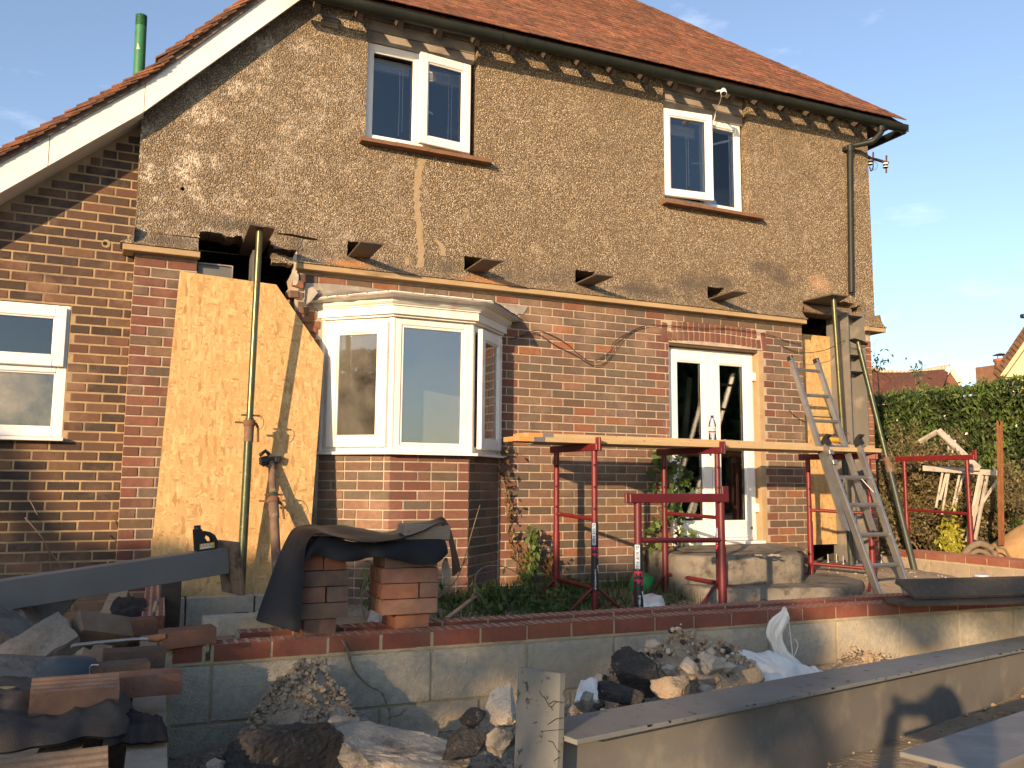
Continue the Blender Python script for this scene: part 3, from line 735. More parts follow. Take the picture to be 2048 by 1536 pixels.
# wing window: top light over a fixed pane
Y2 = .118
mb = MB(); rect_frame(mb, WX0, WX1, WZ0, WZ1, Y2, Y2+.07, .068); zt = 1.355
mb.box(WX0+.069, WX1-.069, Y2+.001, Y2+.068, zt-.03, zt+.03, None, .005); bead(mb, WX0+.069, WX1-.069, WZ0+.069, zt-.03, Y2+.02)
wwin = mb.build('window', M['upvc'], house); pane(WX0+.072, WX1-.072, WZ0+.072, zt-.033, Y2+.03, wwin, 'glass_frost'); 
mb = MB(); rect_frame(mb, WX0+.02, WX1-.02, zt+.012, WZ1-.022, Y2-.038, Y2-.002, .075); bead(mb, WX0+.095, WX1-.095, zt+.087, WZ1-.097, Y2-.022)
cas = mb.build('top_light', M['upvc'], wwin); pane(WX0+.099, WX1-.099, zt+.091, WZ1-.101, Y2-.016, cas)
mb = MB(); mb.box(WX0-.03, WX1+.012, Y2-.09, Y2-.002, WZ0-.028, WZ0-.003, None, .004); mb.build('window_sill', M['upvc'], house)
# rooms behind the glass
def room(x0, x1, y0, y1, z0, z1, mat, name='room_interior'):
    mb = MB()
    mb.box(x0-.02, x1+.02, y1, y1+.05, z0, z1); mb.box(x0-.05, x0, y0, y1, z0, z1); mb.box(x1, x1+.05, y0, y1, z0, z1)
    mb.box(x0-.05, x1+.05, y0, y1+.05, z0-.05, z0-.001); mb.box(x0-.05, x1+.05, y0, y1+.05, z1+.001, z1+.05)
    return mb.build(name, M[mat], house)
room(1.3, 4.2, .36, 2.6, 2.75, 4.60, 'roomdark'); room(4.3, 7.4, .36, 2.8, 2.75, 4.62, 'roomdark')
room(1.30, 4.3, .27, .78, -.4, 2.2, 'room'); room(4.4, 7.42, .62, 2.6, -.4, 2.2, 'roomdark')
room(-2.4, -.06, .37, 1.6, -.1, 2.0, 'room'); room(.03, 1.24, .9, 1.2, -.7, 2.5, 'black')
mb = MB(); mb.box(.06, 1.26, .3, .9, 2.56, 2.62); mb.box(.0, .06, .27, .9, -.7, 2.5); mb.build('cavity', M['black'], house)  # black panels here and below stand in for the dark in the cuts
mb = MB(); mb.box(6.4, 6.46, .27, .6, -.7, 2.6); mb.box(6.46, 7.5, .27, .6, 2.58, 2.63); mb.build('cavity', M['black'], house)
# side and rear shell so that no light leaks in
mb = MB(); mb.box(7.46, 7.525, .26, 5.0, GZ, 4.64); mb.box(-.01, .02, .37, 5.0, 2.6, 3.3); mb.box(0, 7.5, 4.9, 5.0, GZ, 4.3)
mb.build('rear_shell', M['dash'], house)
# ---- bay window joinery, plan corners
BP = [Vector((1.44, .004, 0)), Vector((1.90, -.405, 0)), Vector((2.565, -.405, 0)), Vector((3.0, .004, 0))]
BZ0, BZ1 = .79, 1.855
def face_M(a, b):
    d = (b-a).normalized(); n = Vector((d.y, -d.x, 0))          # outward
    return Matrix(((d.x, -n.x, 0, a.x), (d.y, -n.y, 0, a.y), (0, 0, 1, 0), (0, 0, 0, 1))), (b-a).length
bay = None
mb = MB(); faces = [face_M(BP[i], BP[i+1]) for i in range(3)]
for i, (Mf, L) in enumerate(faces):
    m = MB(); e = .012
    rect_frame(m, e, L-e, BZ0, BZ1, 0, .06, .055)
    if i == 1: bead(m, .067, L-.067, BZ0+.055, BZ1-.055, .016, .02)
    m.v = [tuple(Mf @ Vector(v)) for v in m.v]
    mb.add([Vector(v) for v in m.v], m.f)
for P in BP:                                                     # corner posts
    mb.lathe([(.026, BZ0), (.026, BZ1)], 8, Matrix.Translation((P.x, P.y+.02, 0)))
bay = mb.build('bay_window', M['upvc_dirty'], house)
for i, (Mf, L) in enumerate(faces):
    if i == 1:
        m = MB(); m.box(.085, L-.085, .024, .04, BZ0+.075, BZ1-.075, Mf); m.build('pane', M['glass_bay'], bay)
    else:
        op = Mf @ frame((0.07 if i == 0 else L-.04, -.004, 0), 0 if i == 0 else R(4)) @ Matrix.Translation((-(0.07 if i == 0 else L-.04), 0, 0))
        m = MB(); rect_frame(m, .05, L-.04, BZ0+.035, BZ1-.035, -.03, .012, .082); bead(m, .132, L-.122, BZ0+.117, BZ1-.117, -.014, .014)
        m.v = [tuple(op @ Vector(v)) for v in m.v]; cs = m.build('casement', M['upvc_dirty'], bay)
        m = MB(); m.box(.135, L-.125, -.008, .006, BZ0+.12, BZ1-.12, op); m.build('pane', M['glass_dusty' if i == 0 else 'glass_bay'], cs)
def ring(off, z0, z1, extra=0, mat='upvc_dirty', name='cornice', parent=None, off_top=None, inner=.10):
    """band that follows the bay plan, projecting by off"""
    def outl(o):
        pts = []
        a = [Vector((BP[0].x-o*.9, .003, 0)), Vector((BP[1].x-o*.45, BP[1].y-o, 0)), Vector((BP[2].x+o*.45, BP[2].y-o, 0)), Vector((BP[3].x+o*.9, .003, 0))]
        return a
    A = outl(off); B = outl(off if off_top is None else off_top); I = outl(-inner); mb_ = MB()
    lo = [Vector((p.x, p.y, z0)) for p in A]; hi = [Vector((p.x, p.y, z1)) for p in B]; il = [Vector((p.x, p.y, z0)) for p in I]; ih = [Vector((p.x, p.y, z1)) for p in I]
    vs = lo+hi+il+ih; fs = []
    for i in range(3): fs += [(i, i+1, i+5, i+4), (i+8, i+12, i+13, i+9), (i, i+8, i+9, i+1), (i+4, i+5, i+13, i+12)]
    fs += [(0, 4, 12, 8), (3, 11, 15, 7)]
    mb_.add(vs, fs); return mb_
prof = [(.035, 1.857, .035), (.058, 1.874, .058), (.058, 1.935, .058), (.075, 1.941, .085), (.088, 1.952, .10), (.10, 1.962, .145), (.15, 1.990, .165), (.172, 2.000, .176), (.176, 2.012, .176)]
mb = MB(); zs = [1.857, 1.873, 1.938, 1.949, 1.961, 1.988, 1.999, 2.014, 2.022]
offs = [(.036, .036), (.066, .066), (.082, .082), (.092, .108), (.112, .122), (.13, .185), (.196, .2), (.202, .202)]
for (o0, o1), z0, z1 in zip(offs, zs[:-1], zs[1:]):
    m = ring(o0, z0, z1-.0004, off_top=o1); mb.add([Vector(v) for v in m.v], m.f)
mb.build('cornice', M['upvc_dirty'], bay)
m = ring(.075, BZ0-.022, BZ0-.002, inner=.05); m.build('sill_board', M['upvc'], bay)
# lead covered flat roof with a nailed flashing edge
mb = MB(); A = [(BP[0].x-.19, -.004), (BP[1].x-.10, BP[1].y-.205), (BP[2].x+.10, BP[2].y-.205), (BP[3].x+.20, -.004)]
n = 36
def roof_fn(u, v):
    s = u*3; i = min(2, int(s)); f = s-i; a = Vector(A[i]); b = Vector(A[i+1]); e = a.lerp(b, f); c = Vector((a.x+(b.x-a.x)*f, -.004)); c.x = 1.5+(2.95-1.5)*u
    p = e.lerp(c, v); z = 2.024+.105*v+.006*noise.noise(Vector((p.x*9, p.y*9, 0)))+(.012*math.sin(u*70)*(.5-v) if v < .5 else 0)*.35
    return Vector((p.x, p.y, z))
mb.grid(n, 6, roof_fn); mb.grid(n, 1, lambda u, v: roof_fn(u, 0)+Vector((0, -.003-.004*v, -.012-.016*v+.006*noise.noise(Vector((u*40, v, 3))))))
for i in range(26):
    p = roof_fn((i+.5)/26, 0); mb.lathe([(.008, 0), (.006, .006), (0, .007)], 6, Matrix.Translation(p+Vector((0, .004, -.004))) )
lead = mb.build('lead_roof', M['lead'], bay)
mb = MB()      # upstand flashing against the wall, torn at both ends
top = [(1.215, 2.155), (1.30, 2.15), (1.42, 2.16), (1.6, 2.165), (2.0, 2.16), (2.5, 2.155), (2.9, 2.15), (3.08, 2.145), (3.26, 2.142), (3.235, 2.10), (3.21, 2.065), (3.17, 2.07), (3.12, 2.025), (3.0, 2.05)]
bot = [(1.6, 2.055), (1.44, 2.07), (1.38, 2.10), (1.30, 2.085), (1.24, 2.10)]
mb.prism(top+bot, 'y', -.0075, -.0015); mb.build('lead_flashing', M['lead'], bay)
mb = MB()      # curled flap of torn lead at the left end
P = [on_y(610, 580, -.02), on_y(625, 573, -.10), on_y(636, 585, -.16), on_y(622, 603, -.14), on_y(608, 612, -.05)]
mb.add(P+[p+Vector((.002, .006, -.004)) for p in P], [(0, 1, 2, 3, 4), (5, 6, 7, 8, 9)]); mb.build('torn_lead_flap', M['lead'], bay)
# broken brick ends and plaster left of the bay
mb = MB(); mb.smooth = False
bb = []
for (px, py, sz, cc) in ((596, 570, .05, (.25, .10, .06)), (585, 590, .04, (.2, .12, .08)), (612, 640, .05, (.23, .11, .06)), (618, 660, .055, (.24, .10, .055)), (606, 622, .04, (.17, .10, .07)), (621, 690, .05, (.25, .11, .06))):
    P = on_y(px, py, .03); bb.append((P, sz, cc))
for P, sz, cc in bb:
    mb.col = (*cc, 1); mb.box(-sz, sz, -.045, .06, -.03, .03, frame(P, random.uniform(-.2, .2), random.uniform(-.15, .15), random.uniform(-.2, .2)), .006)
stuff(mb.build('broken_brick_ends', M['brick_vc'], front_wall))
mb = MB(); mb.prism(ragged((1.165, 2.12), (1.20, 2.12), 3, .006, 61)+ragged((1.205, 2.14), (1.195, 2.40), 9, .01, 62)+ragged((1.19, 2.40), (1.165, 2.36), 4, .008, 63)+ragged((1.155, 2.34), (1.16, 2.13), 8, .014, 64), 'y', -.018, .07)
mb.build('broken_plaster', M['whitetimber'], front_wall)
mb = MB(); mb.prism(ragged((1.0, 2.29), (1.16, 2.29), 6, .012, 65)+ragged((1.16, 2.29), (1.15, 2.345), 3, .01, 66)+ragged((1.15, 2.345), (1.0, 2.36), 6, .012, 67)+ragged((.995, 2.36), (1.0, 2.29), 3, .01, 68), 'y', -.02, .1)
mb.build('broken_plaster', M['dash'], front_wall)

# ---- french doors
DY = .09
dx = lambda px, py=900: on_y(px, py, DY).x
mb = MB(); fx0, fx1 = D0+.008, 5.895; rect_frame(mb, fx0, fx1, 0.0, 1.905, DY, DY+.07, .045)
door = mb.build('french_door', M['upvc'], house)
xm = (fx0+fx1)/2-.005
for (a, b) in ((fx0+.03, xm-.003), (xm+.003, fx1-.03)):
    m = MB(); wd = .098 if a < xm-.1 else .098
    m.box(a, a+wd, DY-.022, DY+.03, .03, 1.877, None, .006); m.box(b-wd, b, DY-.022, DY+.03, .03, 1.877, None, .006)
    m.box(a+wd, b-wd, DY-.0205, DY+.0285, .03, .19, None, .006); m.box(a+wd, b-wd, DY-.0205, DY+.0285, 1.772, 1.877, None, .006)
    bead(m, a+wd, b-wd, .19, 1.772, DY-.008, .012)
    lf = m.build('door_leaf', M['upvc'], door)
    m = MB(); m.box(a+wd+.003, b-wd-.003, DY+.004, DY+.016, .193, 1.769); m.build('pane', M['glass'], lf)
    hx = b-.03 if a < xm-.1 else a+.03
    m = MB(); m.box(hx-.012, hx+.012, DY-.034, DY-.0225, .84, 1.02, None, .004); m.bar((hx, DY-.05, .965), (hx+(.09 if a > xm-.1 else -.09), DY-.052, .962), .014, .012); m.build('door_handle', M['plastic_black'], lf)
for z in (.28, 1.62):
    m = MB(); m.box(fx1-.055, fx1+.008, DY-.038, DY-.001, z, z+.085, None, .006); m.build('hinge', M['upvc'], door)
m = MB(); m.box(fx1-.10, fx1-.094+.02, DY-.03, DY-.0225, .11, .135, None, .004); m.build('lock_cylinder', M['rust'], door)
m = MB(); m.box(fx0-.0, fx1+.03, DY-.10, DY-.001, -.03, -.002, None, .004); m.build('threshold', M['upvc'], door)
m = MB(); m.box(5.897, 5.953, .004, .24, -.018, 1.93); m.build('door_lining', M['trim'], house)
m = MB(); m.box(D0+.002, 5.953, .02, .24, 1.908, 1.933); m.build('door_lining', M['reveal'], house)

# ---- air brick low on the wall
m = MB(); x0, x1, z0, z1 = 3.575, 3.765, -.365, -.285
holes = [[(x0+.014+i*.0195, z0+.012+j*.022), (x0+.026+i*.0195, z0+.012+j*.022), (x0+.026+i*.0195, z0+.027+j*.022), (x0+.014+i*.0195, z0+.027+j*.022)] for i in range(9) for j in range(3)]
m.prism([(x0, z0), (x1, z0), (x1, z1), (x0, z1)], 'y', -.012, -.001, holes); ab = m.build('air_brick', M['newbrick'], front_wall); ab.color = (.24, .085, .05, 1)
m = MB(); m.box(x0+.002, x1-.002, -.0008, .0005, z0+.002, z1-.002); m.build('air_brick_void', M['black'], ab)

# ---- roof
PITCH_ = R(44); EY, EZ = -.250, 4.615
EXL, EXR = .95, 7.86
def roof_pt(x, s, h=0):     # s up the slope from the eave, h off the slope
    return Vector((x, EY+s*math.cos(PITCH_)-h*math.sin(PITCH_), EZ+(x-4.4)*.0165+s*math.sin(PITCH_)+h*math.cos(PITCH_)))
SR = 4.2
mb = MB(); c_ = math.cos(PITCH_)
def slope_pt(x, s): return roof_pt(x, s, -.022)
mb.add([slope_pt(EXL, 0), slope_pt(EXR, 0), slope_pt(EXR-SR*c_, SR), slope_pt(EXL+SR*c_*.8, SR)], [(0, 1, 2, 3)])
# right hand slope and back, so the roof is closed
bk = [slope_pt(EXR, 0), Vector((EXR, 5.6, EZ)), Vector((EXR-SR*c_, 5.6-SR*c_, EZ+SR*math.sin(PITCH_))), slope_pt(EXR-SR*c_, SR)]
mb.add(bk, [(0, 1, 2, 3)])
roof = mb.build('roof', M['tile_vc'], house)
at = roof.data.color_attributes.new('Col', 'FLOAT_COLOR', 'CORNER'); at.data.foreach_set('color', [.2, .09, .05, 1]*len(at.data))
TPAL = [(.27, .108, .056), (.225, .094, .053), (.30, .125, .064), (.195, .087, .053), (.25, .112, .064)]
TW, TL, TG = .158, .235, .094
tiles = []
for r_ in range(46):
    s0 = r_*TG-.02
    if s0 > SR-.1: break
    off = (r_ % 2)*TW/2; xr = EXR-max(0, s0+.03)*c_+.015; xl = EXL+max(0, s0)*c_*.8
    k = 0
    while True:
        x0 = xr-off-(k+1)*TW; x1 = x0+TW-.003
        if k == 0 and off: 
            tiles.append((xr-off, xr, s0, r_))
        if x0 < xl: break
        tiles.append((x0, x1, s0, r_)); k += 1
def tile_geo(mb, w_, M4): mb.box(-w_/2, w_/2, 0, TL, -.0, .0125, M4)
unit_tile = MB(); unit_tile.add(*bevel_box(-.5, .5, 0, TL, 0, .0125, .0025)); UT = unit_tile.mesh('roof_tile', M['tile'])
info = []
for (x0, x1, s0, r_) in tiles:
    w_ = x1-x0
    if w_ < .02: continue
    xc = (x0+x1)/2; P = roof_pt(xc, s0, .016); px, py, d = proj(P)
    vis = 1/d if (-30 < px < 2080 and -30 < py < 1560) else 0
    info.append((vis, xc, w_, s0, P))
info.sort(key=lambda t: -t[0])
rest = MB()
for i, (vis, xc, w_, s0, P) in enumerate(info):
    ang = PITCH_-R(4.2)+random.uniform(-.008, .008); rz = random.uniform(-.012, .012); up = random.uniform(0, .004)
    col = jit(random.choice(TPAL), .22); P = P+Vector((0, 0, up))
    if i < 300: place('roof_tile', UT, roof, P, (ang, 0, rz), (w_, 1, 1), col)
    else:
        rest.col = (*col, 1); rest.box(-w_/2, w_/2, 0, TL, 0, .0125, Matrix.Translation(P) @ Matrix.Rotation(rz, 4, 'Z') @ Matrix.Rotation(ang, 4, 'X'))
stuff(rest.build('tile_courses', M['tile_vc'], roof))
# eave underside boards, rafter feet
mb = MB(); mb.add([roof_pt(1.0, -.01, -.03), roof_pt(EXR, -.01, -.03), roof_pt(EXR, .5, -.03), roof_pt(1.0, .5, -.03)], [(0, 1, 2, 3)]); mb.build('roof_felt', M['black'], roof)
rj = .352
for i in range(19):
    x = 1.25+i*rj
    if x > 7.7: break
    mb = MB(); ca, sa = math.cos(PITCH_), math.sin(PITCH_)
    a = roof_pt(x, -.06, -.128); b = roof_pt(x, .45, -.128); mb.bar(a, b, .047, .09, Vector((0, -sa, ca)))
    rf = mb.build('rafter', M['rafter'], roof)
    mb = MB(); mb.box(x-.0232, x+.0232, a.y-.0045, a.y-.003, a.z-.05, a.z+.012, Matrix.Translation(Vector((x, a.y, a.z))) @ Matrix.Rotation(.78, 4, 'X') @ Matrix.Translation(-Vector((x, a.y, a.z)))); mb.build('rafter_foot', M['rafter_end'], rf)
# gutter: half round, with sockets and brackets
def gut_z(x): return 4.515+(x-4.4)*.0165
gx0, gx1 = .98, 7.80
mb = MB(); NG = 14; nseg = 30
def gfn(u, v):
    x = gx0+(gx1-gx0)*u; a = PI+v*PI; return Vector((x, -.300+.062*math.cos(a), gut_z(x)+.062*math.sin(a)+.004*math.sin(x*2.1)))
mb.smooth = True; mb.grid(nseg, NG, gfn); mb.grid(nseg, NG, lambda u, v: gfn(u, v)+Vector((0, -.004*math.cos(PI+v*PI), .004)))
mb.grid(nseg, 1, lambda u, v: gfn(u, 0)+Vector((0, -.004*v, .004*v)))
gut = mb.build('gutter', M['gutter'], roof)
for x in (2.82, 3.05, 4.42, 4.56, 5.98, 6.9, 7.25):
    mb = MB(); mb.smooth = True; mb.grid(1, NG, lambda u, v: Vector((x-.018+.036*u, -.300+.068*math.cos(PI+v*PI), gut_z(x)+.068*math.sin(PI+v*PI)+.004*math.sin(x*2.1)))); mb.build('gutter_bracket', M['gutter'], gut)
mb = MB(); mb.smooth = True           # pointed stop end turning the hip corner
mb.add([gfn(1, j/NG) for j in range(NG+1)]+[Vector((7.98, -.21, gut_z(7.85)+.012))], [(j, j+1, NG+1) for j in range(NG)]); mb.build('stop_end', M['gutter'], gut)
mb = MB(); g0 = Vector((7.80, -.30, 0)); mb.smooth = True
mb.grid(6, NG, lambda u, v: Vector((7.84+.062*math.cos(PI+v*PI), -.25+u*1.6, 4.575+.062*math.sin(PI+v*PI)))); mb.build('side_gutter', M['gutter'], gut)
# downpipe with swan neck
q = lambda px, py, y: on_y(px, py, y)
dp = [q(1762, 254, -.30), q(1760, 268, -.295), q(1745, 283, -.25), q(1722, 288, -.14), q(1704, 292, -.085), q(1700, 305, -.075), q(1700, 330, -.075), q(1703, 585, -.075)]
mb = MB(); mb.path(dp, .033, 14)
dpipe = mb.build('downpipe', M['gutter'], roof)
for (px, py, y, r_, L) in ((1762, 258, -.30, .042, .05), (1700, 298, -.076, .041, .07), (1702, 440, -.075, .0365, .02)):
    mb = MB(); P = q(px, py, y); mb.tube(P+Vector((0, 0, -L/2)), P+Vector((0, 0, L/2)), r_, 14); mb.build('pipe_collar', M['gutter'], dpipe)
mb = MB(); P = q(1690, 298, -.05); mb.box(P.x-.02, P.x+.05, -.09, -.022, P.z-.025, P.z+.02, None, .005); mb.build('pipe_clip', M['gutter'], dpipe)

# ---- bargeboard: three lengths with a kink, soffit under the lower part, verge tiles
BY0, BY1 = -.152, -.128
def barge_z(x): return 3.29+1.06*x if x > 0 else 3.29+.868*x
def bz_t(x): return barge_z(x)+(.30 if x > 0 else .27)
for (xa, xb) in ((-2.6, -.60), (-.595, .0), (.004, 1.45)):
    mb = MB(); mb.prism([(xa, barge_z(xa)), (xb, barge_z(xb)), (xb, bz_t(xb)), (xa, bz_t(xa))], 'y', BY0, BY1)
    mb.build('bargeboard', M['whitewood'], roof)
mb = MB(); mb.add([(-2.6, BY1, barge_z(-2.6)+.004), (0, BY1, barge_z(0)+.004), (0, .10, barge_z(0)+.004), (-2.6, .10, barge_z(-2.6)+.004)]+[(-2.6, BY1, barge_z(-2.6)+.03), (0, BY1, barge_z(0)+.03), (0, .10, barge_z(0)+.03), (-2.6, .10, barge_z(-2.6)+.03)], [(0, 1, 2, 3), (4, 5, 6, 7), (0, 1, 5, 4), (2, 3, 7, 6), (1, 2, 6, 5), (0, 3, 7, 4)])
mb.build('soffit_board', M['soffit'], roof)
mb = MB()        # catslide slope deck
mb.add([(-2.9, BY0-.02, bz_t(-2.9)+.012), (0, BY0-.02, bz_t(0)+.012), (1.5, BY0-.02, bz_t(1.5)+.012), (-2.9, 4.5, bz_t(-2.9)+.012), (0, 4.5, bz_t(0)+.012), (1.5, 4.5, bz_t(1.5)+.012)], [(0, 1, 4, 3), (1, 2, 5, 4)])
dk = mb.build('catslide_deck', M['rafter'], roof)
mb = MB(); mb.prism([(-2.9, bz_t(-2.9)-.05), (0, bz_t(0)-.05), (1.4, bz_t(1.4)-.05), (1.4, bz_t(1.4)+.008), (0, bz_t(0)+.008), (-2.9, bz_t(-2.9)+.008)], 'y', BY0-.022, BY0-.003); mb.build('undercloak', M['plate_edge'], roof)
VT = MB(); VT.add(*bevel_box(0, TL, -.5, .5, 0, .014, .003)); VTM = VT.mesh('verge_tile', M['tile'])
for sgn, sl, n in ((1, 1.06, 24), (-1, .868, 38)):
    ang = math.atan(sl); step = .0965
    for i in range(n):
        x = i*step*math.cos(ang) if sgn > 0 else -(i+1)*step*math.cos(ang)
        if x > 1.5 or x < -2.8: continue
        for j in range(4):
            wj = .165 if (i+j) % 2 or j else .11
            y0 = BY0-.055+j*.168; 
            P = Vector((x, y0+wj/2, bz_t(x)+.020+.022))
            o = place('verge_tile', VTM, roof, P, (0, -(ang-R(9))+random.uniform(-.02, .02), random.uniform(-.02, .02)), (1, wj, 1), jit(random.choice(TPAL[:3]+[(.20, .10, .06)]), .2))
        # second, lower layer: the doubled edge
        P = Vector((x+.018, BY0-.05+.083, bz_t(x)+.022)); place('verge_tile', VTM, roof, P, (0, -(ang-R(6))+random.uniform(-.015, .015), 0), (.8, .165, 1), jit((.13, .06, .035), .2))
# green vent pipe rising behind the catslide
pp = thing('vent_pipe', 'green painted vent pipe with a chipped patch rising behind the left roof slope', 'pipe', (.1, 1.2, 3.5))
a, b = on_y(276, 190, .9), on_y(283, 32, .9)
mb = MB(); d_ = (b-a).normalized(); mb.path([a-d_*.6, b], .0475, 18, False); mb.path([b-d_*.1, b+d_*.001], .0475, 18, False); mb.path([b-d_*.3, b-.0004*d_], .042, 18, False)
mb.grid(1, 18, lambda u, v: b+Vector((math.cos(v*2*PI), math.sin(v*2*PI), 0))*(.042+.0055*u)); pb = mb.build('pipe', M['greenpipe'], pp)
ax = a.lerp(b, .58); toc = (CAMP-ax).to_2d().normalized(); ang0 = math.atan2(toc.y, toc.x)
mb = MB(); mb.grid(5, 4, lambda u, v: a.lerp(b, .545+.075*v)+Vector((math.cos(ang0-.45+.5*(u-.3)*(1.25-v)), math.sin(ang0-.45+.5*(u-.3)*(1.25-v)), 0))*.0483)
mb.build('chipped_patch', M['chip'], pp)
# small drill holes in the wing brickwork, with a cement ring
mb = MB(); P = on_y(210, 487, .1); mb.lathe([(0, 0), (.016, 0)], 14, Matrix.Translation((P.x, .0985, P.z)) @ Matrix.Rotation(PI/2, 4, 'X')); mb.build('drill_hole', M['black'], wing_wall)
mb = MB(); mb.lathe([(0, 0), (.032, 0)], 9, Matrix.Translation((P.x+.006, .0992, P.z)) @ Matrix.Rotation(PI/2, 4, 'X')); mb.build('cement_ring', M['mortar_buff'], wing_wall)
# =================================================================== GROUND
def ss(a, b, x): t = max(0, min(1, (x-a)/(b-a))); return t*t*(3-2*t)
FO = Vector((.235, -3.195, 0)); FA = -R(1.9)                      # new footing: origin at its near left corner
FU = Vector((math.cos(FA), math.sin(FA), 0)); FV = Vector((-math.sin(FA), math.cos(FA), 0))
MF = Matrix(((FU.x, FV.x, 0, FO.x), (FU.y, FV.y, 0, FO.y), (0, 0, 1, 0), (0, 0, 0, 1)))
def fl(p): d = Vector(p)-FO; return d.dot(FU), d.dot(FV)
at_ = lambda px, d: (CAMP+ray(px, 1400)*d)
MOUNDS = [(*at_(612, 3.22).xy, .17, .20, .24), (*at_(690, 3.2).xy, .17, .15, .13), (*at_(545, 3.2).xy, .14, .15, .12), (*at_(1290, 3.55).xy, .34, .20, .30), (*at_(1450, 3.75).xy, .30, .2, .27), (*at_(1180, 3.2).xy, .25, .2, .15), (*at_(1740, 4.25).xy, .35, .22, .25), (*at_(820, 2.75).xy, .32, .25, .12), (*at_(590, 2.7).xy, .22, .2, .10), (*at_(1010, 2.9).xy, .25, .2, .10)]
def gz(x, y):
    u, v = fl((x, y, 0)); n = noise.noise(Vector((x*.9, y*.9, 1)))*.06+noise.noise(Vector((x*3.1, y*3.1, 4)))*.03+noise.noise(Vector((x*9, y*9, 7)))*.012
    if v > .16 and u > -.15 and x < 7.45:                           # inside the footing
        z = -.47+.10*ss(-1.6, -.2, y)+.09*ss(5.3, 6.8, x)+n*.7
        if x < 1.4: z -= .05
    elif u < -.2 and v > -3: z = -.62+n*1.6-.1*ss(-1, -3, x)          # spoil left of the left wall
    elif x >= 7.45: z = -.36+n*.5
    else:
        z = -.52+n-.25*ss(-4.6, -6.0, y)
        for mx_, my, rx, ry, h in MOUNDS:
            q_ = ((x-mx_)/rx)**2+((y-my)/ry)**2
            z += h*math.exp(-q_)*(1+.3*noise.noise(Vector((x*8, y*8, 2)))+.22*noise.noise(Vector((x*22, y*22, 5))))
    return z
mb = MB(); mb.smooth = True
def gridspec(lo, hi, fine_lo, fine_hi, coarse, fine):
    a = []; x = lo
    while x < hi: a.append(x); x += fine if fine_lo <= x < fine_hi else coarse
    return a+[hi]
gx = gridspec(-60, 90, -3, 9, 6, .07); gy = gridspec(-60, 90, -6.6, 2.0, 6, .07)
vs = []; far = lambda x, y: -.55+noise.noise(Vector((x*.05, y*.05, 0)))*.1
for x in gx:
    for y in gy:
        ins = ss(-4, -2.6, x)*(1-ss(8.8, 10, x))*ss(-8.2, -6.6, y)*(1-ss(2, 3.5, y))
        vs.append(Vector((x, y, gz(x, y)*ins+far(x, y)*(1-ins))))
ny = len(gy); fs = [(i*ny+j, (i+1)*ny+j, (i+1)*ny+j+1, i*ny+j+1) for i in range(len(gx)-1) for j in range(ny-1)]
mb.add(vs, fs); gnd = structure(mb.build('ground', M['ground']))

# =================================================================== FRONT FOOTING WALL
ZB = -.085; ZC = ZB-.065-.012
NB = (.24, .072, .044)
fw = thing('footing_wall', 'low new footing wall of red perforated bricks on grey concrete blocks along the front', 'wall', (2.5, -3.2, -.7))
def perf_brick():
    mb = MB(); L, W, H = .215, .1025, .065; b = .003
    xs = [-L/2]; ys = [-W/2]
    nx, nyh = 5, 3; hx = .028; hy = .0215
    for i in range(nx): c = -L/2+L*(i+.5)/nx; xs += [c-hx/2, c+hx/2]
    xs.append(L/2)
    for j in range(nyh): c = -W/2+W*(j+.5)/nyh; ys += [c-hy/2, c+hy/2]
    ys.append(W/2)
    ix = {}
    def v(i, j, z):
        k = (i, j, z)
        if k not in ix: ix[k] = len(mb.v); mb.v.append((xs[i], ys[j], z))
        return ix[k]
    def f(*a): mb.f.append(a); mb.c.append(mb.col); mb.sm.append(False)
    for i in range(len(xs)-1):
        for j in range(len(ys)-1):
            if i % 2 == 1 and j % 2 == 1:
                d = H/2-.05
                f(v(i, j, d), v(i+1, j, d), v(i+1, j+1, d), v(i, j+1, d))
                for (a, c) in (((i, j), (i+1, j)), ((i+1, j), (i+1, j+1)), ((i+1, j+1), (i, j+1)), ((i, j+1), (i, j))):
                    f(v(*a, H/2), v(*c, H/2), v(*c, d), v(*a, d))
            else: f(v(i, j, H/2), v(i+1, j, H/2), v(i+1, j+1, H/2), v(i, j+1, H/2))
    nxx, nyy = len(xs)-1, len(ys)-1
    for i in range(nxx): f(v(i, 0, H/2), v(i+1, 0, H/2), v(i+1, 0, -H/2), v(i, 0, -H/2)); f(v(i, nyy, H/2), v(i+1, nyy, H/2), v(i+1, nyy, -H/2), v(i, nyy, -H/2))
    for j in range(nyy): f(v(0, j, H/2), v(0, j+1, H/2), v(0, j+1, -H/2), v(0, j, -H/2)); f(v(nxx, j, H/2), v(nxx, j+1, H/2), v(nxx, j+1, -H/2), v(nxx, j, -H/2))
    f(v(0, 0, -H/2), v(nxx, 0, -H/2), v(nxx, nyy, -H/2), v(0, nyy, -H/2))
    me = mb.mesh('brick', M['newbrick']); me.materials.append(M['brick_dust'])
    for p in me.polygons:
        if p.normal.z > .9 and p.center.z > H/2-.001: p.material_index = 1
    return me
PB = perf_brick()
def fpos(u, v, z): return FO+FU*u+FV*v+Vector((0, 0, z))
NBRK = 28
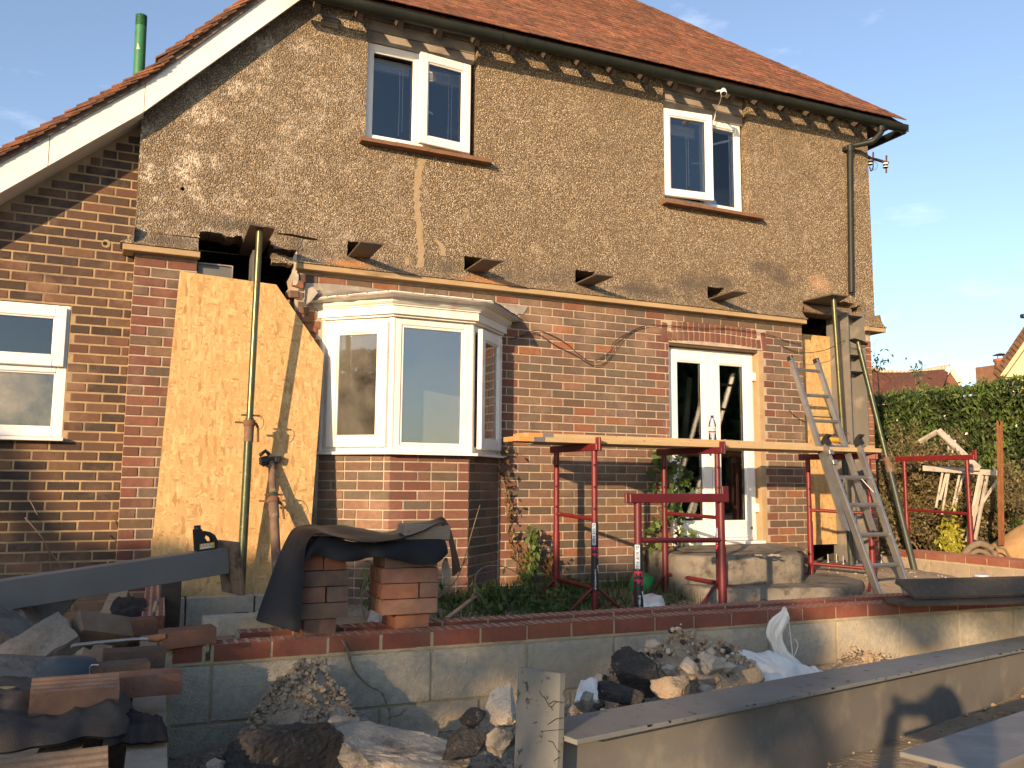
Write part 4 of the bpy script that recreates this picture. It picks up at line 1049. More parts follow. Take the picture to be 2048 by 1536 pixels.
for k in range(-1, NBRK):
    for leaf_, v0 in ((0, .05125), (1, .255)):
        u = .26+.225*k-.105 + (.1125 if leaf_ else 0)+.105
        if k == -1 and leaf_ == 0:
            o = place('brick', PB, fw, fpos(.055, v0, ZB-.0325), (0, 0, FA), (.5, 1, 1), jit(NB, .1)); continue
        if k < 0: continue
        if not leaf_ and k == 2:       # a mortar-smeared half brick
            pass
        o = place('brick', PB, fw, fpos(u, v0+random.uniform(-.003, .003), ZB-.0325+random.uniform(-.002, .002)), (random.uniform(-.008, .008), random.uniform(-.008, .008), FA+random.uniform(-.012, .012)), (1, 1, 1), jit(NB, .14))
mb = MB()      # mortar in the brick course joints, slightly irregular
LW_ = NBRK*.225+.3
for k in range(-1, NBRK+1):
    for leaf_, v0 in ((0, 0), (1, .204)):
        u = .26+.225*(k-.5)+(.1125 if leaf_ else 0)
        if u < .1: u = .115 if not leaf_ else u
        if u < .05: continue
        top = ZB-random.uniform(.001, .006); vs_ = random.uniform(-.002, .002)
        mb.box(u-.0065, u+.0065, v0+.003+vs_, v0+.1, ZB-.065, top, MF)
mb.box(0, LW_, .002, .1, ZC, ZB-.0652, MF); mb.box(.0, LW_, .206, .305, ZC, ZB-.0652, MF)
mb.build('mortar_joint', M['mortar_new'], fw)
# concrete blocks, two courses, front leaf (joints every second brick), rear leaf joined
bl = MB(); vs_, fs_ = bevel_box(-.5, .5, -.5, .5, -.5, .5, .012); bl.add(vs_, fs_); BLK = bl.mesh('concrete_block', M['block'])
for c_i in range(3):
    zt = ZC-c_i*.225; off = .1475 if c_i % 2 == 0 else -.0775
    u = off-.45
    while u < LW_:
        a, b = max(.004, u+.006), min(LW_, u+.45-.006)
        if b-a > .06: place('concrete_block', BLK, fw, fpos((a+b)/2, .052, zt-.1075-.005), (0, 0, FA), (b-a, .1, .212))
        u += .45
mb = MB(); mb.box(.004, LW_, .010, .1, -1.1, ZC-.0002, MF); mb.box(.004, LW_, .21, .305, -1.1, ZC-.0002, MF)
for u in (): # fat mortar smears at two joints
    for i in range(6):
        z = ZC-.02-i*.035; mb.box(u-.03-random.uniform(0, .012), u+.03+random.uniform(0, .012), -.004, .012, z-.04, z-.003, MF, .003)
mb.box(-.03, .006, .0, .1, -1.0, ZC+.06, MF, .004)
mb.build('mortar_core', M['mortar_new'], fw)

# =================================================================== LEFT FOOTING WALL (two leaves of pale block, running past the front)
lw = thing('block_wall', 'pale concrete block cavity wall running from the foreground to the left corner of the house', 'wall', (-.1, -4, -.8))
def lpos(u, v, z): return fpos(u, v, z)
for (u0, u1, nm) in ((-.125, -.022, 0), (-.345, -.235, 1)):
    v = -3.0; i = 0
    while v < 2.75:
        for c_i in range(2):
            vv = v-(.225 if c_i else 0)
            place('concrete_block', BLK, lw, lpos((u0+u1)/2, vv+.22, ZC-.115-c_i*.225), (0, 0, FA+PI/2), (.438, u1-u0, .213)).data = BLK
        v += .45; i += 1
for o in lw.children:
    o.active_material_index = 0
BLL = BLK.copy(); BLL.materials.clear(); BLL.materials.append(M['block_light'])
for o in lw.children: o.data = BLL
mb = MB(); mb.box(-.12, -.028, -3.0, 2.6, -1.2, ZC-.012, MF); mb.box(-.34, -.24, -3, 2.6, -1.2, ZC-.012, MF); mb.build('mortar_core', M['mortar_new'], lw)
for k in range(10):    # inner leaf already has its red bricks near the house
    v = .95+.225*k
    if v > 2.7: break
    place('brick', PB, lw, lpos(-.075, v, ZB-.035), (0, 0, FA+PI/2+random.uniform(-.01, .01)), (1, 1, 1), jit(NB, .12))

# =================================================================== RIGHT FOOTING WALL
rw = thing('footing_wall', 'low brick topped footing wall running forward from the right corner of the house', 'wall', (7.5, -1.5, -.6))
RX = 7.47; RZ = -.115
for k in range(9):
    for leaf_, x0 in ((0, RX+.051), (1, RX+.255)):
        y = -.25-.225*k-(.1125 if leaf_ else 0)
        place('brick', PB, rw, (x0, y, RZ-.0325), (0, 0, PI/2+random.uniform(-.01, .01)), (1, 1, 1), jit(NB, .12))
for k in range(-1, 5):
    for c_i in range(2):
        place('concrete_block', BLK, rw, (RX+.052, -.2-.45*k-.225*c_i-.2, RZ-.077-.112-c_i*.225), (0, 0, PI/2), (.438, .1, .213)).data = BLL
mb = MB(); mb.box(RX+.008, RX+.1, -2.4, -.14, -.8, RZ-.0655); mb.box(RX+.21, RX+.3, -2.4, -.14, -.8, RZ-.0655)
for k in range(10): mb.box(RX+.003, RX+.1, -.1375-.225*k-.0065, -.1375-.225*k+.0065, RZ-.065, RZ-.004)
mb.build('mortar_core', M['mortar_new'], rw)

# =================================================================== STEPS
st = thing('concrete_steps', 'mossy concrete doorstep with two worn treads below the french doors', 'steps', (5.2, -.6, -.5))
def slab(poly, z0, z1, nm, seed):
    """worn slab, edges subdivided and roughened"""
    pts = []; rs = random.Random(seed)
    for i in range(len(poly)):
        a = Vector(poly[i]); b = Vector(poly[(i+1) % len(poly)]); n = max(2, int((b-a).length/.07))
        for k in range(n): p = a.lerp(b, k/n); pts.append(p+Vector((rs.uniform(-.006, .006), rs.uniform(-.008, .008))))
    n = len(pts); mb = MB(); c = sum(pts, Vector((0, 0)))/n
    lay = [(0, z0), (0, z1-.03), (.012, z1-.010), (.03, z1)]
    rings = [[Vector((p.x+(c.x-p.x)*k*1.3, p.y+(c.y-p.y)*k*1.3, z+rs.uniform(-.004, .004))) for p in pts] for k, z in lay]
    vs = [v for r_ in rings for v in r_]; fs = [(i*n+k, i*n+(k+1) % n, (i+1)*n+(k+1) % n, (i+1)*n+k) for i in range(3) for k in range(n)]
    mb.smooth = True; mb.add(vs, fs)
    mb.add(rings[-1]+[Vector((c.x, c.y, z1+.002))], [(k, (k+1) % n, n) for k in range(n)])
    return mb.build(nm, M['concrete'], st)
slab([(4.50, .0), (4.42, -.62), (4.75, -.86), (5.45, -.98), (5.62, -.85), (6.12, .0)], -.42, -.055, 'top_step', 1)
slab([(4.45, -.3), (4.42, -.95), (4.8, -1.15), (5.55, -1.38), (6.2, -.98), (6.5, .0)], -.62, -.295, 'bottom_step', 2)
mb = MB(); mb.prism([(4.70, -.03), (5.98, -.03), (6.12, -.56), (4.5, -.50)], 'z', -.06, -.052); 
mb = MB(); mb.add([Vector((4.76, .004, -.028)), Vector((6.0, .004, -.028)), Vector((6.25, -.1, -.065)), Vector((5.9, -.62, -.052)), Vector((4.6, -.45, -.05))], [(0, 1, 2, 3, 4)]); mb.build('sloped_fillet', M['concrete'], st)
for i, (px, py) in enumerate(((1525, 1110), (1545, 1116))):
    pass
# =================================================================== OSB SHEETS
def in_plane(o, u, v, w_):     # matrix from origin, in-plane axes, thickness axis
    return Matrix(((u.x, w_.x, v.x, o.x), (u.y, w_.y, v.y, o.y), (u.z, w_.z, v.z, o.z), (0, 0, 0, 1)))
BL = Vector((.205, -.40, -.235)); TLp = Vector((.318, -.035, 2.135)); vv = (TLp-BL).normalized(); uu = Vector((1, -.02, -.075)); uu = (uu-vv*uu.dot(vv)).normalized(); ww = uu.cross(vv)*-1
Mo = in_plane(BL, uu, vv, ww)
ob = thing('osb_sheet', 'large tan strand board sheet with one corner cut off leaning over the left opening', 'board', BL)
mb = MB(); mb.prism([(0, 0), (1.075, 0), (1.118, 1.87), (.715, 2.40), (0, 2.40)], 'y', 0, .018)
o = mb.build('sheet', M['osb'], None); o.matrix_world = Mo; o.parent = ob; o.location = Mo.translation-ob.location; o.rotation_euler = Mo.to_euler()
ob2 = thing('osb_strip', 'narrow upright strand board strip closing the right opening behind the ladder', 'board', (6.75, .25, -.2))
mb = MB(); mb.prism([(6.52, -.075), (7.12, -.075), (7.12, 2.20), (6.52, 2.20)], 'y', .21, .228); mb.v = [(x-6.5, y, z) for x, y, z in mb.v]; o = mb.build('strip', M['osb'], ob2); o.location = Vector((6.5, 0, 0))-ob2.location
mb = MB(); mb.box(6.515, 6.60, .17, .2085, -.075, 2.14, None, .003); mb.build('batten', M['greyboard'], ob2)
mb = MB(); mb.box(6.60, 7.1, .18, .2085, 1.30, 1.345, None, .003); mb.build('batten', M['batten'], ob2)
# concrete pad, base bolts under the right column
mb = MB(); mb.box(6.45, 7.6, -.25, .4, -.7, -.395, None, .02); pad = mb.build('concrete_pad', M['concrete']); tag(pad, 'rough concrete pad under the right steel column', 'concrete pad')

# =================================================================== STEEL COLUMNS
rc = thing('steel_column', 'grey primed steel column with bolt holes standing in the right opening', 'steel column', (7.2, .1, -.3))
X0, X1, YN, YF = 7.085, 7.335, -.055, .255; ZT = 2.445
mb = MB()
hl = []
for i, z in enumerate((2.33, 2.24, 2.15, 1.97)):
    for y in (.03, .085, .17): hl.append([(y+.008*math.cos(a), z+.008*math.sin(a)) for a in [j*PI/4 for j in range(8)]])
mb.prism([(YN, -.255), (YF, -.255), (YF, ZT), (YN, ZT)], 'x', X0, X0+.014, hl)
rcb = mb.build('flange', M['steel'], rc)
mb = MB(); mb.box(X1-.014, X1, YN, YF, -.255, ZT); mb.build('flange', M['steel'], rc)
mb = MB(); mb.box(X0+.0145, X1-.0145, .095, .105, -.255, ZT-.002); mb.build('web', M['steel'], rc)
for z in (ZT-.03, 1.98, 1.80):
    mb = MB(); mb.box(X0+.0145, X1-.0145, YN+.004, .0945, z-.012, z); mb.build('stiffener', M['steel'], rc)
mb = MB(); mb.box(6.78, 7.44, -.16, .34, -.275, -.2555); mb.build('base_plate', M['steel_scuff'], rc)
for x in (6.86, 6.98, 7.40):
    for y in (-.09, .12): mb = MB(); mb.tube((x, y, -.45), (x, y, -.17), .010, 8); mb.lathe([(.019, -.2552), (.019, -.238), (.0, -.238)], 6, Matrix.Translation((x, y, 0))); mb.build('anchor_bolt', M['alu'], rc)
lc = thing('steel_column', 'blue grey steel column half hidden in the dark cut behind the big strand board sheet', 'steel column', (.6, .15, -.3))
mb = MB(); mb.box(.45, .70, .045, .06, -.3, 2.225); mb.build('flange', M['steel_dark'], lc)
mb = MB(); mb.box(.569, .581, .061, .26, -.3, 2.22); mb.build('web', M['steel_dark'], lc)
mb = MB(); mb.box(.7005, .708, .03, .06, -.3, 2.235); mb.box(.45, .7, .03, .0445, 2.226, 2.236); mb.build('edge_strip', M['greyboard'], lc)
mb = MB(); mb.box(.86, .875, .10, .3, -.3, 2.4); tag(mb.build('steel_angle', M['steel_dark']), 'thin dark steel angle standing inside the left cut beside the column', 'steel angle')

# =================================================================== NEEDLES
for i, x in enumerate(needles):
    tl = ['first steel needle plate from the left, sticking out below the filler streak', 'second steel needle plate, above the bay window roof', 'third steel needle plate, above the plain brickwork right of the bay', 'steel needle plate farthest right of the small four, above the door arch'][i]
    z = [2.41, 2.405, 2.405, 2.405][i]; yo = [-.49, -.455, -.415, -.425][i]
    mb = MB(); Mr = frame((x+.095, 0, z), R(-1.5)) ; mb.box(-.09, .09, yo, .3, -.006, .007, Mr, .0015)
    mb.box(-.035, .035, yo*.55, .3, .0075, .045, Mr) if i == 1 else None
    tag(mb.build('needle_plate', M['plate']), tl, 'steel plate', 'steel needle plates through the rendered wall')
for (c, nm) in ((0, 'broad steel head plate on the left green prop'), (1, 'broad steel head plate on the right green prop')):
    mb = MB()
    if c == 0:
        A, B = on_z(500, 446, 2.445), on_z(550, 454, 2.445); d = Vector((.0, 1, .0))
        poly_ = [A, B, B+Vector((.02, .92, 0)), A+Vector((.02, .92, 0))]
    else:
        A, B = on_z(1664, 586.5, 2.515), on_z(1697, 590.5, 2.515)
        poly_ = [A, B, B+Vector((.35, .75, 0)), Vector((6.52, .3, 2.515)), Vector((6.50, .0, 2.515))]
    z = poly_[0].z; mb.prism([(p.x, p.y) for p in poly_], 'z', z-.014, z)
    tag(mb.build('needle_plate', M['plate']), nm, 'steel plate', 'steel needle plates through the rendered wall')
mb = MB(); mb.box(6.5, 7.25, .03, .09, 2.40, 2.50, frame((0, 0, 0)), .01)
mb.box(6.52, 7.3, .1, .25, 2.40, 2.56)
tag(mb.build('old_lintel', M['plate_edge']), 'exposed old lintel in the broken top of the right opening', 'lintel')

# =================================================================== PROPS
def prop(label, top, bot, joint, ri, ro, mi, mo, top_plate=True, base=True):
    top = Vector(top); bot = Vector(bot); d = (top-bot).normalized(); J = bot.lerp(top, joint)
    t = thing('acrow_prop', label, 'prop', bot, 'adjustable steel props')
    mb = MB(); mb.path([J-d*.25, top], ri, 14); inn = mb.build('inner_tube', M[mi], t)
    x = d.cross(Vector((0, 1, .1))).normalized(); y = d.cross(x)
    mb = MB(); L = (top-J).length; n = int(L/.1)
    for k in range(1, n): mb.lathe([(.008, 0), (0, .0008)], 8, Matrix.Translation(J+d*(k*.1)+(x*.707*-1+y*-.707)*(ri-.0006)) @ (-(x+y)).to_track_quat('Z', 'Y').to_matrix().to_4x4())
    mb.build('pin_holes', M['black'], inn)
    mb = MB(); mb.path([bot, J], ro, 14); out = mb.build('outer_tube', M[mo], t)
    mb = MB(); mb.path([J-d*.17, J-d*.02], ro+.004, 14); mb.build('threaded_collar', M['prop_rust'], t)
    mb = MB(); mb.path([J-d*.055, J-d*.015], ro+.012, 10); mb.bar(J-d*.035, J-d*.035+x*.10, .016, .014); nut = mb.build('collar_nut', M['rust'], t)
    mb = MB(); hx = J-d*.03-x*(ro+.012)+y*-.01; mb.path([hx, hx-x*.02-d*.03, hx-x*.025-d*.14], .008, 7); mb.build('handle', M['rust'], nut)
    mb = MB(); mb.tube(J+d*.02-x*.07, J+d*.02+x*.06, .007, 7); pts = [J+d*.02-x*.07+(-x*.03*math.sin(a)-d*.05*(1-math.cos(a)))*1.0 for a in [k*PI/6 for k in range(9)]]
    mb.path(pts, .0025, 5); mb.build('locking_pin', M['rust'], t)
    Q = d.to_track_quat('Z', 'Y').to_matrix().to_4x4()
    if top_plate: mb = MB(); mb.box(-.065, .065, -.065, .065, 0, .006, Matrix.Translation(top) @ Q); mb.build('head_plate', M['plate'], t)
    if base: mb = MB(); mb.box(-.07, .07, -.07, .07, -.006, 0, Matrix.Translation(bot) @ Q); mb.build('base_plate', M['plate'], t)
    return t
Yp = -.42
P0 = on_y(519, 466, -.40); P1 = on_y(479, 1222, -.52); J0 = on_y(501, 840, -.46)
prop('tall green adjustable prop standing in front of the big strand board sheet', (P0.x, P0.y, 2.430), P1, (J0-P1).length/(P0-P1).length, .0245, .0305, 'prop_brass', 'prop_green')
T0, T1 = on_y(1667, 600, -.30), on_y(1704, 1143, -.24)
T0.z = 2.50
J1 = on_y(1690, 870, -.27); prop('upright green prop under the right head plate, half hidden by the ladder', T0, T1, (J1-T1).length/(T0-T1).length, .0245, .03, 'prop_brass', 'prop_dark')
# raking prop against the column
D0_, D1_ = on_y(1716, 684, -.10), on_y(1838, 1176, -.52)
J2 = D1_.lerp(D0_, .50); prop('dark raking prop leaning against the right steel column from the footing', D0_, D1_, .52, .0245, .031, 'prop_green', 'prop_dark', False)
mb = MB(); dd = (D0_-D1_).normalized(); Q = dd.to_track_quat('Z', 'Y').to_matrix().to_4x4()
mb.prism([(-.10, -.05), (-.02, -.07), (.09, -.06), (.13, .0), (.06, .07), (-.09, .06)], 'z', 0, .007); mb.v = [tuple((Matrix.Translation(D0_) @ Matrix.Rotation(.25, 4, 'Y')) @ Vector(v)) for v in mb.v]
tag(mb.build('bent_plate', M['plate']), 'bent steel plate wedged on top of the raking prop', 'steel plate')
# short rusty raking prop in front of the board
S0, S1 = on_y(543, 925, -.30), on_y(556, 1190, -.85)
t = prop('short rusty brown prop leaning on the big strand board sheet behind the black sheeting', S0, S1, .72, .026, .033, 'prop_rust', 'prop_rust', False)
d = (S0-S1).normalized(); Q = d.to_track_quat('Z', 'Y').to_matrix().to_4x4()
P = S1.lerp(S0, .63); mb = MB(); mb.lathe([(.0338, -.05), (.0338, .045)], 14, Matrix.Translation(P) @ Q); sk = mb.build('sticker', M['sticker_white'], t)
mb = MB(); mb.lathe([(.0343, .0), (.0343, .026)], 14, Matrix.Translation(P) @ Q); mb.build('sticker_band', M['sticker_pink'], sk)
mb = MB(); mb.lathe([(.0335, .085), (.0335, .12)], 14, Matrix.Translation(P) @ Q); mb.build('green_band', M['prop_green'], t)
mb = MB(); hd = S0+d*.0
for sx in (-1, 1):
    mb.box(-.085 if sx < 0 else .01, -.01 if sx < 0 else .06, -.03, .03, .0, .055, Matrix.Translation(hd) @ Matrix.Rotation(sx*.2, 4, 'Y'), .012)
mb.bar(hd+Vector((-.09, 0, .02)), hd+Vector((.07, 0, .035)), .03, .03); mb.path([hd+Vector((-.09, -.01, .05)), hd+Vector((-.05, -.02, .085)), hd+Vector((-.02, -.01, .06))], .014, 8); mb.path([hd+Vector((-.085, -.01, .0)), hd+Vector((-.06, -.02, -.02)), hd+Vector((-.03, -.01, .0))], .014, 8)
mb.build('coupler', M['plastic_black'], t)

# =================================================================== TRESTLES
FONT = {'E': ['111', '100', '110', '100', '111'], 'F': ['111', '100', '110', '100', '100'], 'R': ['110', '101', '110', '101', '101'], 'O': ['111', '101', '101', '101', '111'], 'n': ['000', '000', '110', '101', '101'], 'H': ['101', '101', '111', '101', '101'], 'f': ['011', '010', '111', '010', '010'], 'i': ['1', '0', '1', '1', '1'], 'r': ['00', '11', '10', '10', '10'], 'e': ['111', '101', '111', '100', '111'], 'm': ['00000', '11111', '10101', '10101', '10101'], '.': ['0', '0', '0', '0', '1'], 'c': ['000', '111', '100', '100', '111'], 'o': ['000', '111', '101', '101', '111'], 'u': ['000', '101', '101', '101', '111'], 'k': ['100', '101', '110', '110', '101'], 's': ['011', '100', '010', '001', '110'], ' ': ['0', '0', '0', '0', '0']}
def text_strip(txt, M4, cell, mat, parent, name='lettering', r_=.0265):
    """pixel letters wrapped on a tube: M4 z axis = tube axis, text runs downwards"""
    mb = MB(); x = 0
    for ch in txt:
        g = FONT.get(ch, FONT[' ']); wd = len(g[0])
        for j, row in enumerate(g):
            for i, b in enumerate(row):
                if b == '1':
                    z0 = -(x+i)*cell; z1 = z0-cell; a0 = (2.5-j)*cell/r_; a1 = a0-cell/r_
                    p = lambda a, z: M4 @ Vector((r_*math.sin(a), -r_*math.cos(a), z))
                    mb.add([p(a0, z0), p(a1, z0), p(a1, z1), p(a0, z1)], [(0, 1, 2, 3)])
        x += wd+1
    return mb.build(name, mat, parent)
def trestle(label, far, near, zf, zn, ztop, mat, sticker=None, tails=(.07, .07), holes=True, rr=.0235, group='red scaffold trestles', rungs=(.56, .16), upst=True):
    """far/near: plan positions of the two legs"""
    far = Vector((*far, 0)); near = Vector((*near, 0)); d = (near-far).normalized(); s = Vector((-d.y, d.x, 0))
    t = thing('trestle', label, 'trestle', ((far+near)/2)+Vector((0, 0, min(zf, zn))), group)
    mb = MB(); a = far-d*tails[0]; b = near+d*tails[1]; a.z = b.z = ztop-.028; mb.bar(a, b, .055, .055, Vector((0, 0, 1)), .004); bm_ = mb.build('head_beam', M[mat], t)
    if upst:
        for e, pt in ((1, b), (-1, a)):
            mb = MB(); mb.bar(pt-d*e*.012+Vector((0, 0, -.03)), pt-d*e*.012+Vector((0, 0, .075 if e > 0 else .03)), .058, .02, s, .004); mb.build('end_stop', M[mat], bm_)
    for nm, P, zg in (('far', far, zf), ('near', near, zn)):
        mb = MB(); mb.path([P+Vector((0, 0, zg)), P+Vector((0, 0, ztop-.05))], rr, 14); leg = mb.build('leg', M[mat], t)
        mb = MB(); mb.path([P+Vector((0, 0, zg)), P+Vector((0, 0, zg+.62))], rr+.0045, 14); mb.build('outer_leg', M[mat], leg)
        mb = MB()
        for sg in (-1, 1):
            mb.path([P+Vector((0, 0, zg+.24)), P+s*sg*.28+Vector((0, 0, zg+.02))], .0125, 8)
        mb.build('foot_brace', M[mat], t)
        if holes:
            mb = MB()
            for k in range(3):
                z = ztop-.17-k*.17; nv = (-d*0+Vector((-.35, -.94, 0))).normalized()
                mb.lathe([(.011, 0), (0, .001)], 9, Matrix.Translation(P+nv*(rr-.0004)+Vector((0, 0, z))) @ nv.to_track_quat('Z', 'Y').to_matrix().to_4x4())
            mb.build('pin_holes', M['black'], leg)
    for fz in rungs:
        mb = MB(); z0 = zf+.0; mb.path([far+Vector((0, 0, zf+(ztop-zf)*fz+.02)), near+Vector((0, 0, zn+(ztop-zn)*fz-.0))], .0165, 10); mb.build('cross_tube', M[mat], t)
    if sticker:
        P, zt, zb = sticker; Mx = Matrix.Translation(Vector((P[0], P[1], zt))) @ Matrix.Rotation(-.30, 4, 'Z'); rs = P[2]
        def strip(mat_, a0, a1, z0, z1, rad, nm, par):
            m = MB(); m.grid(8, 1, lambda u, v: Mx @ Vector((rad*math.sin(a0+(a1-a0)*u), -rad*math.cos(a0+(a1-a0)*u), z0+(z1-z0)*v))); return m.build(nm, M[mat_], par)
        L = zt-zb; sk = strip('sticker_black', -1.25, 1.25, 0, -L, rs+.0006, 'sticker', t)
        strip('sticker_blue', -1.0, .1, -.004, -L*.33, rs+.001, 'sticker_panel', sk)
        text_strip('On Hire from', Mx @ Matrix.Translation((0, 0, -.01)) @ Matrix.Rotation(-.42, 4, 'Z'), .0036, M['sticker_black'], sk, 'lettering', rs+.0014)
        text_strip('EF', Mx @ Matrix.Translation((0, 0, -L*.36)) @ Matrix.Rotation(-.25, 4, 'Z'), .0118, M['sticker_pink'], sk, 'lettering', rs+.0014)
        m = MB(); zz = -L*.68     # worn, unreadable line of white print
        while zz > -L*.97:
            hh_ = random.uniform(.003, .008); a0 = random.uniform(-.30, -.12); a1 = random.uniform(.05, .26)
            m.grid(2, 1, lambda u, v: Mx @ Vector(((rs+.0014)*math.sin(a0+(a1-a0)*u), -(rs+.0014)*math.cos(a0+(a1-a0)*u), zz-hh_*v))); zz -= hh_+random.uniform(.0015, .004)
        m.build('worn_print', M['sticker_white'], sk)
        m = MB(); q0 = -L*.62
        m.add([Mx @ Vector((.020*1.0, -.0245, q0)), Mx @ Vector((.026, -.0195, q0-.055)), Mx @ Vector((.0225, -.0215, q0-.055)), Mx @ Vector((.012, -.0275, q0-.004))], [(0, 1, 2, 3)]); m.build('lettering', M['sticker_white'], sk)
    return t
A_f, A_n = on_y(1113, 1000, -.40), on_y(1189, 1000, -1.0)
trestle('bright red trestle under the left end of the planks beside the bay', A_f.xy, A_n.xy, -.47, -.47, .868, 'red', ((A_n.x, A_n.y, .0282), .255, -.27+.0))
B_f, B_n = on_y(1329, 1000, -.42), on_y(1436, 1000, -1.0)
trestle('red trestle under the middle of the planks in front of the french doors', B_f.xy, B_n.xy, -.47, -.47, .868, 'maroon', ((B_n.x, B_n.y, .0282), .2, -.2))
D_f, D_n = on_y(1618, 1000, -.42), on_y(1740, 1000, -.88)
trestle('red trestle under the right end of the planks behind the aluminium ladder', D_f.xy, D_n.xy, -.42, -.42, .858, 'red', None)
C_f, C_n = on_y(1276, 1080, -2.45), on_y(1443, 1080, -2.35)
trestle('short maroon trestle standing alone behind the front footing wall', C_f.xy, C_n.xy, -.46, -.46, .498, 'maroon', ((C_f.x, C_f.y, .0282), .20, -.24), (.08, .05), False, .0235, 'red scaffold trestles', (.69,))
E_f, E_n = on_z(1812, 1140, -.5), on_z(1938, 1150, -.5)
E_f = CAMP+ray(1812, 1000)*9.9; E_n = CAMP+ray(1938, 1000)*9.2
trestle('empty red trestle standing beyond the right footing wall by the bare shrub', E_f.xy, E_n.xy, -.38, -.38, .90, 'red', None, (.10, .10), True, .0235, 'red scaffold trestles', (.50,))

# =================================================================== PLANKS
def plank(label, a, b, w_, th, mat='board', ends=True, rz=0):
    """a,b: near-edge end points (top edge)"""
    a = Vector(a); b = Vector(b); d = (b-a).normalized(); s = Vector((-d.y, d.x, 0)).normalized()
    t = thing('scaffold_plank', label, 'plank', a, 'scaffold planks laid across the trestles')
    L = (b-a).length; n = d.cross(s)*1.0
    if n.z < 0: n = -n
    Mx = Matrix(((d.x, s.x, n.x, a.x), (d.y, s.y, n.y, a.y), (d.z, s.z, n.z, a.z), (0, 0, 0, 1)))
    mb = MB(); mb.box(0, L, 0, w_, -th, 0, Mx, .003); mb.build('board', M[mat], t)
    if ends:
        mb = MB(); mb.box(-.0015, .0, .004, w_-.004, -th+.003, -.003, Mx); mb.box(.03, .15, -.0012, -.0002, -th+.002, -.002, Mx) ; mb.build('painted_end', M['orange_paint'], t)
        mb = MB(); mb.box(.155, .25, -.0016, -.0002, -th+.001, -.001, Mx); mb.build('end_band', M['alu'], t)
    return t
zp = .868
PLx = 2.66
plank('upper scaffold plank carrying the water bottle, orange painted left end', (on_y(1050, 866, -.78).x, -.78, zp+.082), (on_y(1750, 890, -.80).x, -.80, zp+.072), .225, .038)
plank('lower scaffold plank under the bottle plank with a grey and orange end', (on_y(1031, 886, -.98).x, -.98, zp+.040), (on_y(1763, 898, -.985).x, -.985, zp+.034), .225, .038)
plank('rear scaffold plank next to the wall, mostly hidden', (3.0, -.745, zp+.040), (6.5, -.74, zp+.034), .225, .038, 'board', False)
# bottle
bt = thing('water_bottle', 'clear drink bottle with a blue cap and red label on the planks before the doors', 'bottle', on_y(1425, 878, -.68))
b0 = Vector((bt.location.x, -.68, zp+.078))
Mb = Matrix.Translation(b0)
mb = MB(); mb.lathe([(.0, 0), (.030, .002), (.033, .012), (.033, .05), (.031, .06), (.033, .07), (.033, .135), (.030, .155), (.022, .178), (.0125, .195), (.0125, .203)], 20, Mb); mb.build('body', M['glass_clear'], bt)
mb = MB(); mb.lathe([(.0318, .003), (.0318, .052)], 20, Mb); mb.build('water', M['glass_clear'], bt)
mb = MB(); mb.lathe([(.0334, .062), (.0334, .118)], 20, Mb); lb = mb.build('label', M['sticker_white'], bt)
mb = MB(); mb.lathe([(.0337, .066), (.0337, .083)], 20, Mb); mb.build('label_band', M['sticker_pink'], lb)
mb = MB()
for k in range(4): mb.grid(3, 1, lambda u, v: Mb @ Vector((.0338*math.sin(-.9+k*.36+u*.2), -.0338*math.cos(-.9+k*.36+u*.2), .092+v*.013+.005*(k % 2))))
mb.build('label_print', M['sticker_pink'], lb)
mb = MB(); mb.lathe([(.0145, .196), (.0145, .222), (.0, .223)], 14, Mb); mb.build('cap', M['cap_blue'], bt)
mb = MB(); P = on_y(1450, 877, -.7); mb.grid(6, 4, lambda u, v: Vector((P.x-.04+.1*u, -.75+.12*v, zp+.079+.008*abs(math.sin(u*7+v*4))))); tag(mb.build('paper_scrap', M['sticker_white']), 'crumpled white paper scrap beside the bottle on the planks', 'paper')
# yellow tool on the right of the planks
P = on_y(1668, 884, -.7); yt = thing('caulking_tube', 'yellow tube lying on the planks by the ladder', 'tube', P)
mb = MB(); mb.path([P+Vector((-.14, 0, .02)), P+Vector((.1, .03, .02))], .026, 12); mb.build('tube', M['yellow'], yt)
mb = MB(); mb.path([P+Vector((.1, .03, .02)), P+Vector((.16, .04, .015))], [.022, .008], 10); mb.build('nozzle', M['plastic_black'], yt)

# =================================================================== LADDER
ld = thing('ladder', 'aluminium extension ladder with black brackets leaning on the planks', 'ladder', (6.2, -1.9, -.45))
def rail(a, b, nm, w_=.058, th=.024):
    mb = MB(); d = (b-a).normalized(); mb.bar(a, b, th, w_, Vector((0, -1, .3)), .003)
    s = d.cross(Vector((0, -1, .3))).normalized()
    mb.bar(a+Vector((0, -.031, .0)), b+Vector((0, -.031, .0)), th+.008, .004, Vector((0, -1, .3)))
    return mb.build(nm, M['alu'], ld)
# lower section plane and upper section plane
lbL, lbR = on_y(1762, 1205, -1.62), on_y(1824, 1205, -1.62); ltL, ltR = on_y(1648, 890, -.98), on_y(1716, 890, -.98)
ubL, ubR = on_y(1700, 1062, -1.26), on_y(1754, 1062, -1.26); utL, utR = on_y(1580, 716, -.52), on_y(1632, 721, -.52)
for a, b in ((lbL, ltL), (lbR, ltR)): rail(a, b, 'rail', .062, .026)
for a, b in ((ubL, utL), (ubR, utR)): rail(a+Vector((0, .045, .0)), b+Vector((0, .0, 0)), 'rail', .052, .022)
def rung(L0, L1, R0, R1, py, w_=.036):
    best = None
    for k in range(400):
        f = k/399; p = L0.lerp(L1, f); e = abs(proj(p)[1]-py)
        if best is None or e < best[0]: best = (e, f)
    f = best[1]; mb = MB(); a, b = L0.lerp(L1, f), R0.lerp(R1, f); b = Vector((b.x, b.y, a.z)); mb.bar(a, b, .03, w_*.75, Vector((0, -.6, .8)), .003); return mb.build('rung', M['alu'], ld)
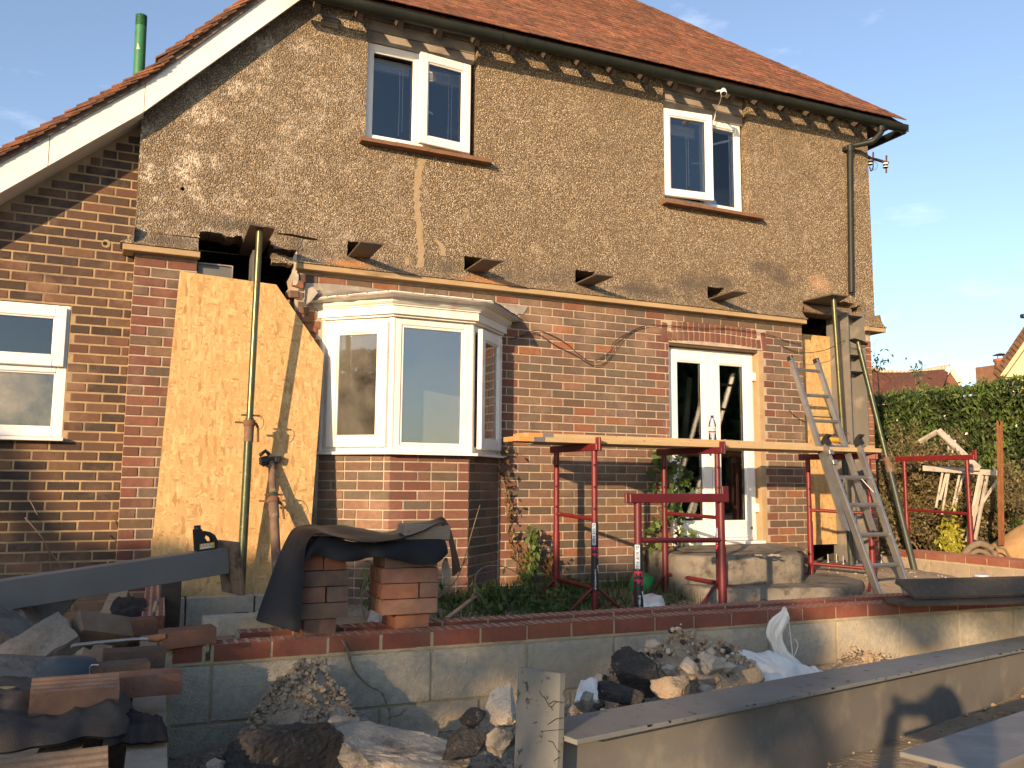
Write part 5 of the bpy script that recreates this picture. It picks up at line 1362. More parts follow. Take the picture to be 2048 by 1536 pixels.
for py in (955, 1010, 1070, 1131): rung(lbL, ltL, lbR, ltR, py)
for py in (739, 790, 841, 893): rung(ubL, utL, ubR, utR, py, .03)
for P in (utL, utR): mb = MB(); mb.box(-.018, .018, -.032, .032, -.03, .02, frame(P, 0, -.25), .008); mb.build('end_cap', M['plastic_black'], ld)
for P, sg in ((ltL, 1), (ltR, -1)):
    mb = MB(); mb.prism([(-.05, -.02), (.03, -.05), (.05, .0), (.02, .04), (-.02, .07), (-.055, .06), (-.02, .03)], 'x', -.02, .02); mb.v = [tuple(Vector(v)+P+Vector((sg*.008, -.02, .03))) for v in mb.v]; mb.build('hook_bracket', M['plastic_black'], ld)
for P in (ltL.lerp(lbL, .06), ltL.lerp(lbL, .13)): mb = MB(); mb.box(-.03, .03, -.055, -.01, -.02, .022, frame(P, .1, -.25), .004); mb.build('clamp', M['alu'], ld)
for (a, b) in ((.285, .37),): 
    p1 = ltL.lerp(lbL, .22)+Vector((.03, 0, 0)); mb = MB(); mb.bar(ltL.lerp(lbL, .33), ltL.lerp(lbL, .215)+(ltR-ltL)*.28, .014, .008); mb.bar(ltR.lerp(lbR, .33), ltR.lerp(lbR, .215)-(ltR-ltL)*.28, .014, .008); mb.build('brace', M['alu'], ld)
# =================================================================== LOOSE BRICKS AND STACKS
dep = lambda px, py, d: CAMP+ray(px, py)*d
def solid_brick(name, mat, rough=.02, seed=0, frog=False, ribs=False):
    rs = random.Random(seed); mb = MB(); L, W, H = .205, .098, .0635
    bm = bmesh.new(); bmesh.ops.create_cube(bm, size=1)
    bmesh.ops.subdivide_edges(bm, edges=bm.edges, cuts=3, use_grid_fill=True)
    for v in bm.verts:
        x, y, z = v.co; ax = [abs(x) > .49, abs(y) > .49, abs(z) > .49]
        k = .985 if sum(ax) >= 2 else 1
        v.co = Vector((x*L*k, y*W*k, z*H*k))+Vector((noise.noise(v.co*4+Vector((seed, 0, 0))), noise.noise(v.co*4+Vector((0, seed, 5))), noise.noise(v.co*4+Vector((9, 0, seed)))))*.0022
    me = bpy.data.meshes.new(name); bm.to_mesh(me); bm.free(); me.materials.append(mat); return me
SB = [solid_brick('brick', M['brick'], seed=i) for i in range(5)]
def ribbed():
    mb = MB(); L, W, H = .225, .105, .07; n = 8; prof = []
    for i in range(n+1):
        y = -W/2+W*i/n; prof.append((y-.003 if i else y, H/2-(.006 if i % 2 else 0))); prof.append((y+.003, H/2-(0 if i % 2 else .006))) if i < n else None
    mb.prism([(-W/2, -H/2)]+[(W/2, -H/2)]+prof[::-1], 'x', -L/2, L/2); return mb.mesh('brick', M['brick'])
RB = ribbed()
def loose(label, pos, rot, col, me=None, group='loose bricks lying on the corner of the footing walls'):
    o = place('brick', me or random.choice(SB), None, pos, rot, None, jit(col, .05)); return tag(o, label, 'brick', group)
DKB = (.105, .070, .056); RDB = (.17, .078, .052); PKB = (.17, .105, .08); TNB = (.24, .175, .125)
loose('dark brown brick lying lengthwise on the block wall under the steel jointing tool', dep(268, 1316, 3.02), (.0, .02, .03), DKB)
loose('reddish brown brick on the block wall in front of the dark brown one', dep(292, 1366, 2.66), (0, .015, .035), RDB)
loose('brown brick bridging onto the left end of the red footing bricks', dep(374, 1273, 3.32), (.0, -.03, .14), (.15, .08, .058))
loose('dusty brown brick tipped up on its edge on the block wall', dep(205, 1257, 3.22), (.75, .25, .5), (.15, .115, .075))
loose('red brick end poking out behind the tipped up brick', dep(256, 1254, 3.45), (0, 0, .15), (.22, .10, .06))
loose('ribbed pinkish brick lying flat beside the grey garment', dep(150, 1388, 2.42), (.22, .02, .06), PKB, RB)
loose('ribbed pale brick at the bottom left under the grey garment', dep(108, 1556, 1.98), (.35, .0, .05), TNB, RB)
loose('brown brick wedged under the reddish one at the end of the block wall', dep(232, 1345, 2.86), (0, 0, .1), (.12, .085, .065))

def stack(side, px0, base_y, courses, yw, zb):
    """courses: list of lists of (px left, px right, colour, depth offset)"""
    z = zb; H = .0665
    for ci, row in enumerate(courses):
        for bi, (pa, pb, kind, col, dy) in enumerate(row):
            a = on_y(pa, base_y-ci*29, yw+dy); b = on_y(pb, base_y-ci*29, yw+dy); xc = (a.x+b.x)/2
            n = ['bottom', 'second', 'third', 'fourth', 'fifth', 'sixth'][ci]
            pos_ = '' if len(row) == 1 else (', left half', ', right half')[bi]
            lab = f'brick in the {n} layer of the {side} dry stack{pos_}'
            rot = (0, random.uniform(-.01, .01), random.uniform(-.03, .03)+(PI/2 if kind == 'h' else 0))
            o = loose(lab, (xc, yw+dy+(.1025 if kind == 'h' else .052), z+H/2), rot, col, None, f'bricks of the {side} dry stack on the footing wall')
            if kind == 's': o.scale.x = (b.x-a.x)/.205
            else: o.scale.y = (b.x-a.x)/.0985
            if kind == 's' and bi == 0 and len(row) == 1:   # second brick behind
                loose(lab+' at the back', (xc, yw+dy+.156, z+H/2), rot, col, None, f'bricks of the {side} dry stack on the footing wall').scale.x = (b.x-a.x)/.205
        z += H
YS = -3.16
stack('left', 603, 1250, [[(608, 672, 'h', (.14, .07, .05), .0)], [(602, 697, 's', (.12, .085, .062), -.01)], [(603, 652, 'h', (.19, .085, .055), -.005), (655, 698, 'h', (.13, .09, .07), -.005)], [(603, 698, 's', (.12, .082, .062), -.008)], [(604, 646, 'h', (.26, .09, .05), .0), (648, 692, 'h', (.28, .10, .055), .0)], [(606, 690, 's', (.2, .09, .06), .0)]], YS, ZB)
stack('right', 765, 1241, [[(790, 858, 'h', (.24, .085, .05), .02)], [(764, 876, 's', (.22, .12, .085), -.02)], [(764, 838, 'h', (.28, .095, .05), -.01), (840, 877, 'h', (.15, .085, .065), -.01)], [(764, 877, 's', (.22, .09, .058), -.015)], [(770, 876, 's', (.10, .07, .055), -.01)], [(775, 872, 's', (.16, .09, .07), .0)]], YS, ZB)
P = on_y(850, 1064, -3.14); mb = MB(); mb.box(-.11, .105, -.05, .06, -.034, .034, frame(P, .02, 0, .05), .006); o = mb.build('timber_offcut', M['board_grey']); tag(o, 'short weathered timber offcut under the top fold of the black sheeting', 'timber')

# =================================================================== BLACK SHEETING
def spline(pts, n):
    out = []
    for i in range(n+1):
        t = i/n*(len(pts)-1); k = min(int(t), len(pts)-2); f = t-k
        p0 = Vector(pts[max(k-1, 0)]); p1 = Vector(pts[k]); p2 = Vector(pts[k+1]); p3 = Vector(pts[min(k+2, len(pts)-1)])
        out.append(.5*((2*p1)+(-p0+p2)*f+(2*p0-5*p1+4*p2-p3)*f*f+(-p0+3*p1-3*p2+p3)*f**3))
    return out
sh = thing('damp_proof_sheet', 'black damp proof sheeting draped over the two brick stacks', 'sheeting', (1.1, -3.1, .2))
NS = 60
bk_ = [on_y(*p) for p in ((512, 1238, -3.10), (532, 1180, -3.02), (558, 1110, -2.95), (582, 1062, -2.88), (604, 1051, -2.86), (640, 1051, -2.86), (690, 1052, -2.86), (730, 1060, -2.86), (775, 1064, -2.86), (810, 1052, -2.88), (850, 1044, -2.9), (884, 1041, -2.92), (899, 1052, -2.9), (912, 1096, -2.9), (922, 1140, -2.92))]
fr_ = [on_y(*p) for p in ((600, 1264, -3.24), (604, 1210, -3.25), (608, 1140, -3.24), (614, 1086, -3.23), (640, 1066, -3.22), (672, 1073, -3.24), (706, 1081, -3.25), (738, 1084, -3.25), (768, 1082, -3.24), (806, 1076, -3.23), (845, 1062, -3.22), (878, 1046, -3.2), (893, 1062, -3.18), (903, 1110, -3.14), (905, 1152, -3.10))]
B_ = spline(bk_, NS); F_ = spline(fr_, NS); NV = 10
def shf(u, v):
    i = int(round(u*NS)); b = B_[i]; f = F_[i]; p = f.lerp(b, v)
    top = ss(.18, .26, u)*(1-ss(.8, .88, u))
    p = p+Vector((0, 0, top*(.012*math.sin(v*PI)-.010*math.sin(u*19+v*3)*v*(1-v)*4)))+Vector((0, 0, .006*noise.noise(Vector((u*14, v*5, 0)))))
    if u < .2: p = p+Vector((0, -.03*math.sin(v*PI)*(1-u/.2), 0))
    return p
mb = MB(); mb.smooth = True; mb.grid(NS, NV, shf); mb.grid(NS, NV, lambda u, v: shf(u, v)+Vector((0, .004, -.004)))
mb.grid(NS, 1, lambda u, v: shf(u, 0)+Vector((0, .004, -.004))*v)
mb.build('sheet', M['rubber'], sh)
lo = spline([on_y(x, y, -3.215) for x, y in ((606, 1124), (622, 1113), (640, 1112), (662, 1118), (690, 1123), (716, 1122), (738, 1116), (758, 1113), (782, 1118), (812, 1125), (842, 1130), (868, 1127), (886, 1118), (898, 1107))], NS)
hi = spline([on_y(x, y, -3.19) for x, y in ((612, 1092), (640, 1074), (672, 1078), (706, 1084), (738, 1086), (768, 1085), (806, 1081), (845, 1078), (878, 1078), (890, 1080))], NS)
def flp(u, v): i = int(round(u*NS)); p = lo[i].lerp(hi[i], v); return p+Vector((0, -.012*math.sin(u*23+1)*(1-v)-.01*math.sin(v*PI), 0))
mb = MB(); mb.smooth = True; mb.grid(NS, 6, flp); mb.grid(NS, 6, lambda u, v: flp(u, v)+Vector((0, .004, .001))); mb.build('sheet_fold', M['rubber'], sh)
P = on_y(892, 1140, -3.1); mb = MB(); mb.smooth = True
mb.grid(3, 8, lambda u, v: Vector((P.x+(u-.5)*.038*math.sin(.4+v*2.5)+.006*math.sin(v*6), P.y+.01*math.sin(u*5), P.z+.055-.115*(1-v)))); tag(mb.build('torn_cardboard', M['greyboard']), 'strip of torn brown cardboard hanging from the right end of the black sheeting', 'cardboard')

# =================================================================== FOREGROUND I BEAM
bA = on_z(1153, 1480, -.13); bB = on_z(2048, 1298, -.275); bd = (bB-bA).normalized(); bs = Vector((-bd.y, bd.x, 0)).normalized(); bn = bd.cross(bs)*1.0
if bn.z < 0: bn = -bn
MBm = Matrix(((bd.x, bs.x, bn.x, bA.x), (bd.y, bs.y, bn.y, bA.y), (bd.z, bs.z, bn.z, bA.z), (0, 0, 0, 1)))
bw = .205; BH = .457; LB = 6.2
bm1 = thing('steel_beam', 'long grey steel beam with an upright end plate lying across the right foreground', 'steel beam', bA+Vector((2.5, .5, -.4)))
mb = MB(); mb.box(.001, LB, 0, bw, -.0145, 0, MBm, .002); mb.build('top_flange', M['steel_scuff'], bm1)
mb = MB(); mb.box(.001, LB, 0, bw, -BH, -BH+.0145, MBm, .002); mb.build('bottom_flange', M['steel'], bm1)
mb = MB(); mb.box(.001, LB, bw/2-.005, bw/2+.005, -BH+.0146, -.0147, MBm); mb.build('web', M['steel'], bm1)
def on_plane(px, py, o, n): d = ray(px, py); return CAMP+d*((o-CAMP).dot(n)/d.dot(n))
e0 = MBm.inverted() @ on_plane(1128, 1345, bA, bd); e1 = MBm.inverted() @ on_plane(1046, 1334, bA, bd)
hb = [(bw/2+sx*.055+.008*math.cos(a), e0.z-zz+.008*math.sin(a)) for sx, zz in () for a in ()]
print('EP', e0, e1); ey = e0.y-.006; mb = MB(); pl = [(ey, -BH-.02), (e1.y, -BH-.02), (e1.y, e1.z), (ey, e0.z)]
hole = lambda y, z: [(y+.010*math.cos(k*PI/5), z+.010*math.sin(k*PI/5)) for k in range(10)]
h1 = MBm.inverted() @ on_plane(1065, 1401, bA, bd); h2 = MBm.inverted() @ on_plane(1120, 1395, bA, bd)
mb.prism(pl, 'x', -.0195, 0, [hole(h1.y, h1.z), hole(h1.y, h1.z-.2)]); mb.v = [tuple(MBm @ Vector(v)) for v in mb.v]; ep = mb.build('end_plate', M['steel_scuff'], bm1)
mb = MB()     # dark scribbled layout marks and scuffs on the plate
rs = random.Random(4)
def scrib(pts, r_=.0012):
    mb.path([on_plane(px, py, bA-bd*.0200, bd) for px, py in pts], r_, 5)
scrib([(1079, 1381), (1084, 1392), (1090, 1396), (1098, 1412), (1104, 1414), (1112, 1404), (1118, 1404)]); scrib([(1098, 1408), (1108, 1402), (1124, 1405)]); scrib([(1100, 1412), (1106, 1420)]); scrib([(1082, 1463), (1100, 1461), (1127, 1459)], .0009); scrib([(1096, 1449), (1112, 1438), (1124, 1436)]); scrib([(1097, 1482), (1106, 1484), (1112, 1496), (1118, 1505)]); scrib([(1108, 1522), (1118, 1515)]); scrib([(1068, 1446), (1074, 1444)])
mb.build('marker_scribble', M['plastic_black'], ep)
mb = MB()
for i in range(15):
    x = 3.4*rs.random()**.8; L = .006+.06*rs.random()**3; mb.box(x, x+L, -.0008, .006*rs.random()+.001, -.0035-rs.random()*.002, .0006, MBm)
mb.build('chipped_edge', M['plastic_black'], bm1)
b2 = on_z(1798, 1503, -.14); M2 = MBm.copy(); M2.translation = b2
bm2 = thing('steel_beam', 'second grey steel beam just showing its top flange in the bottom right corner', 'steel beam', b2+Vector((1.5, .2, -.4)))
mb = MB(); mb.box(0, 5, -bw, 0, -.0145, 0, M2, .002); mb.build('top_flange', M['steel'], bm2)
mb = MB(); mb.box(0.001, 5, -bw/2-.005, -bw/2+.005, -BH+.0146, -.0147, M2); mb.build('web', M['steel'], bm2)
mb = MB(); mb.box(0, 5, -bw, 0, -BH, -BH+.0145, M2, .002); mb.build('bottom_flange', M['steel'], bm2)

# =================================================================== LEFT INCLINED BEAM
r0, l0 = dep(456, 1121, 3.95), dep(-120, 1211, 3.25)
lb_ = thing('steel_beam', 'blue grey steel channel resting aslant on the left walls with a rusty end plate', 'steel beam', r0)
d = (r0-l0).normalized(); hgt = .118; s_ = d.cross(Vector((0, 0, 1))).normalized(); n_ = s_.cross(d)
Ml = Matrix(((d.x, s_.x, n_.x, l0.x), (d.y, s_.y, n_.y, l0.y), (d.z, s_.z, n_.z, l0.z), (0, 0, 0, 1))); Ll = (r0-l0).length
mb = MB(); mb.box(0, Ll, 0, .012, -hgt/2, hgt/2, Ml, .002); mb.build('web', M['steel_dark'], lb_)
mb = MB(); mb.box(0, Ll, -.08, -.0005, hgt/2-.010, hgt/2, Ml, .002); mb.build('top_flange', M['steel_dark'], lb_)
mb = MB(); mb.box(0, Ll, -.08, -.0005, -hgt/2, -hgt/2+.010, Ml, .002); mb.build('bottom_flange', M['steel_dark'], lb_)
Me = frame(r0+d*.004+Vector((.012, 0, -.025)), .35, .0, -.16)
mb = MB(); mb.box(-.010, .010, -.095, .11, -.13, .115, Me, .003); mb.build('end_plate', M['plate_edge'], lb_)
# black oil bottle with a loop handle
ob_ = thing('oil_bottle', 'black plastic bottle with a loop handle and gold label on the inclined beam', 'bottle', dep(412, 1098, 3.9))
Mb = frame(dep(411, 1099, 3.93), .25, 0, -.10); 
mb = MB(); out = [(-.045, 0), (.05, 0), (.052, .035), (.040, .062), (.018, .080), (-.006, .088), (-.018, .088), (-.018, .098), (-.047, .098)]
hole_ = [(.004, .036), (.030, .036), (.027, .052), (.012, .064), (-.004, .066), (-.008, .056)]
mb.prism(out, 'y', -.024, .024, [hole_[::-1]]); mb.v = [tuple(Mb @ Vector(v)) for v in mb.v]; mb.build('body', M['plastic_black'], ob_)
mb = MB(); mb.lathe([(.0155, .096), (.0155, .115), (.0, .116)], 12, Mb @ Matrix.Translation((-.032, 0, 0))); mb.build('cap', M['plastic_black'], ob_)
mb = MB(); mb.box(-.034, .034, -.0252, -.0243, .006, .031, Mb); lb2 = mb.build('label', M['yellow'], ob_)
mb = MB(); mb.box(-.032, .020, -.0258, -.0254, .008, .016, Mb); [mb.box(-.028+i*.014, -.02+i*.014, -.0258, -.0254, .019, .028, Mb) for i in range(4)]; mb.build('label_print', M['sticker_white'], lb2)
# dark post and blocks under the board
P = on_y(339, 1245, -1.6); mb = MB(); z0 = P.z; mb.box(-.055, .05, -.05, .03, -.02, .32, frame((P.x, -1.6, P.z)), .004); tag(mb.build('timber_post', M['board_dark']), 'short dark timber post standing beside the red footing bricks at the left corner', 'post')
bf = thing('block_footing', 'grey concrete blocks laid under the big strand board sheet', 'blocks', (.7, -.5, -.5))
for r_ in range(2):
    for i in range(3): place('concrete_block', BLK, bf, (.22+i*.45-r_*.2, -.53, -.345-r_*.225), (0, 0, 0), (.438, .1, .213))
P = on_z(480, 1247, -.25); o = place('concrete_block', BLK, None, dep(478, 1248, 3.72), (0, 0, .02), (.30, .12, .075)); tag(o, 'cut concrete block with crumbs of mortar lying behind the red footing bricks', 'block')

# =================================================================== CLOTHS, TOOLS, TUB
def crumple(name, pts, h, mat, label, cat, seed=0, nu=36, nv=22, amp=.03, zb=0):
    """pts: four corner world points"""
    p00, p10, p11, p01 = [Vector(p) for p in pts]; mb = MB(); asp = (p10-p00).length/max(.01, (p01-p00).length); mb.smooth = True
    def fn(u, v, low=False):
        du = .06*noise.noise(Vector((v*5, seed, 1)))*(1 if u in (0, 1) else 1); dv = .10*noise.noise(Vector((u*5, seed, 2)))
        uu, vv_ = u+du, v+dv
        p = (p00.lerp(p10, uu)).lerp(p01.lerp(p11, uu), vv_)
        e = min(u, 1-u, v*.8, (1-v)*.8); k = min(1, e*7)**.6
        q = Vector((u*3.2*asp, v*3.2, seed)); q = q+.9*noise.noise_vector(q*.7)
        rd = lambda f, o, ax: (1-abs(noise.noise(Vector((q.x*f*ax, q.y*f, seed+o))))*2.2)
        hh = h*k*(.50+.45*noise.noise(Vector((u*2.2, v*2.0, seed)))+.42*max(-.3, rd(.75, 3, .6))+.20*max(-.4, rd(1.7, 7, 1.3))+.08*rd(3.6, 9, 1))
        return p+Vector((0, 0, max(.003, hh) if not low else -.002))
    mb.grid(nu, nv, fn); mb.grid(nu, nv, lambda u, v: fn(u, v, True))
    o = mb.build(name, M[mat]); tag(o, label, cat); return o
zc = -.135
crumple('garment', [on_z(-90, 1520, zc), on_z(262, 1466, zc), on_z(262, 1384, zc), on_z(-60, 1398, zc)], .085, 'cloth', 'dusty charcoal grey garment crumpled over the loose bricks at bottom left', 'clothing', 3, 60, 36)
crumple('glove', [on_z(205, 1494, -.155), on_z(338, 1482, -.155), on_z(330, 1448, -.155), on_z(215, 1430, -.155)], .05, 'cloth_black', 'black cloth end sticking out from under the charcoal garment', 'clothing', 8, 30, 20)
crumple('rag', [on_z(222, 1238, -.12), on_z(298, 1238, -.12), on_z(298, 1212, -.12), on_z(222, 1212, -.12)], .055, 'cloth_black', 'crumpled black rag lying on the far end of the block wall', 'rag', 12, 26, 16)
tr = thing('pointing_tool', 'bent steel jointing tool with a mortar crusted handle lying across the loose bricks', 'tool', dep(240, 1290, 2.9))
mb = MB(); mb.path([dep(142, 1294, 2.86), dep(150, 1291, 2.87), dep(200, 1285, 2.92), dep(262, 1279, 2.98), dep(300, 1277.5, 3.0)], [.006, .0075, .0065, .006, .0065], 10); mb.build('shaft', M['alu'], tr)
mb = MB(); mb.path([dep(298, 1277.5, 3.0), dep(316, 1276, 3.0), dep(333, 1273, 3.0)], [.011, .014, .010], 10); mb.build('handle', M['rust'], tr)
tw = thing('trowel', 'small wooden handled trowel propped against the dark post', 'trowel', dep(308, 1225, 3.6))
mb = MB(); mb.path([dep(313, 1206, 3.6), dep(308, 1222, 3.6)], [.011, .009], 10); mb.build('handle', M['board'], tw)
mb = MB(); mb.path([dep(314.5, 1201, 3.6), dep(312.8, 1207, 3.6)], [.009, .011], 10); mb.build('ferrule', M['alu'], tw)
mb = MB(); mb.path([dep(308, 1222, 3.6), dep(304, 1236, 3.6), dep(298, 1245, 3.6)], [.006, .008, .004], 8); mb.build('blade', M['alu'], tw)
tb = thing('plastic_tub', 'upturned dusty blue grey plastic tub left of the loose bricks', 'tub', dep(130, 1350, 2.75))
mb = MB(); Mt = frame(dep(132, 1362, 2.78), .2, -.08, .10) @ Matrix.Diagonal((1.15, .8, 1, 1)); mb.lathe([(.105, -.06), (.098, .0), (.080, .055), (.068, .072), (.045, .078), (0, .078)], 28, Mt); mb.build('shell', M['tub'], tb)
mb = MB(); mb.path([dep(180, 1352, 2.75), dep(180, 1335, 2.75), dep(184, 1330, 2.75), dep(198, 1330, 2.75)], .0035, 6); mb.build('wire_handle', M['alu'], tb)
mb = MB(); mb.bar(dep(-40, 1402, 2.35), dep(42, 1374, 2.6), .05, .03, Vector((0, 0, 1)), .002); tag(mb.build('timber_batten', M['batten']), 'short yellow timber batten at the left edge beside the orange scrap', 'batten')
mb = MB(); mb.smooth = True; mb.grid(6, 4, lambda u, v: dep(38+26*u, 1395-14*v+4*math.sin(u*3), 2.6)+Vector((0, 0, .008*math.sin(u*4+v*3)))); mb.grid(6, 4, lambda u, v: dep(38+26*u, 1396-14*v+4*math.sin(u*3), 2.62)+Vector((0, 0, .008*math.sin(u*4+v*3)))); tag(mb.build('orange_scrap', M['orange']), 'scrap of orange plastic beside the tub', 'plastic scrap')

# =================================================================== RUBBLE
def rock_mesh(seed, sub=3, rough=.35, flat=1.0, smooth=False):
    bm = bmesh.new(); bmesh.ops.create_icosphere(bm, subdivisions=sub, radius=1)
    rs = random.Random(seed); planes = [(Vector((rs.gauss(0, 1), rs.gauss(0, 1), rs.gauss(0, 1))).normalized(), rs.uniform(.42, .8)) for _ in range(11)]
    for v in bm.verts:
        p = v.co.copy()
        for n, dd in planes:
            e = p.dot(n)-dd
            if e > 0: p -= n*e
        p *= 1.25+rough*.35*noise.noise(v.co*1.7+Vector((seed*3.1, 0, 0)))+rough*.30*noise.noise(v.co*4+Vector((0, seed, 0)))+rough*.22*noise.noise(v.co*10)+rough*.12*noise.noise(v.co*23)
        v.co = Vector((p.x, p.y, p.z*flat))
    me = bpy.data.meshes.new('rock'); bm.to_mesh(me); bm.free()
    if smooth: me.polygons.foreach_set('use_smooth', [True]*len(me.polygons))
    return me
def rock(label, pos, size, mat, seed, flat=1, rot=None, group='lumps of rubble in the front trench', name='rubble_lump', rough=.35):
    me = rock_mesh(seed, 5 if max(size) > .07 else 4, rough, flat); me.materials.append(M[mat]); rs = random.Random(seed)
    o = place(name, me, None, pos, rot or (rs.uniform(-.3, .3), rs.uniform(-.3, .3), rs.uniform(0, 6)), size); return tag(o, label, 'rubble', group)
rock('big black asphalt lump capped with dusty concrete at bottom left of the trench', dep(585, 1512, 2.55), (.155, .13, .10), 'asphalt', 3, 1, (.1, .05, .2))
rock('broad flat slab of broken concrete in the middle of the trench', dep(812, 1515, 2.62), (.24, .20, .085), 'rock', 5, 1, (.08, .06, .4))
rock('grey stone leaning between the soil heap and the broad slab', dep(690, 1458, 2.85), (.06, .055, .05), 'rock', 8)
rock('pale broken stone left of the upright end plate', dep(1008, 1412, 2.85), (.072, .06, .055), 'rock_pale', 9)
rock('brown stone below the pale one beside the end plate', dep(1000, 1482, 2.5), (.07, .05, .035), 'rock', 11)
rock('small black asphalt lump behind the broad slab', dep(944, 1438, 2.8), (.045, .04, .032), 'asphalt', 13)
rock('second black asphalt lump at the right edge of the broad slab', dep(930, 1490, 2.5), (.075, .06, .045), 'asphalt', 14)
rock('tall dark earth lump in the heap behind the beam', dep(1272, 1352, 3.25), (.085, .07, .095), 'asphalt', 15)
rock('long black tarry lump low in the heap behind the beam', dep(1235, 1392, 2.95), (.10, .05, .04), 'asphalt', 17)
rock('grey round lump next to the torn white rag behind the end plate', dep(1172, 1404, 2.75), (.035, .03, .032), 'rock', 18)
rock('pale squarish stone on the heap left of the sack', dep(1378, 1331, 3.35), (.036, .03, .03), 'rock_pale', 20)
rock('larger pale stone touching the white sack', dep(1430, 1328, 3.35), (.065, .045, .04), 'rock_pale', 21)
rock('brown clod at the foot of the white sack', dep(1505, 1352, 3.3), (.05, .04, .035), 'soil', 23)
rock('pale chip at the bottom edge left of the asphalt lump', dep(440, 1534, 2.5), (.05, .035, .018), 'rock_pale', 25)
rock('brown clod right of the tall dark lump', dep(1345, 1372, 3.1), (.07, .05, .045), 'soil', 27)
# finer clods and crumbs: uncountable
def clods(name, n, region, smin, smax, mat, seed, zf=gz):
    rs = random.Random(seed); mb = MB(); base = []
    for k in range(5):
        bm = bmesh.new(); bmesh.ops.create_icosphere(bm, subdivisions=1, radius=1)
        base.append(([v.co*(1+.5*noise.noise(v.co*2+Vector((k*7, seed, 0)))) for v in bm.verts], [tuple(v.index for v in f.verts) for f in bm.faces])); bm.free()
    for i in range(n):
        x, y = region(rs); s = smin*(smax/smin)**(rs.random()**1.7); vs, fs = rs.choice(base); a = rs.uniform(0, 6); z = zf(x, y)
        Mr = Matrix.Translation((x, y, z+s*.25)) @ Matrix.Rotation(a, 4, 'Z') @ Matrix.Rotation(rs.uniform(-1, 1), 4, 'X') @ Matrix.Diagonal((s, s*rs.uniform(.6, 1), s*rs.uniform(.5, .9), 1))
        mb.add([Mr @ v for v in vs], fs)
    return stuff(mb.build(name, M[mat], None, False))
def moundreg(i0, spread):
    def f(rs):
        m = MOUNDS[rs.choice(i0)]; return m[0]+rs.gauss(0, m[2]*spread), m[1]+rs.gauss(0, m[3]*spread)
    return f
clods('soil_clods', 7000, moundreg([0, 1, 2], 1.0), .002, .017, 'soil', 1)
clods('soil_clods', 5000, moundreg([3, 4, 5, 6], .95), .003, .024, 'soil', 2)
clods('stone_chips', 700, moundreg([3, 4, 5], .8), .004, .02, 'rock_pale', 3)
clods('asphalt_crumbs', 500, moundreg([3, 5, 8], .7), .006, .03, 'asphalt', 4)
clods('rubble_chips', 1500, lambda rs: (rs.uniform(.3, 2.2), rs.uniform(-4.8, -3.25)), .003, .018, 'rock', 5)
clods('broken_lumps', 90, lambda rs: (rs.uniform(.35, 1.9), rs.uniform(-4.3, -3.3)), .015, .06, 'rock', 51)
clods('broken_lumps', 60, moundreg([3, 4, 5], .9), .015, .045, 'rock_pale', 52)
clods('soil_crumbs', 2500, lambda rs: (rs.uniform(.3, 2.6), rs.uniform(-4.8, -3.22)), .003, .014, 'soil', 53)
clods('ground_rubble', 1800, lambda rs: (rs.uniform(.3, 7.3), rs.uniform(-2.9, -.1)), .004, .026, 'rock', 6)
clods('spoil_rubble', 1500, lambda rs: (rs.uniform(-2.5, -.35), rs.uniform(-4.5, .0)), .006, .04, 'rock', 7)
# broken flags and blocks heaped left of the block wall
for i, (px, py, d, sz, rot, mt, lab) in enumerate((
    (78, 1296, 3.05, (.115, .075, .035), (.62, -.5, .3), 'slab_grey', 'large tilted concrete block with mortar scabs in the rubble at the left edge'),
    (55, 1238, 3.5, (.10, .07, .03), (.9, .3, 1.2), 'slab_grey', 'broken grey flag leaning in the rubble under the inclined beam'),
    (92, 1226, 3.6, (.12, .06, .028), (.8, -.7, .9), 'slab_grey', 'narrow broken flag standing on end under the inclined beam'),
    (12, 1262, 3.2, (.12, .09, .035), (.4, .6, .2), 'slab_grey', 'dark broken slab at the left edge above the tub'),
    (22, 1350, 2.7, (.13, .09, .03), (.3, .2, .5), 'slab_grey', 'flat grey slab below the tilted concrete block'),
    (150, 1268, 3.3, (.07, .045, .03), (.3, .4, .8), 'slab_grey', 'small grey block beside the far end of the block wall'),
    (14, 1222, 3.7, (.05, .10, .02), (1.1, .1, .2), 'slab_grey', 'thin pale tile standing at the left edge under the beam'))):
    mb = MB(); vs, fs = bevel_box(-1, 1, -1, 1, -1, 1, .06); 
    bm = bmesh.new(); bmesh.ops.create_cube(bm, size=2); bmesh.ops.subdivide_edges(bm, edges=bm.edges, cuts=4, use_grid_fill=True)
    for v in bm.verts: v.co += Vector((noise.noise(v.co*2+Vector((i*5, 0, 0))), noise.noise(v.co*2+Vector((0, i*5, 0))), noise.noise(v.co*2+Vector((0, 0, i*5)))))*Vector((.12, .14, .0)).length*.7
    me = bpy.data.meshes.new('broken_slab'); bm.to_mesh(me); bm.free(); me.materials.append(M[mt])
    tag(place('broken_slab', me, None, dep(px, py, d), rot, sz), lab, 'rubble', 'broken slabs heaped left of the block wall')

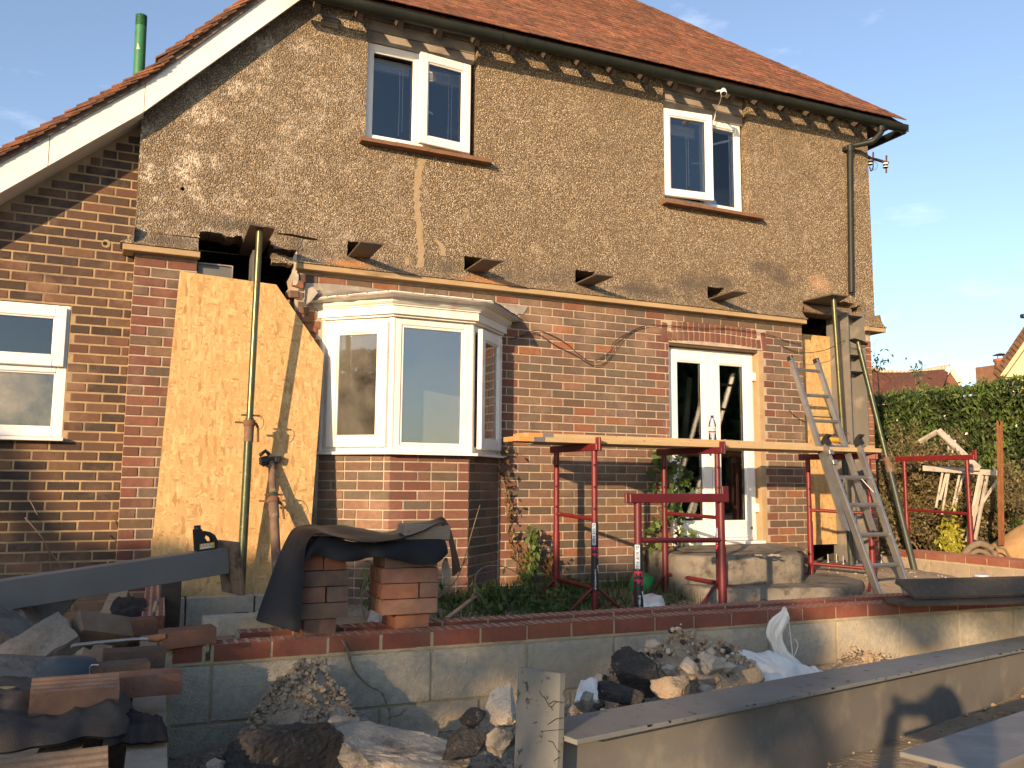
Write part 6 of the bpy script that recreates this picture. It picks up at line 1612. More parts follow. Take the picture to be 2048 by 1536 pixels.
# =================================================================== SACK
sk_ = thing('builders_sack', 'white woven builders sack half buried in the heap with its neck twisted upright', 'sack', on_y(1560, 1300, -3.45))
ysk = -3.46
neck = spline([on_y(x, y, ysk) for x, y in ((1568, 1214), (1566, 1228), (1556, 1246), (1550, 1275), (1560, 1300), (1575, 1322), (1590, 1345))], 24)
wid = [.006, .010, .030, .045, .040, .034, .030, .03, .035, .045, .06, .075]
mb = MB(); mb.smooth = True
def nf(u, v):
    i = int(round(u*24)); c = neck[i]; t = u*(len(wid)-1); k = min(int(t), len(wid)-2); w_ = wid[k]+(wid[k+1]-wid[k])*(t-k)
    a = v*2*PI; f = 1+.26*math.sin(a*6+u*10)+.12*math.sin(a*11-u*6)+.2*noise.noise(Vector((math.cos(a)*2, math.sin(a)*2, u*6)))
    return c+Vector((math.cos(a)*w_*f*1.05, math.sin(a)*w_*f*.6, 0))
mb.grid(24, 64, nf); mb.build('twisted_neck', M['sack'], sk_)
mb = MB(); mb.smooth = True
c0, c1 = on_y(1400, 1345, -3.6), on_y(1640, 1340, -3.55)
def bf_(u, v):
    p = c0.lerp(c1, u)+Vector((0, (v-.5)*.36, 0)); k = math.sin(min(1, u*1.1)*PI*.93+.12)*math.sin(v*PI)
    q = Vector((u*6, v*4, 3)); q = q+.8*noise.noise_vector(q*.6); cr = (1-abs(noise.noise(q*.8))*2.4)*.020+(1-abs(noise.noise(q*1.9))*2.4)*.010
    return Vector((p.x+.02*noise.noise(q*.9), p.y, p.z-.03+.105*max(0, k)**.7+cr*min(1, max(0, k)*3)+.02*noise.noise(Vector((u*5, v*3, 3)))))
mb.grid(80, 36, bf_); body = mb.build('body', M['sack'], sk_)
mb = MB(); hem = spline([on_y(x, y, -3.74) for x, y in ((1402, 1350), (1425, 1336), (1460, 1331), (1500, 1336), (1530, 1352))], 30)
for i in range(0, 30): mb.bar(hem[i]+Vector((0, -.004, .003)), hem[i]+Vector((.006, -.004, .016)), .0025, .0025)
mb.build('blue_stitching', M['sticker_blue'], sk_)
mb = MB(); mb.path(spline([on_y(x, y, -3.47) for x, y in ((1568, 1214), (1574, 1222), (1582, 1280), (1584, 1312), (1572, 1330))], 16), .0022, 5); mb.path(spline([on_y(x, y, -3.47) for x, y in ((1590, 1278), (1596, 1290), (1590, 1308), (1584, 1320), (1588, 1340))], 16), .002, 5); mb.build('drawstring', M['sack'], sk_)
crumple('torn_rag', [dep(1148, 1404, 2.72), dep(1196, 1400, 2.78), dep(1194, 1358, 2.95), dep(1160, 1366, 2.95)], .02, 'sack', 'torn scrap of white sacking with blue stripes behind the end plate', 'rag', 21, 20, 14)

# =================================================================== TWIG OVER THE FOOTING WALL
tg = thing('dead_twig', 'dry thorny twig hanging down the front of the footing wall below the left stack', 'twig', on_y(720, 1330, -3.24))
mb = MB(); pts = spline([on_y(x, y, yy) for x, y, yy in ((660, 1266, -3.12), (680, 1276, -3.20), (694, 1298, -3.235), (700, 1320, -3.24), (712, 1346, -3.24), (738, 1372, -3.25), (762, 1384, -3.26), (772, 1405, -3.27), (780, 1430, -3.3), (778, 1452, -3.33))], 40)
rr_ = [.006-.0035*i/40+.0012*math.sin(i*2.1) for i in range(41)]; mb.path(pts, rr_, 7)
for i in range(3, 39, 3):
    p = pts[i]; mb.path([p, p+Vector((random.uniform(-.02, .02), -.008, random.uniform(-.012, .014)))], [.003, .0008], 5)
mb.path(spline([pts[36], pts[36]+Vector((.03, -.02, .005)), pts[36]+Vector((.06, -.03, .03))], 6), [.003]*6+[.001], 6)
mb.path([pts[3], pts[3]+Vector((-.03, .04, .012)), pts[3]+Vector((-.06, .08, .01))], [.0045, .004, .003], 6)
mb.build('stem', M['twig'], tg)

# =================================================================== BOARDS ON THE RIGHT OF THE FOOTING WALL
pk = [on_z(1765, 1197, ZB+.022), on_z(2300, 1172, ZB+.022), on_z(2300, 1196, ZB+.022), on_z(1812, 1206, ZB+.022)]
b1 = tag(None or (lambda: (lambda m: m.build('mortar_board', M['board_dark']))(
    (lambda m: (m.prism([(p.x, p.y) for p in pk], 'z', ZB+.003, ZB+.022), m)[1])(MB())))(), 'dark splintered plank lying on top of the footing wall at the right', 'plank')
q0, q1 = on_z(1830, 1198, ZB+.03), on_z(2250, 1185, ZB+.03)
mb = MB(); dd = (q1-q0).normalized(); Mq = Matrix(((dd.x, -dd.y, 0, q0.x), (dd.y, dd.x, 0, q0.y), (0, 0, 1, ZB+.024), (0, 0, 0, 1))) @ Matrix.Rotation(.45, 4, 'X')
mb.box(0, 2.3, 0, .15, 0, .022, Mq, .003); mb.box(-.004, 2.3, .148, .172, -.002, .026, Mq, .003)
tag(mb.build('mesh_panel', M['mesh_dark']), 'dark crusted board propped against the footing wall behind the splintered plank', 'board')
pt = thing('tape_roll', 'small blue and white pot lid standing on the crusted board', 'lid', on_z(1963, 1150, .03))
mb = MB(); c = on_z(1963, 1152, .03); mb.lathe([(0, -.03), (.04, -.03), (.042, .0)], 18, Matrix.Translation(c)); mb.build('pot', M['sticker_blue'], pt)
mb = MB(); mb.lathe([(.043, -.002), (.043, .008), (0, .009)], 18, Matrix.Translation(c)); mb.build('lid', M['sticker_white'], pt)
mb = MB(); P = on_z(1542, 1112, -.045); 
for i in range(9): a = random.uniform(0, 6); mb.box(-.05, .04, -.012, .012, 0, .01, frame(P+Vector((random.uniform(-.1, .1), random.uniform(-.06, .06), .003)), a, .1), .002)
stuff(mb.build('twig_litter', M['greyboard']))
P = on_z(1306, 1195, -.42); gb = thing('green_tub', 'green plastic tub tipped over at the foot of the climber', 'tub', P)
mb = MB(); mb.lathe([(0, .17), (.085, .17), (.098, .15), (.115, -.02), (.118, -.04)], 24, frame(P+Vector((0, .22, .02)), .3, .3, .1)); mb.build('shell', M['greenbag'], gb)
crumple('plastic_bag', [on_z(1272, 1222, -.4), on_z(1330, 1222, -.4), on_z(1330, 1205, -.4), on_z(1270, 1205, -.4)], .07, 'sack', 'crumpled pale plastic bag in front of the green tub', 'bag', 31, 20, 14)
crumple('cement_bag', [on_z(735, 1245, -.36), on_z(800, 1242, -.36), on_z(800, 1215, -.36), on_z(742, 1220, -.36)], .06, 'greytimber', 'dusty empty bag lying between the two brick stacks', 'bag', 33, 20, 14)
P0_, P1_ = on_y(895, 1236, -1.6), on_y(952, 1192, -1.3); mb = MB(); mb.bar(P0_, P1_, .03, .012); tag(mb.build('metal_strip', M['alu']), 'bright metal strip leaning in the weeds right of the bay', 'metal strip')
mb = MB()
for i in range(3): P = on_z(1160+i*22, 1212+i*4, -.44); mb.box(-.06, .05, -.05, .05, -.02, .05, frame(P, i*.9, .2*i, .1), .008)
o = mb.build('broken_brick', M['brick']); o.color = (.22, .11, .07, 1); tag(o, 'broken brick pieces at the foot of the bright red trestle', 'rubble')
# =================================================================== PLANTS
def leaves(name, pts, size, mat, parent=None, seed=0, shape='oval', spread=1.0, facing=None):
    """pts: list of (position, shade 0..1); each leaf a small folded quad pair"""
    rs = random.Random(seed); mb = MB()
    for p, sh_ in pts:
        s = size*rs.uniform(.6, 1.3); a = rs.uniform(0, 2*PI)
        n = Vector((rs.gauss(0, 1), rs.gauss(0, 1), rs.gauss(.3, 1)))
        if facing: n = n*spread+Vector(facing)
        n.normalize(); t = n.cross(Vector((math.cos(a), math.sin(a), .3))).normalized(); b = n.cross(t)
        g = max(0, min(1, sh_+rs.uniform(-.25, .25))); mb.col = (g, g, g, 1)
        p = Vector(p)
        if shape == 'oval': mb.add([p-t*s, p-b*s*.42+n*s*.12, p+t*s, p+b*s*.42+n*s*.12], [(0, 1, 2), (0, 2, 3)])
        elif shape == 'lobed':
            mb.add([p-t*s*.7, p-t*s*.25-b*s*.75, p+t*s*.1-b*s*.3, p+t*s*.75-b*s*.5, p+t*s*.55, p+t*s*1.1, p+t*s*.75+b*s*.5, p+t*s*.1+b*s*.3, p-t*s*.25+b*s*.75], [(0, 1, 2), (2, 3, 4), (4, 5, 6), (4, 6, 7), (0, 2, 7), (2, 4, 7), (0, 7, 8)])
        elif shape == 'blade': mb.add([p-b*s*.08, p+b*s*.08, p+Vector((n.x*.35, n.y*.35, 1))*s*2], [(0, 1, 2)])
    return mb.build(name, M[mat], parent, False)
# ---- hedge along the boundary
HX0, HX1 = 11.0, 12.4
hg = thing('hedge', 'tall dense green boundary hedge behind the bare shrub on the right', 'hedge', (11.7, 2, -.5))
rs = random.Random(2); pts = []
def hedge_top(y): return 1.99+.07*noise.noise(Vector((y*.8, 3, 0)))+.05*noise.noise(Vector((y*3, 1, 0)))
for i in range(36000):
    y = rs.uniform(-3.0, 9.5); z = -.5+(hedge_top(y)+.5)*rs.random()**.8
    dpt = noise.noise(Vector((y*1.6, z*1.6, 0)))*.16+noise.noise(Vector((y*5, z*5, 9)))*.07
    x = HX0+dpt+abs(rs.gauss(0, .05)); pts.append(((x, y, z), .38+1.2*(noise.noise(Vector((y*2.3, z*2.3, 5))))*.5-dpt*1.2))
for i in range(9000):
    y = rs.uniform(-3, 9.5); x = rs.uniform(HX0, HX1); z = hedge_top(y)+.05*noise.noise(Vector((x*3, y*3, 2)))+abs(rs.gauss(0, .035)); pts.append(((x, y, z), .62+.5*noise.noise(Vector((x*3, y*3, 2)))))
for i in range(60):      # long shoots above the top
    y = rs.uniform(-1, 6); x = HX0+rs.uniform(0, .5); z0 = hedge_top(y)
    for k in range(6): pts.append(((x+rs.gauss(0, .02), y+rs.gauss(0, .02), z0+k*.022), .6))
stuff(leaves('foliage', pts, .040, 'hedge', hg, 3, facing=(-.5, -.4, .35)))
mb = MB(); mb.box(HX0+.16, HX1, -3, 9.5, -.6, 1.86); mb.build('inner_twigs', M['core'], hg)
fl_ = []
for i in range(16): y = rs.uniform(-1, 4.5); z = rs.uniform(.2, 1.8); fl_.append(((HX0-.12, y, z), .9))
m = leaves('hedge_flowers', fl_, .028, 'sack', hg, 9, facing=(-1, -.5, 0), spread=.3); stuff(m)
# tall sprigs poking above the hedge
for (px, py, d_, n, lab) in ((1835, 745, 15.0, 60, 'wispy shoot rising above the hedge in front of the low roof'), (1756, 715, 17, 50, 'leafy branch tip showing beside the house corner above the hedge')):
    c = CAMP+ray(px, py)*d_; t = thing('tree_shoot', lab, 'plant', c-Vector((0, 0, 1.0)))
    mb = MB(); mb.path([c-Vector((0, 0, 1.4)), c-Vector((.02, 0, .4)), c+Vector((-.10, 0, .15))], [.02, .012, .003], 6); mb.path([c-Vector((.02, 0, .3)), c+Vector((.14, 0, .02))], [.008, .003], 5); mb.build('stem', M['twig'], t)
    leaves('leaves', [(c+Vector((rs.gauss(0, .12), rs.gauss(0, .1), rs.gauss(-.12, .16))), rs.uniform(.3, .9)) for _ in range(n)], .055, 'ivy', t, 4)
# ---- bare and half dead shrub in front of the hedge
sb = thing('dry_shrub', 'sprawling half dead olive brown shrub in front of the hedge', 'shrub', (10.2, .6, -.4))
mb = MB(); pts = []
def branch(p, d, L, r_, depth):
    n = 4; q = [Vector(p)]; dv = Vector(d).normalized()
    for i in range(n): dv = (dv+Vector((rs.gauss(0, .22), rs.gauss(0, .22), rs.gauss(.02, .18)))).normalized(); q.append(q[-1]+dv*L/n)
    mb.path(q, [r_*(1-.6*i/n) for i in range(n+1)], 5, False)
    for i in range(1, n+1):
        if depth > 0:
            for _ in range(2): branch(q[i], dv+Vector((rs.gauss(0, .8), rs.gauss(0, .8), rs.gauss(.2, .5))), L*.52, r_*.5, depth-1)
        else:
            for _ in range(3): pts.append((q[i]+Vector((rs.gauss(0, .04), rs.gauss(0, .04), rs.gauss(0, .04))), rs.uniform(.2, .8)))
for i in range(15):
    px = rs.uniform(1745, 1915); d_ = rs.uniform(10.4, 11.0); b0_ = CAMP+ray(px, 1000)*d_; b0_.z = -.4
    branch(b0_, (rs.gauss(0, .35), rs.gauss(0, .3), 1), rs.uniform(.6, 1.0), .012, 3)
mb.build('branches', M['twig'], sb); stuff(leaves('sparse_leaves', pts, .026, 'olive', sb, 6))
gl = []
for i in range(420): c = CAMP+ray(rs.gauss(1900, 12), 1000)*9.6; gl.append(((c.x+rs.gauss(0, .04), c.y, -.12+rs.gauss(0, .17)), rs.uniform(.3, 1)))
t = thing('golden_shrub', 'small yellow green conifer beside the empty trestle', 'shrub', (CAMP+ray(1900, 1000)*9.6).xy.to_3d()+Vector((0, 0, -.4)))
leaves('foliage', gl, .04, 'goldleaf', t, 7)
mb = MB(); c = CAMP+ray(1900, 1000)*9.62; mb.path([(c.x, c.y, -.45), (c.x, c.y, .05)], [.015, .006], 6); mb.build('stem', M['twig'], t)
# ---- climber on the wall beside the doors
def climber(label, name, runs, size, mat, shape, n, stem='twig', seed=0, yy=-.05, th=.05):
    t = thing(name, label, 'climber', on_y(*runs[0][-1], yy)); rs = random.Random(seed); P = []
    for run in runs:
        q = spline([on_y(x, y, yy) for x, y in run], 30); m = MB(); m.path([p+Vector((rs.gauss(0, .008), rs.uniform(-.01, .01), 0)) for p in q], .005, 5); m.build('stem', M[stem], t)
        for _ in range(n):
            p = q[rs.randint(0, 30)]; P.append((p+Vector((rs.gauss(0, th), -abs(rs.gauss(.02, .05)), rs.gauss(0, th))), rs.uniform(.1, .9)))
    leaves('leaves', P, size, mat, t, seed, shape, .6, (-.3, -1, .35)); return t
climber('green lobed leaf climber growing up the left jamb of the french doors', 'climber_plant', [[(1325, 905), (1310, 960), (1322, 1020), (1300, 1080), (1305, 1190)], [(1345, 930), (1360, 975), (1350, 1040), (1345, 1100), (1360, 1190)], [(1320, 905), (1335, 950), (1345, 1000), (1370, 1090), (1385, 1150)]], .052, 'ivy', 'lobed', 62, 'twig', 5, -.06, .055)
climber('dead brown ivy stem clinging to the wall right of the bay', 'dead_ivy', [[(1010, 900), (1003, 940), (1012, 1000), (1020, 1060), (1028, 1110), (1038, 1150)], [(1045, 1110), (1046, 1150)], [(1095, 1115), (1098, 1150)]], .030, 'dryleaf', 'oval', 150, 'twig', 6, -.03, .022)
climber('slim green weed standing against the wall between the bay and the red trestle', 'tall_weed', [[(1058, 1062), (1062, 1100), (1055, 1140), (1050, 1180)]], .038, 'ivy', 'oval', 150, 'twig', 8, -.1, .03)
climber('scrubby weed at the foot of the bay between the brick stacks', 'tall_weed', [[(735, 1140), (742, 1180), (738, 1220)]], .03, 'ivy', 'oval', 90, 'twig', 9, -.75, .045)
# bare arching twigs in front of the bay
def twigs(label, runs, y, r_=.006):
    t = thing('bare_twig', label, 'twig', on_y(*runs[0][0], y)); m = MB()
    for run in runs: q = spline([on_y(a, b, y) for a, b in run], 16); m.path(q, [r_*(1-.5*i/16) for i in range(17)], 6)
    m.build('stem', M['twig'], t)
twigs('bare forked twig arching out of the weeds right of the bay', [[(952, 1192), (950, 1165), (955, 1145), (975, 1132), (1010, 1134), (1040, 1150)], [(952, 1180), (965, 1200), (975, 1215)], [(952, 1180), (940, 1200), (935, 1225)]], -1.35)
twigs('thin dry bramble stem rising between the two brick stacks', [[(730, 1238), (722, 1200), (728, 1165), (745, 1140), (770, 1120)], [(722, 1200), (735, 1170), (760, 1150)]], -1.2, .006)
twigs('thin leafless stem leaning on the right face of the bay', [[(870, 1200), (905, 1170), (925, 1130), (945, 1060), (960, 1010)], [(925, 1130), (938, 1110)], [(905, 1170), (885, 1180)]], -1.0, .005)
twigs('dry bramble stem in front of the left wing wall', [[(50, 1035), (80, 1070), (96, 1100), (104, 1150)], [(96, 1100), (120, 1130), (128, 1165)], [(60, 1000), (75, 1030)]], -.35, .005)
# ground weeds
rs = random.Random(15); W_ = []; G_ = []
for i in range(1500):
    x, y = rs.uniform(2.0, 4.6), -abs(rs.gauss(0, .45))-.05
    if noise.noise(Vector((x*1.5, y*1.5, 0))) > .0: W_.append(((x, y, gz(x, y)+rs.uniform(.0, .10)*(1-(abs(y)/1.5))), rs.uniform(.1, .8)))
for i in range(1300):
    x, y = rs.gauss(2.85, .38), -.75+rs.gauss(0, .28)
    W_.append(((x, y, gz(x, y)+abs(rs.gauss(0, .085))*(.6+.8*noise.noise(Vector((x*4, y*4, 0))))), rs.uniform(.0, .6)))
for i in range(2600):
    x, y = rs.uniform(1.9, 4.6), -abs(rs.gauss(0, .6)); G_.append(((x, y, gz(x, y)), rs.uniform(.1, .9)))
for i in range(700): x, y = rs.uniform(-2.2, -.35), rs.uniform(-2.2, -.1); G_.append(((x, y, gz(x, y)), rs.uniform(.3, .9)))
stuff(leaves('weeds', W_, .035, 'ivy', None, 11, 'oval', 1, (0, -.3, .8))); stuff(leaves('grass', G_, .055, 'grass', None, 12, 'blade'))
for o in (bpy.data.objects['weeds'], bpy.data.objects['grass']): o['label'] = 'low weeds and grass at the foot of the house wall'

# =================================================================== YARD BEYOND THE RIGHT FOOTING WALL
sd = MB(); sd.smooth = True
sc_ = CAMP+ray(2120, 1060)*9.0
def sf(u, v):
    x = sc_.x-1.5+3.0*u; y = sc_.y-1.6+3.2*v; r2 = ((x-sc_.x)/1.05)**2+((y-sc_.y)/1.1)**2
    h = .85*max(0, 1-r2**.5)**.9; return Vector((x, y, -.45+h+.03*noise.noise(Vector((x*5, y*5, 0)))*min(1, h*5)+.012*noise.noise(Vector((x*15, y*15, 0)))))
sd.grid(60, 60, sf); o = sd.build('sand_heap', M['sand']); tag(o, 'heap of orange building sand at the right edge beyond the footing wall', 'sand')
hs = thing('garden_hose', 'coil of muddy pipe lying in front of the sand heap', 'hose', CAMP+ray(1965, 1100)*8.9)
mb = MB(); c = CAMP+ray(1962, 1100)*8.75
mb.path(spline([CAMP+ray(x, y)*8.75 for x, y in ((1925, 1112), (1945, 1092), (1965, 1088), (1985, 1100), (1992, 1118))], 20), .035, 8); mb.path(spline([CAMP+ray(x, y)*8.7 for x, y in ((1935, 1115), (1955, 1102), (1975, 1108), (1985, 1120))], 16), .025, 8); mb.path(spline([CAMP+ray(x, y)*8.6 for x, y in ((1990, 1095), (2008, 1098), (2020, 1115), (2028, 1122))], 16), .012, 6); mb.build('coil', M['twig'], hs)
ps = thing('rusty_post', 'slender rusty steel channel post standing in the sand heap', 'post', CAMP+ray(2001, 1070)*8.9)
a, b = CAMP+ray(2003, 1090)*8.9, CAMP+ray(1999, 842)*8.9; mb = MB(); u_ = (b-a).normalized()
for ox in (-.020, .020): mb.bar(a+RT*ox, b+RT*ox, .026, .010, Vector((0, 1, 0)))
mb.bar(a+FW*.02, b+FW*.02-u_*.05, .006, .032, Vector((0, 1, 0))); mb.build('channel', M['postrust'], ps)
# collapsed timber frame
fr = thing('garden_arbour', 'bleached grey timber gable frame collapsed against the hedge', 'timber frame', CAMP+ray(1930, 1000)*10.3)
def fb(p0, p1, d0, d1, w_, mat='greytimber', th=.03): mb = MB(); mb.bar(CAMP+ray(*p0)*d0*.95, CAMP+ray(*p1)*d1*.95, w_, th, Vector((0, 1, .2)), .003); mb.build('timber', M[mat], fr)
fb((1838, 884), (1876, 862), 10.6, 10.5, .05); fb((1876, 860), (1958, 938), 10.5, 10.2, .075); fb((1880, 866), (1950, 935), 10.55, 10.25, .04, 'whitetimber')
fb((1845, 936), (1998, 946), 10.4, 10.1, .062); fb((1890, 940), (1960, 938), 10.35, 10.1, .03, 'whitetimber')
fb((1897, 870), (1900, 940), 10.5, 10.4, .018, 'whitetimber'); fb((1910, 880), (1880, 1000), 10.45, 10.3, .016, 'whitetimber')
fb((1962, 950), (1936, 1085), 10.1, 9.9, .07, 'whitetimber'); fb((1974, 952), (1950, 1080), 10.15, 9.95, .03, 'greytimber'); fb((1996, 958), (1918, 1080), 10.0, 10.2, .018)
for (x0, x1) in ((1885, 1872), (1898, 1884), (1928, 1908), (1920, 1905)): fb((x0, 945), (x1, 1015+random.uniform(0, 20)), 10.35, 10.2, .02, 'whitetimber', .02)

# =================================================================== BACKGROUND HOUSES
def far_house(label, pts_fn): pass
bh = thing('far_house', 'low red tiled house with a small white gable seen over the hedge', 'house', CAMP+ray(1850, 800)*24)
c = lambda px, py, d_: CAMP+ray(px, py)*d_
mb = MB(); mb.col = (.17, .065, .04, 1)
r1 = [c(1700, 726, 24), c(1778, 746, 23.5), c(1826, 747.5, 23.2), c(1900, 736, 22.6), c(1880, 790, 20.5), c(1700, 800, 20.5)]
mb.add(r1, [(0, 1, 2, 3, 4, 5)]); 
n = 0
for j in range(9):
    for i in range(34):
        u0, u1 = i/34, (i+1)/34; v0 = j/9
        tl = c(1700+200*u0, 748, 23.3).lerp(c(1700+180*u0, 800, 20.4), v0+.08)
        if i % 2 == j % 2: mb.col = (*jit((.16, .06, .036), .3), 1); mb.box(-.12, .12, -.1, .1, 0, .03, frame(tl+Vector((0, 0, .03)), 0, .5))
mb.build('roof', M['tile_vc'], bh)
ridge = spline([c(1706, 728, 23.95), c(1745, 738, 23.7), c(1778, 745, 23.4), c(1826, 746, 23.1), c(1865, 740, 22.8), c(1900, 734, 22.5)], 30); mb = MB()
for i in range(0, 30): mb.path([ridge[i], ridge[i].lerp(ridge[i+1], .92)], .085, 6)
rdm = mb.build('ridge_tiles', M['rock_pale'], bh)
for (p0, p1) in (((1901, 734), (1872, 772)), ((1901, 734), (1924, 768))): mb = MB(); mb.bar(c(*p0, 22.4), c(*p1, 22.2), .05, .16, Vector((0, 1, 0))); mb.build('bargeboard', M['whitewood'], bh)
mb = MB(); mb.prism([(0, 0), (1, 0), (.5, .8)], 'y', 0, .1); 
tri = [c(1901, 742, 22.45), c(1876, 776, 22.3), c(1922, 776, 22.3), c(1860, 860, 22.3), c(1935, 860, 22.3)]; mb = MB(); mb.add(tri, [(0, 1, 2), (1, 3, 4, 2)]); o = mb.build('gable_wall', M['brick'], bh); o.color = (.2, .09, .06, 1)
mb = MB(); mb.add([c(1702, 800, 20.6), c(1925, 785, 21), c(1925, 1000, 21), c(1702, 1000, 20.6)], [(0, 1, 2, 3)]); mb.build('wall', M['creamwall'], bh)
ch = thing('far_gable_house', 'cream rendered gable with a brick chimney above the hedge at the right edge', 'house', c(2080, 760, 19))
G = [c(2006, 745, 19), c(2060, 650, 19), c(2130, 560, 19), c(2300, 745, 19), c(2300, 1000, 19), c(1996, 1000, 19)]; mb = MB()
mb.add(G+[g+Vector((.2, .3, 0)) for g in G], [(0, 1, 2, 3, 4, 5), (6, 7, 8, 9, 10, 11)]); mb.build('gable_wall', M['creamwall'], ch)
mb = MB(); mb.bar(c(1998, 752, 18.9), c(2130, 566, 18.9), .05, .24, Vector((0, 1, 0))); mb.build('bargeboard', M['creamwall'], ch)
mb = MB(); A_, B_2 = c(1993, 752, 18.85), c(2124, 556, 18.85); mb.col = (.17, .10, .06, 1)
vd = (B_2-A_).normalized()
for i in range(24): p = A_.lerp(B_2, i/24); mb.bar(p, p+vd*.14, .22, .05, Vector((0, 1, 0)))
mb.build('verge_tiles', M['tile_vc'], ch)
mb = MB(); mb.prism([(0, 0), (.62, 0), (.62, 1.2), (0, 1.2)], 'y', 0, .5); p = c(1990, 778, 21); mb.v = [tuple(Vector(v)+p+Vector((0, 0, -.6))) for v in mb.v]; o = mb.build('chimney', M['brick'], ch); o.color = (.24, .12, .07, 1)
p = c(2002, 734, 21); mb = MB(); mb.lathe([(.13, -.2), (.14, .12), (.17, .14), (.17, .2), (.12, .21)], 14, Matrix.Translation(p)); o = mb.build('chimney_pot', M['brick'], ch); o.color = (.45, .14, .07, 1)
mb = MB(); mb.lathe([(.18, .30), (.06, .34), (0, .35)], 10, Matrix.Translation(p)); [mb.tube(p+Vector((sx*.1, 0, .2)), p+Vector((sx*.1, 0, .31)), .012, 5) for sx in (-1, 1)]; mb.build('cowl', M['plate'], ch)
p = c(2046, 632, 18.6); mb = MB(); mb.box(-.04, .3, -.06, .06, -.045, .045, frame(p), .02); mb.build('security_light', M['plastic_black'], ch)

# =================================================================== SMALL THINGS ON THE HOUSE
cm = thing('security_camera', 'white security camera hanging under the gutter above the second window', 'camera', on_y(1448, 184, -.4))
P = on_y(1447, 184, -.40); Mc = frame(P, .2, -.5, .45)
mb = MB(); mb.lathe([(0, .055), (.018, .052), (.026, .035), (.030, .0), (.031, -.035), (.026, -.036)], 18, Mc); mb.build('body', M['upvc'], cm)
mb = MB(); mb.lathe([(.026, -.034), (0, -.030)], 18, Mc); mb.build('lens', M['plastic_black'], cm)
mb = MB(); mb.path([P+Vector((0, .01, .02)), P+Vector((.0, .12, .06))], .01, 8); mb.build('bracket', M['upvc'], cm)
mb = MB(); mb.path(spline([on_y(x, y, yy) for x, y, yy in ((1443, 192, -.39), (1439, 206, -.25), (1432, 222, -.06), (1428, 240, -.01), (1418, 254, .02), (1408, 262, .04))], 20), .0045, 6)
mb.path(spline([on_y(x, y, .09) for x, y in ((1408, 288), (1425, 288), (1445, 283), (1462, 280))], 12), .004, 6); mb.build('cable', M['upvc'], cm)
ir = thing('insulator_bracket', 'rusty wire bracket with two insulators on the right corner of the house', 'bracket', on_y(1755, 318, .02))
b = lambda px, py: on_y(px, py, .02)
mb = MB(); mb.bar(b(1704, 304), b(1738, 315), .045, .02); mb.bar(b(1736, 314.5), b(1776, 326), .03, .02); mb.bar(b(1746.5, 304), b(1746, 322), .014, .014); mb.bar(b(1773, 311), b(1772.5, 346), .014, .014); mb.build('arm', M['rust'], ir)
mb = MB(); mb.bar(b(1690, 300), b(1736, 313), .02, .03); mb.build('wall_arm', M['gutter'], ir)
for (px, py) in ((1740, 327), (1771, 333)):
    mb = MB(); p = b(px, py); mb.lathe([(.012, .05), (.026, .045), (.028, .02), (.022, .012), (.030, .005), (.030, -.015), (.018, -.02)], 14, Matrix.Translation(p)); ins = mb.build('insulator', M['plastic_black'], ir)
    mb = MB(); mb.lathe([(.0308, -.010), (.0308, -.002)], 14, Matrix.Translation(p)); mb.lathe([(.0285, .024), (.0275, .04)], 14, Matrix.Translation(p)); mb.build('white_ring', M['upvc'], ins)
mb = MB(); mb.path(spline([b(1728, 301), b(1734, 310), b(1748, 322), b(1755, 330), b(1750, 340), b(1742, 336)], 20), .0025, 5); mb.path(spline([b(1739, 333), b(1742, 342), b(1746, 336), b(1746, 322)], 12), .007, 6); mb.build('loose_wire', M['plastic_black'], ir)
wr = thing('loose_wires', 'thin loose wires sagging across the brickwork between the bay and the door arch', 'wire', on_y(1190, 730, -.02))
mb = MB()
for run in (((1020, 678), (1045, 672), (1075, 668), (1110, 690), (1150, 710), (1188, 731), (1215, 722), (1235, 690), (1262, 665), (1292, 651), (1330, 651), (1400, 656), (1450, 657), (1530, 668), (1580, 684), (1602, 688)), ((1040, 672), (1062, 663), (1085, 663), (1130, 685), (1165, 715), (1188, 722), (1218, 705), (1228, 685), (1262, 663), (1290, 652)), ((1560, 690), (1600, 705), (1650, 700), (1690, 680)), ((1578, 820), (1590, 832), (1612, 845))):
    mb.path(spline([on_y(x, y, -.018-.012*(i % 2)) for i, (x, y) in enumerate(run)], 60), .0035, 5)
mb.build('wire', M['plastic_black'], wr)
# timbers leaning inside the french doors
mb = MB(); mb.bar(on_y(1358, 1010, .45), on_y(1379, 755, .75), .06, .022, Vector((0, 1, 0))); tag(mb.build('timber_batten', M['greyboard']), 'pale timber batten leaning inside the left french door', 'batten')
mb = MB(); mb.bar(on_y(1462, 1045, .4), on_y(1470, 905, .42), .2, .02, Vector((0, 1, 0))); tag(mb.build('brown_board', M['rust']), 'reddish brown board standing inside the right french door', 'board')
for i, (px, py, w_, h_, mt) in enumerate(((46, 845, .04, .13, 'glass_clear'), (66, 840, .05, .15, 'glass_clear'), (92, 838, .055, .11, 'sack'))):
    p = on_y(px, py, .28); mb = MB(); mb.lathe([(0, -h_/2), (w_*.9, -h_/2), (w_, h_*.1), (w_*.5, h_*.35), (w_*.45, h_/2), (0, h_/2)], 14, Matrix.Translation(p)); tag(mb.build('jar', M[mt]), ('leftmost clear bottle on the sill inside the wing window', 'middle clear bottle on the sill inside the wing window', 'cream jug on the sill inside the wing window')[i], 'bottle')

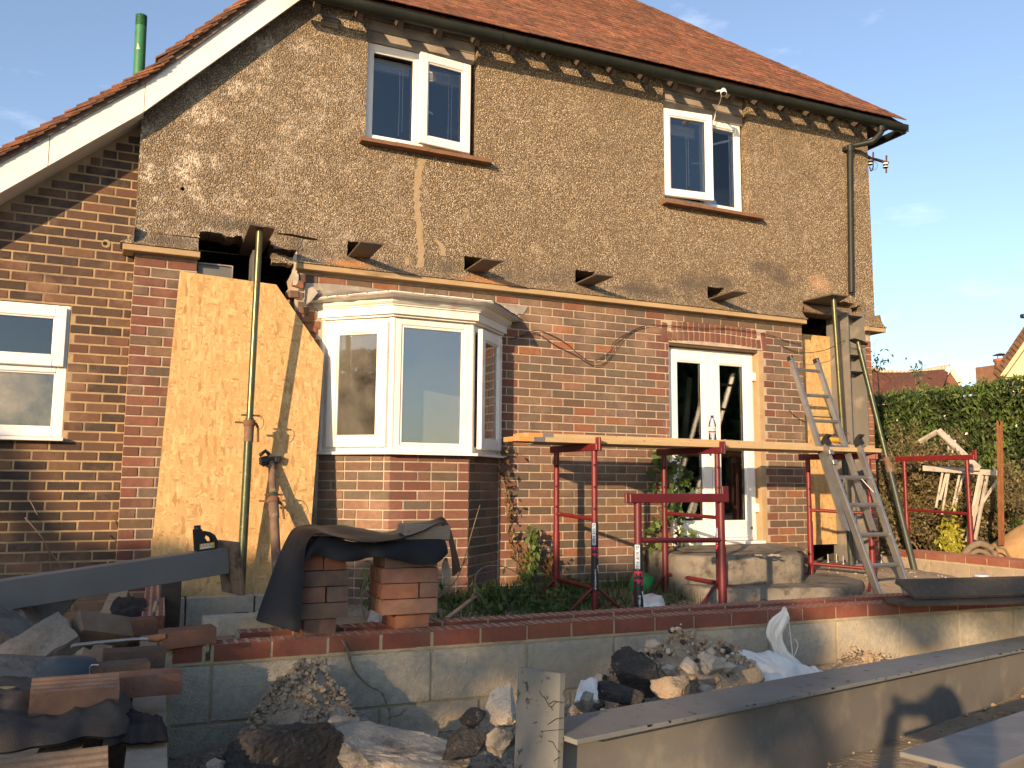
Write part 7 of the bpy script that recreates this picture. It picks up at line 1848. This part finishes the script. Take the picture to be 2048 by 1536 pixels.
# =================================================================== WHAT STANDS BEHIND THE CAMERA AND SHADES THE YARD
# unseen hedge put behind the camera, crest and gaps shaped to set the shade
sdir = Vector((math.cos(SUN_AZ), -math.sin(SUN_AZ), 0)); tdir = Vector((math.sin(SUN_AZ), math.cos(SUN_AZ), 0)); T0_ = -17.0; tanE = math.tan(SUN_EL)
def crest(s):
    """height of the hedge crest along its length (metres above the datum plane of the sun)"""
    h = .03+.05*noise.noise(Vector((s*1.3, 0, 3)))+.03*noise.noise(Vector((s*4, 2, 3)))
    h += .16*math.exp(-((s-1.5)/.5)**2)
    h += .36*math.exp(-((s-2.6)/.5)**2)+.42*math.exp(-((s-3.15)/.4)**2)+(.72*ss(-.25, -.6, s))+.34*math.exp(-((s-4.05)/.4)**2)
    return h
bgd = thing('shading_hedge', 'tall unseen hedge added behind the camera to shade the lower yard', 'hedge', tdir*T0_+Vector((0, 0, -.6)))
rs = random.Random(44); pts = []
def gapv(s, h):     # sparse zones let dapples through
    if s < -.3 and h > .06: return .36
    if s < 1.9: return 1
    if 2.85 < s < 3.5: return 1 if h < .28 else .5
    if s < 4.25: return 1 if h < -.02 else .62
    if s < 4.75: return .8 if h < -.95 else .5
    return 0
for i in range(34000):
    s = rs.uniform(-7.5, 5.0); ht = crest(s); h = ht-abs(rs.gauss(0, .35)) if rs.random() < .6 else rs.uniform(-3.6, ht)
    if rs.random() > gapv(s, h): continue
    nn = noise.noise(Vector((s*2.2, h*2.2, 0)))
    if (s > 4.25 or (s > 1.9 and h > .0)) and nn < -.10 and h > -.95 and not (2.85 < s < 3.5 and h < .28): continue
    p = tdir*(T0_+rs.gauss(0, .12))+sdir*s; pts.append(((p.x, p.y, h-tanE*T0_), .5))
for i in range(2200):   # a thin spray of foliage right of the gap for dapples on the beam
    s = rs.uniform(4.6, 6.4); h = rs.uniform(-1.3, .45); nn = noise.noise(Vector((s*2.6, h*2.6, 7)))
    if nn < .02 or ((s-5.15)/.28)**2+((h+.5)/.3)**2 < 1: continue
    p = tdir*(T0_+rs.gauss(0, .1))+sdir*s; pts.append(((p.x, p.y, h-tanE*T0_), .5))
stuff(leaves('foliage', pts, .085, 'hedge', bgd, 45, facing=(.8, .7, 0), spread=.6))
mb = MB()
for i in range(30):
    s0, s1 = -7.5+i*.32, -7.5+(i+1)*.32-.005
    if s1 > 1.9: break
    top = min(crest(s0), crest(s1), .2)-.14-tanE*T0_
    a, b = tdir*(T0_-.2)+sdir*s0, tdir*(T0_-.2)+sdir*s1
    mb.add([Vector((a.x, a.y, -.7)), Vector((b.x, b.y, -.7)), Vector((b.x, b.y, top)), Vector((a.x, a.y, top))]+[Vector((p.x, p.y, z))-tdir*.3 for p, z in ((a, -.7), (b, -.7), (b, top), (a, top))], [(0, 1, 2, 3), (4, 5, 6, 7), (0, 1, 5, 4), (2, 3, 7, 6), (0, 3, 7, 4), (1, 2, 6, 5)])
mb.build('inner_twigs', M['twig'], bgd)

# the photographer, whose shadow falls across the beam
FWh = Vector((math.sin(YAW), math.cos(YAW), 0)); RTh = Vector((math.cos(YAW), -math.sin(YAW), 0))
ph = thing('person', 'person in dark clothes holding up a phone with both hands behind the trench', 'person', CAMP-FWh*.45+Vector((0, 0, -1.62)))
hd = CAMP-FWh*.36+Vector((0, 0, .035))
def J(f, r_, z): return hd+FWh*f+RTh*r_+Vector((0, 0, z))
V = [(J(-.06, 0, -.72), .155, .115), (J(-.06, 0, -.50), .15, .11), (J(-.05, 0, -.30), .165, .11), (J(-.04, 0, -.19), .075, .07), (J(-.01, 0, -.09), .058, .06)]
E_ = [(0, 1), (1, 2), (2, 3), (3, 4)]; 
for sg in (-1, 1):
    o = len(V); V += [(J(-.05, sg*.19, -.27), .062, .062), (J(.06, sg*.27, -.45), .05, .05), (J(.24, sg*.15, -.20), .036, .036), (J(.315, sg*.085, -.06), .034, .022)]
    E_ += [(2, o), (o, o+1), (o+1, o+2), (o+2, o+3)]
    o = len(V); V += [(J(-.06, sg*.10, -.84), .10, .10), (J(-.04, sg*.11, -1.20), .068, .068), (J(-.07, sg*.12, -1.56), .045, .045), (J(.07, sg*.13, -1.62), .04, .03)]
    E_ += [(0, o), (o, o+1), (o+1, o+2), (o+2, o+3)]
me = bpy.data.meshes.new('body'); me.from_pydata([tuple(v[0]) for v in V], E_, [])
body = link('body', me, ph); md = body.modifiers.new('skin', 'SKIN'); me.materials.append(M['cloth'])
for i, (p_, rx, ry) in enumerate(V): me.skin_vertices[0].data[i].radius = (rx, ry)
me.skin_vertices[0].data[0].use_root = True
sbd = body.modifiers.new('smooth', 'SUBSURF'); sbd.levels = 2; sbd.render_levels = 2
M['skin'] = noisy('skin', (.42, .26, .18), (.38, .23, .16), 9, .55); M['hair'] = noisy('dark_hair', (.05, .035, .025), (.03, .022, .016), 30, .7)
mb = MB(); mb.smooth = True
def headf(u, v):
    a = u*2*PI; t = v*PI; x = math.sin(t)*math.cos(a); y = math.sin(t)*math.sin(a); z = -math.cos(t)
    w_ = 1-.18*max(0, -z); f = .098*x+(.022*max(0, x)*math.exp(-((z+.12)/.22)**2-(y/.18)**2)); return hd+FWh*(f+.012*max(0, x)*max(0, -z))+RTh*(.076*y*w_)+Vector((0, 0, .118*z))
mb.grid(28, 20, headf); hm = mb.build('head', M['skin'], ph)
mb = MB(); mb.smooth = True; mb.grid(28, 12, lambda u, v: (headf(u, .5+.5*v)-hd)*1.06+hd-FWh*.012+Vector((0, 0, .012))); mb.build('hair', M['hair'], hm)
for sg in (-1, 1):
    mb = MB(); q = hd+RTh*sg*.078; mb.path([q+Vector((0, 0, -.025)), q+RTh*sg*.012, q+Vector((0, 0, .03))], [.008, .012, .01], 7); mb.build('ear', M['skin'], hm)
    for k in range(4):
        b0 = J(.325, sg*.082, -.062+.018*k); mb = MB(); mb.path([b0, b0+FWh*.016-RTh*sg*.004, b0+FWh*.012-RTh*sg*.030, b0+FWh*.008-RTh*sg*(.044+.004*(k % 2))], [.008, .0075, .0065, .005], 7); mb.build('finger', M['skin'], ph)
    b0 = J(.318, sg*.078, -.066); mb = MB(); mb.path([b0, b0-FWh*.012-RTh*sg*.018, b0-FWh*.010-RTh*sg*.038], [.010, .009, .006], 7); mb.build('thumb', M['skin'], ph)
mb = MB(); Mp = Matrix(((RTh.x, FWh.x, 0, 0), (RTh.y, FWh.y, 0, 0), (0, 0, 1, 0), (0, 0, 0, 1))); Mp.translation = CAMP-FWh*.03+Vector((0, 0, -.02))
mb.box(-.069, .069, -.004, .004, -.033, .033, Mp, .003); pho = mb.build('phone', M['plastic_black']); tag(pho, 'black phone held up sideways by the person', 'phone')

# dark belt of trees south of the garden (seen mirrored in the door glass)
bt_ = thing('tree_belt', 'belt of tall dark trees behind the garden to the south', 'trees', (23, -20, -.6)); rs = random.Random(91); pts = []
for i in range(9000):
    u = rs.random(); x = 15.5+16*u; y = -22.1+5*u; z = rs.uniform(-.5, 8.2+1.6*noise.noise(Vector((x*.35, 0, 2)))); k = noise.noise(Vector((x*.6, z*.6, 1))); pts.append(((x+rs.gauss(0, .2)+k, y+k*1.2+rs.gauss(0, .2), z), .35+k*.5))
stuff(leaves('foliage', pts, .30, 'hedge', bt_, 92, facing=(-.3, .9, .2)))
mb = MB(); mb.prism([(15.4, -22.6), (31.5, -17.4), (31.5, -16.6), (15.4, -23.4)], 'z', -.7, 7.4); mb.build('inner_twigs', M['core'], bt_)
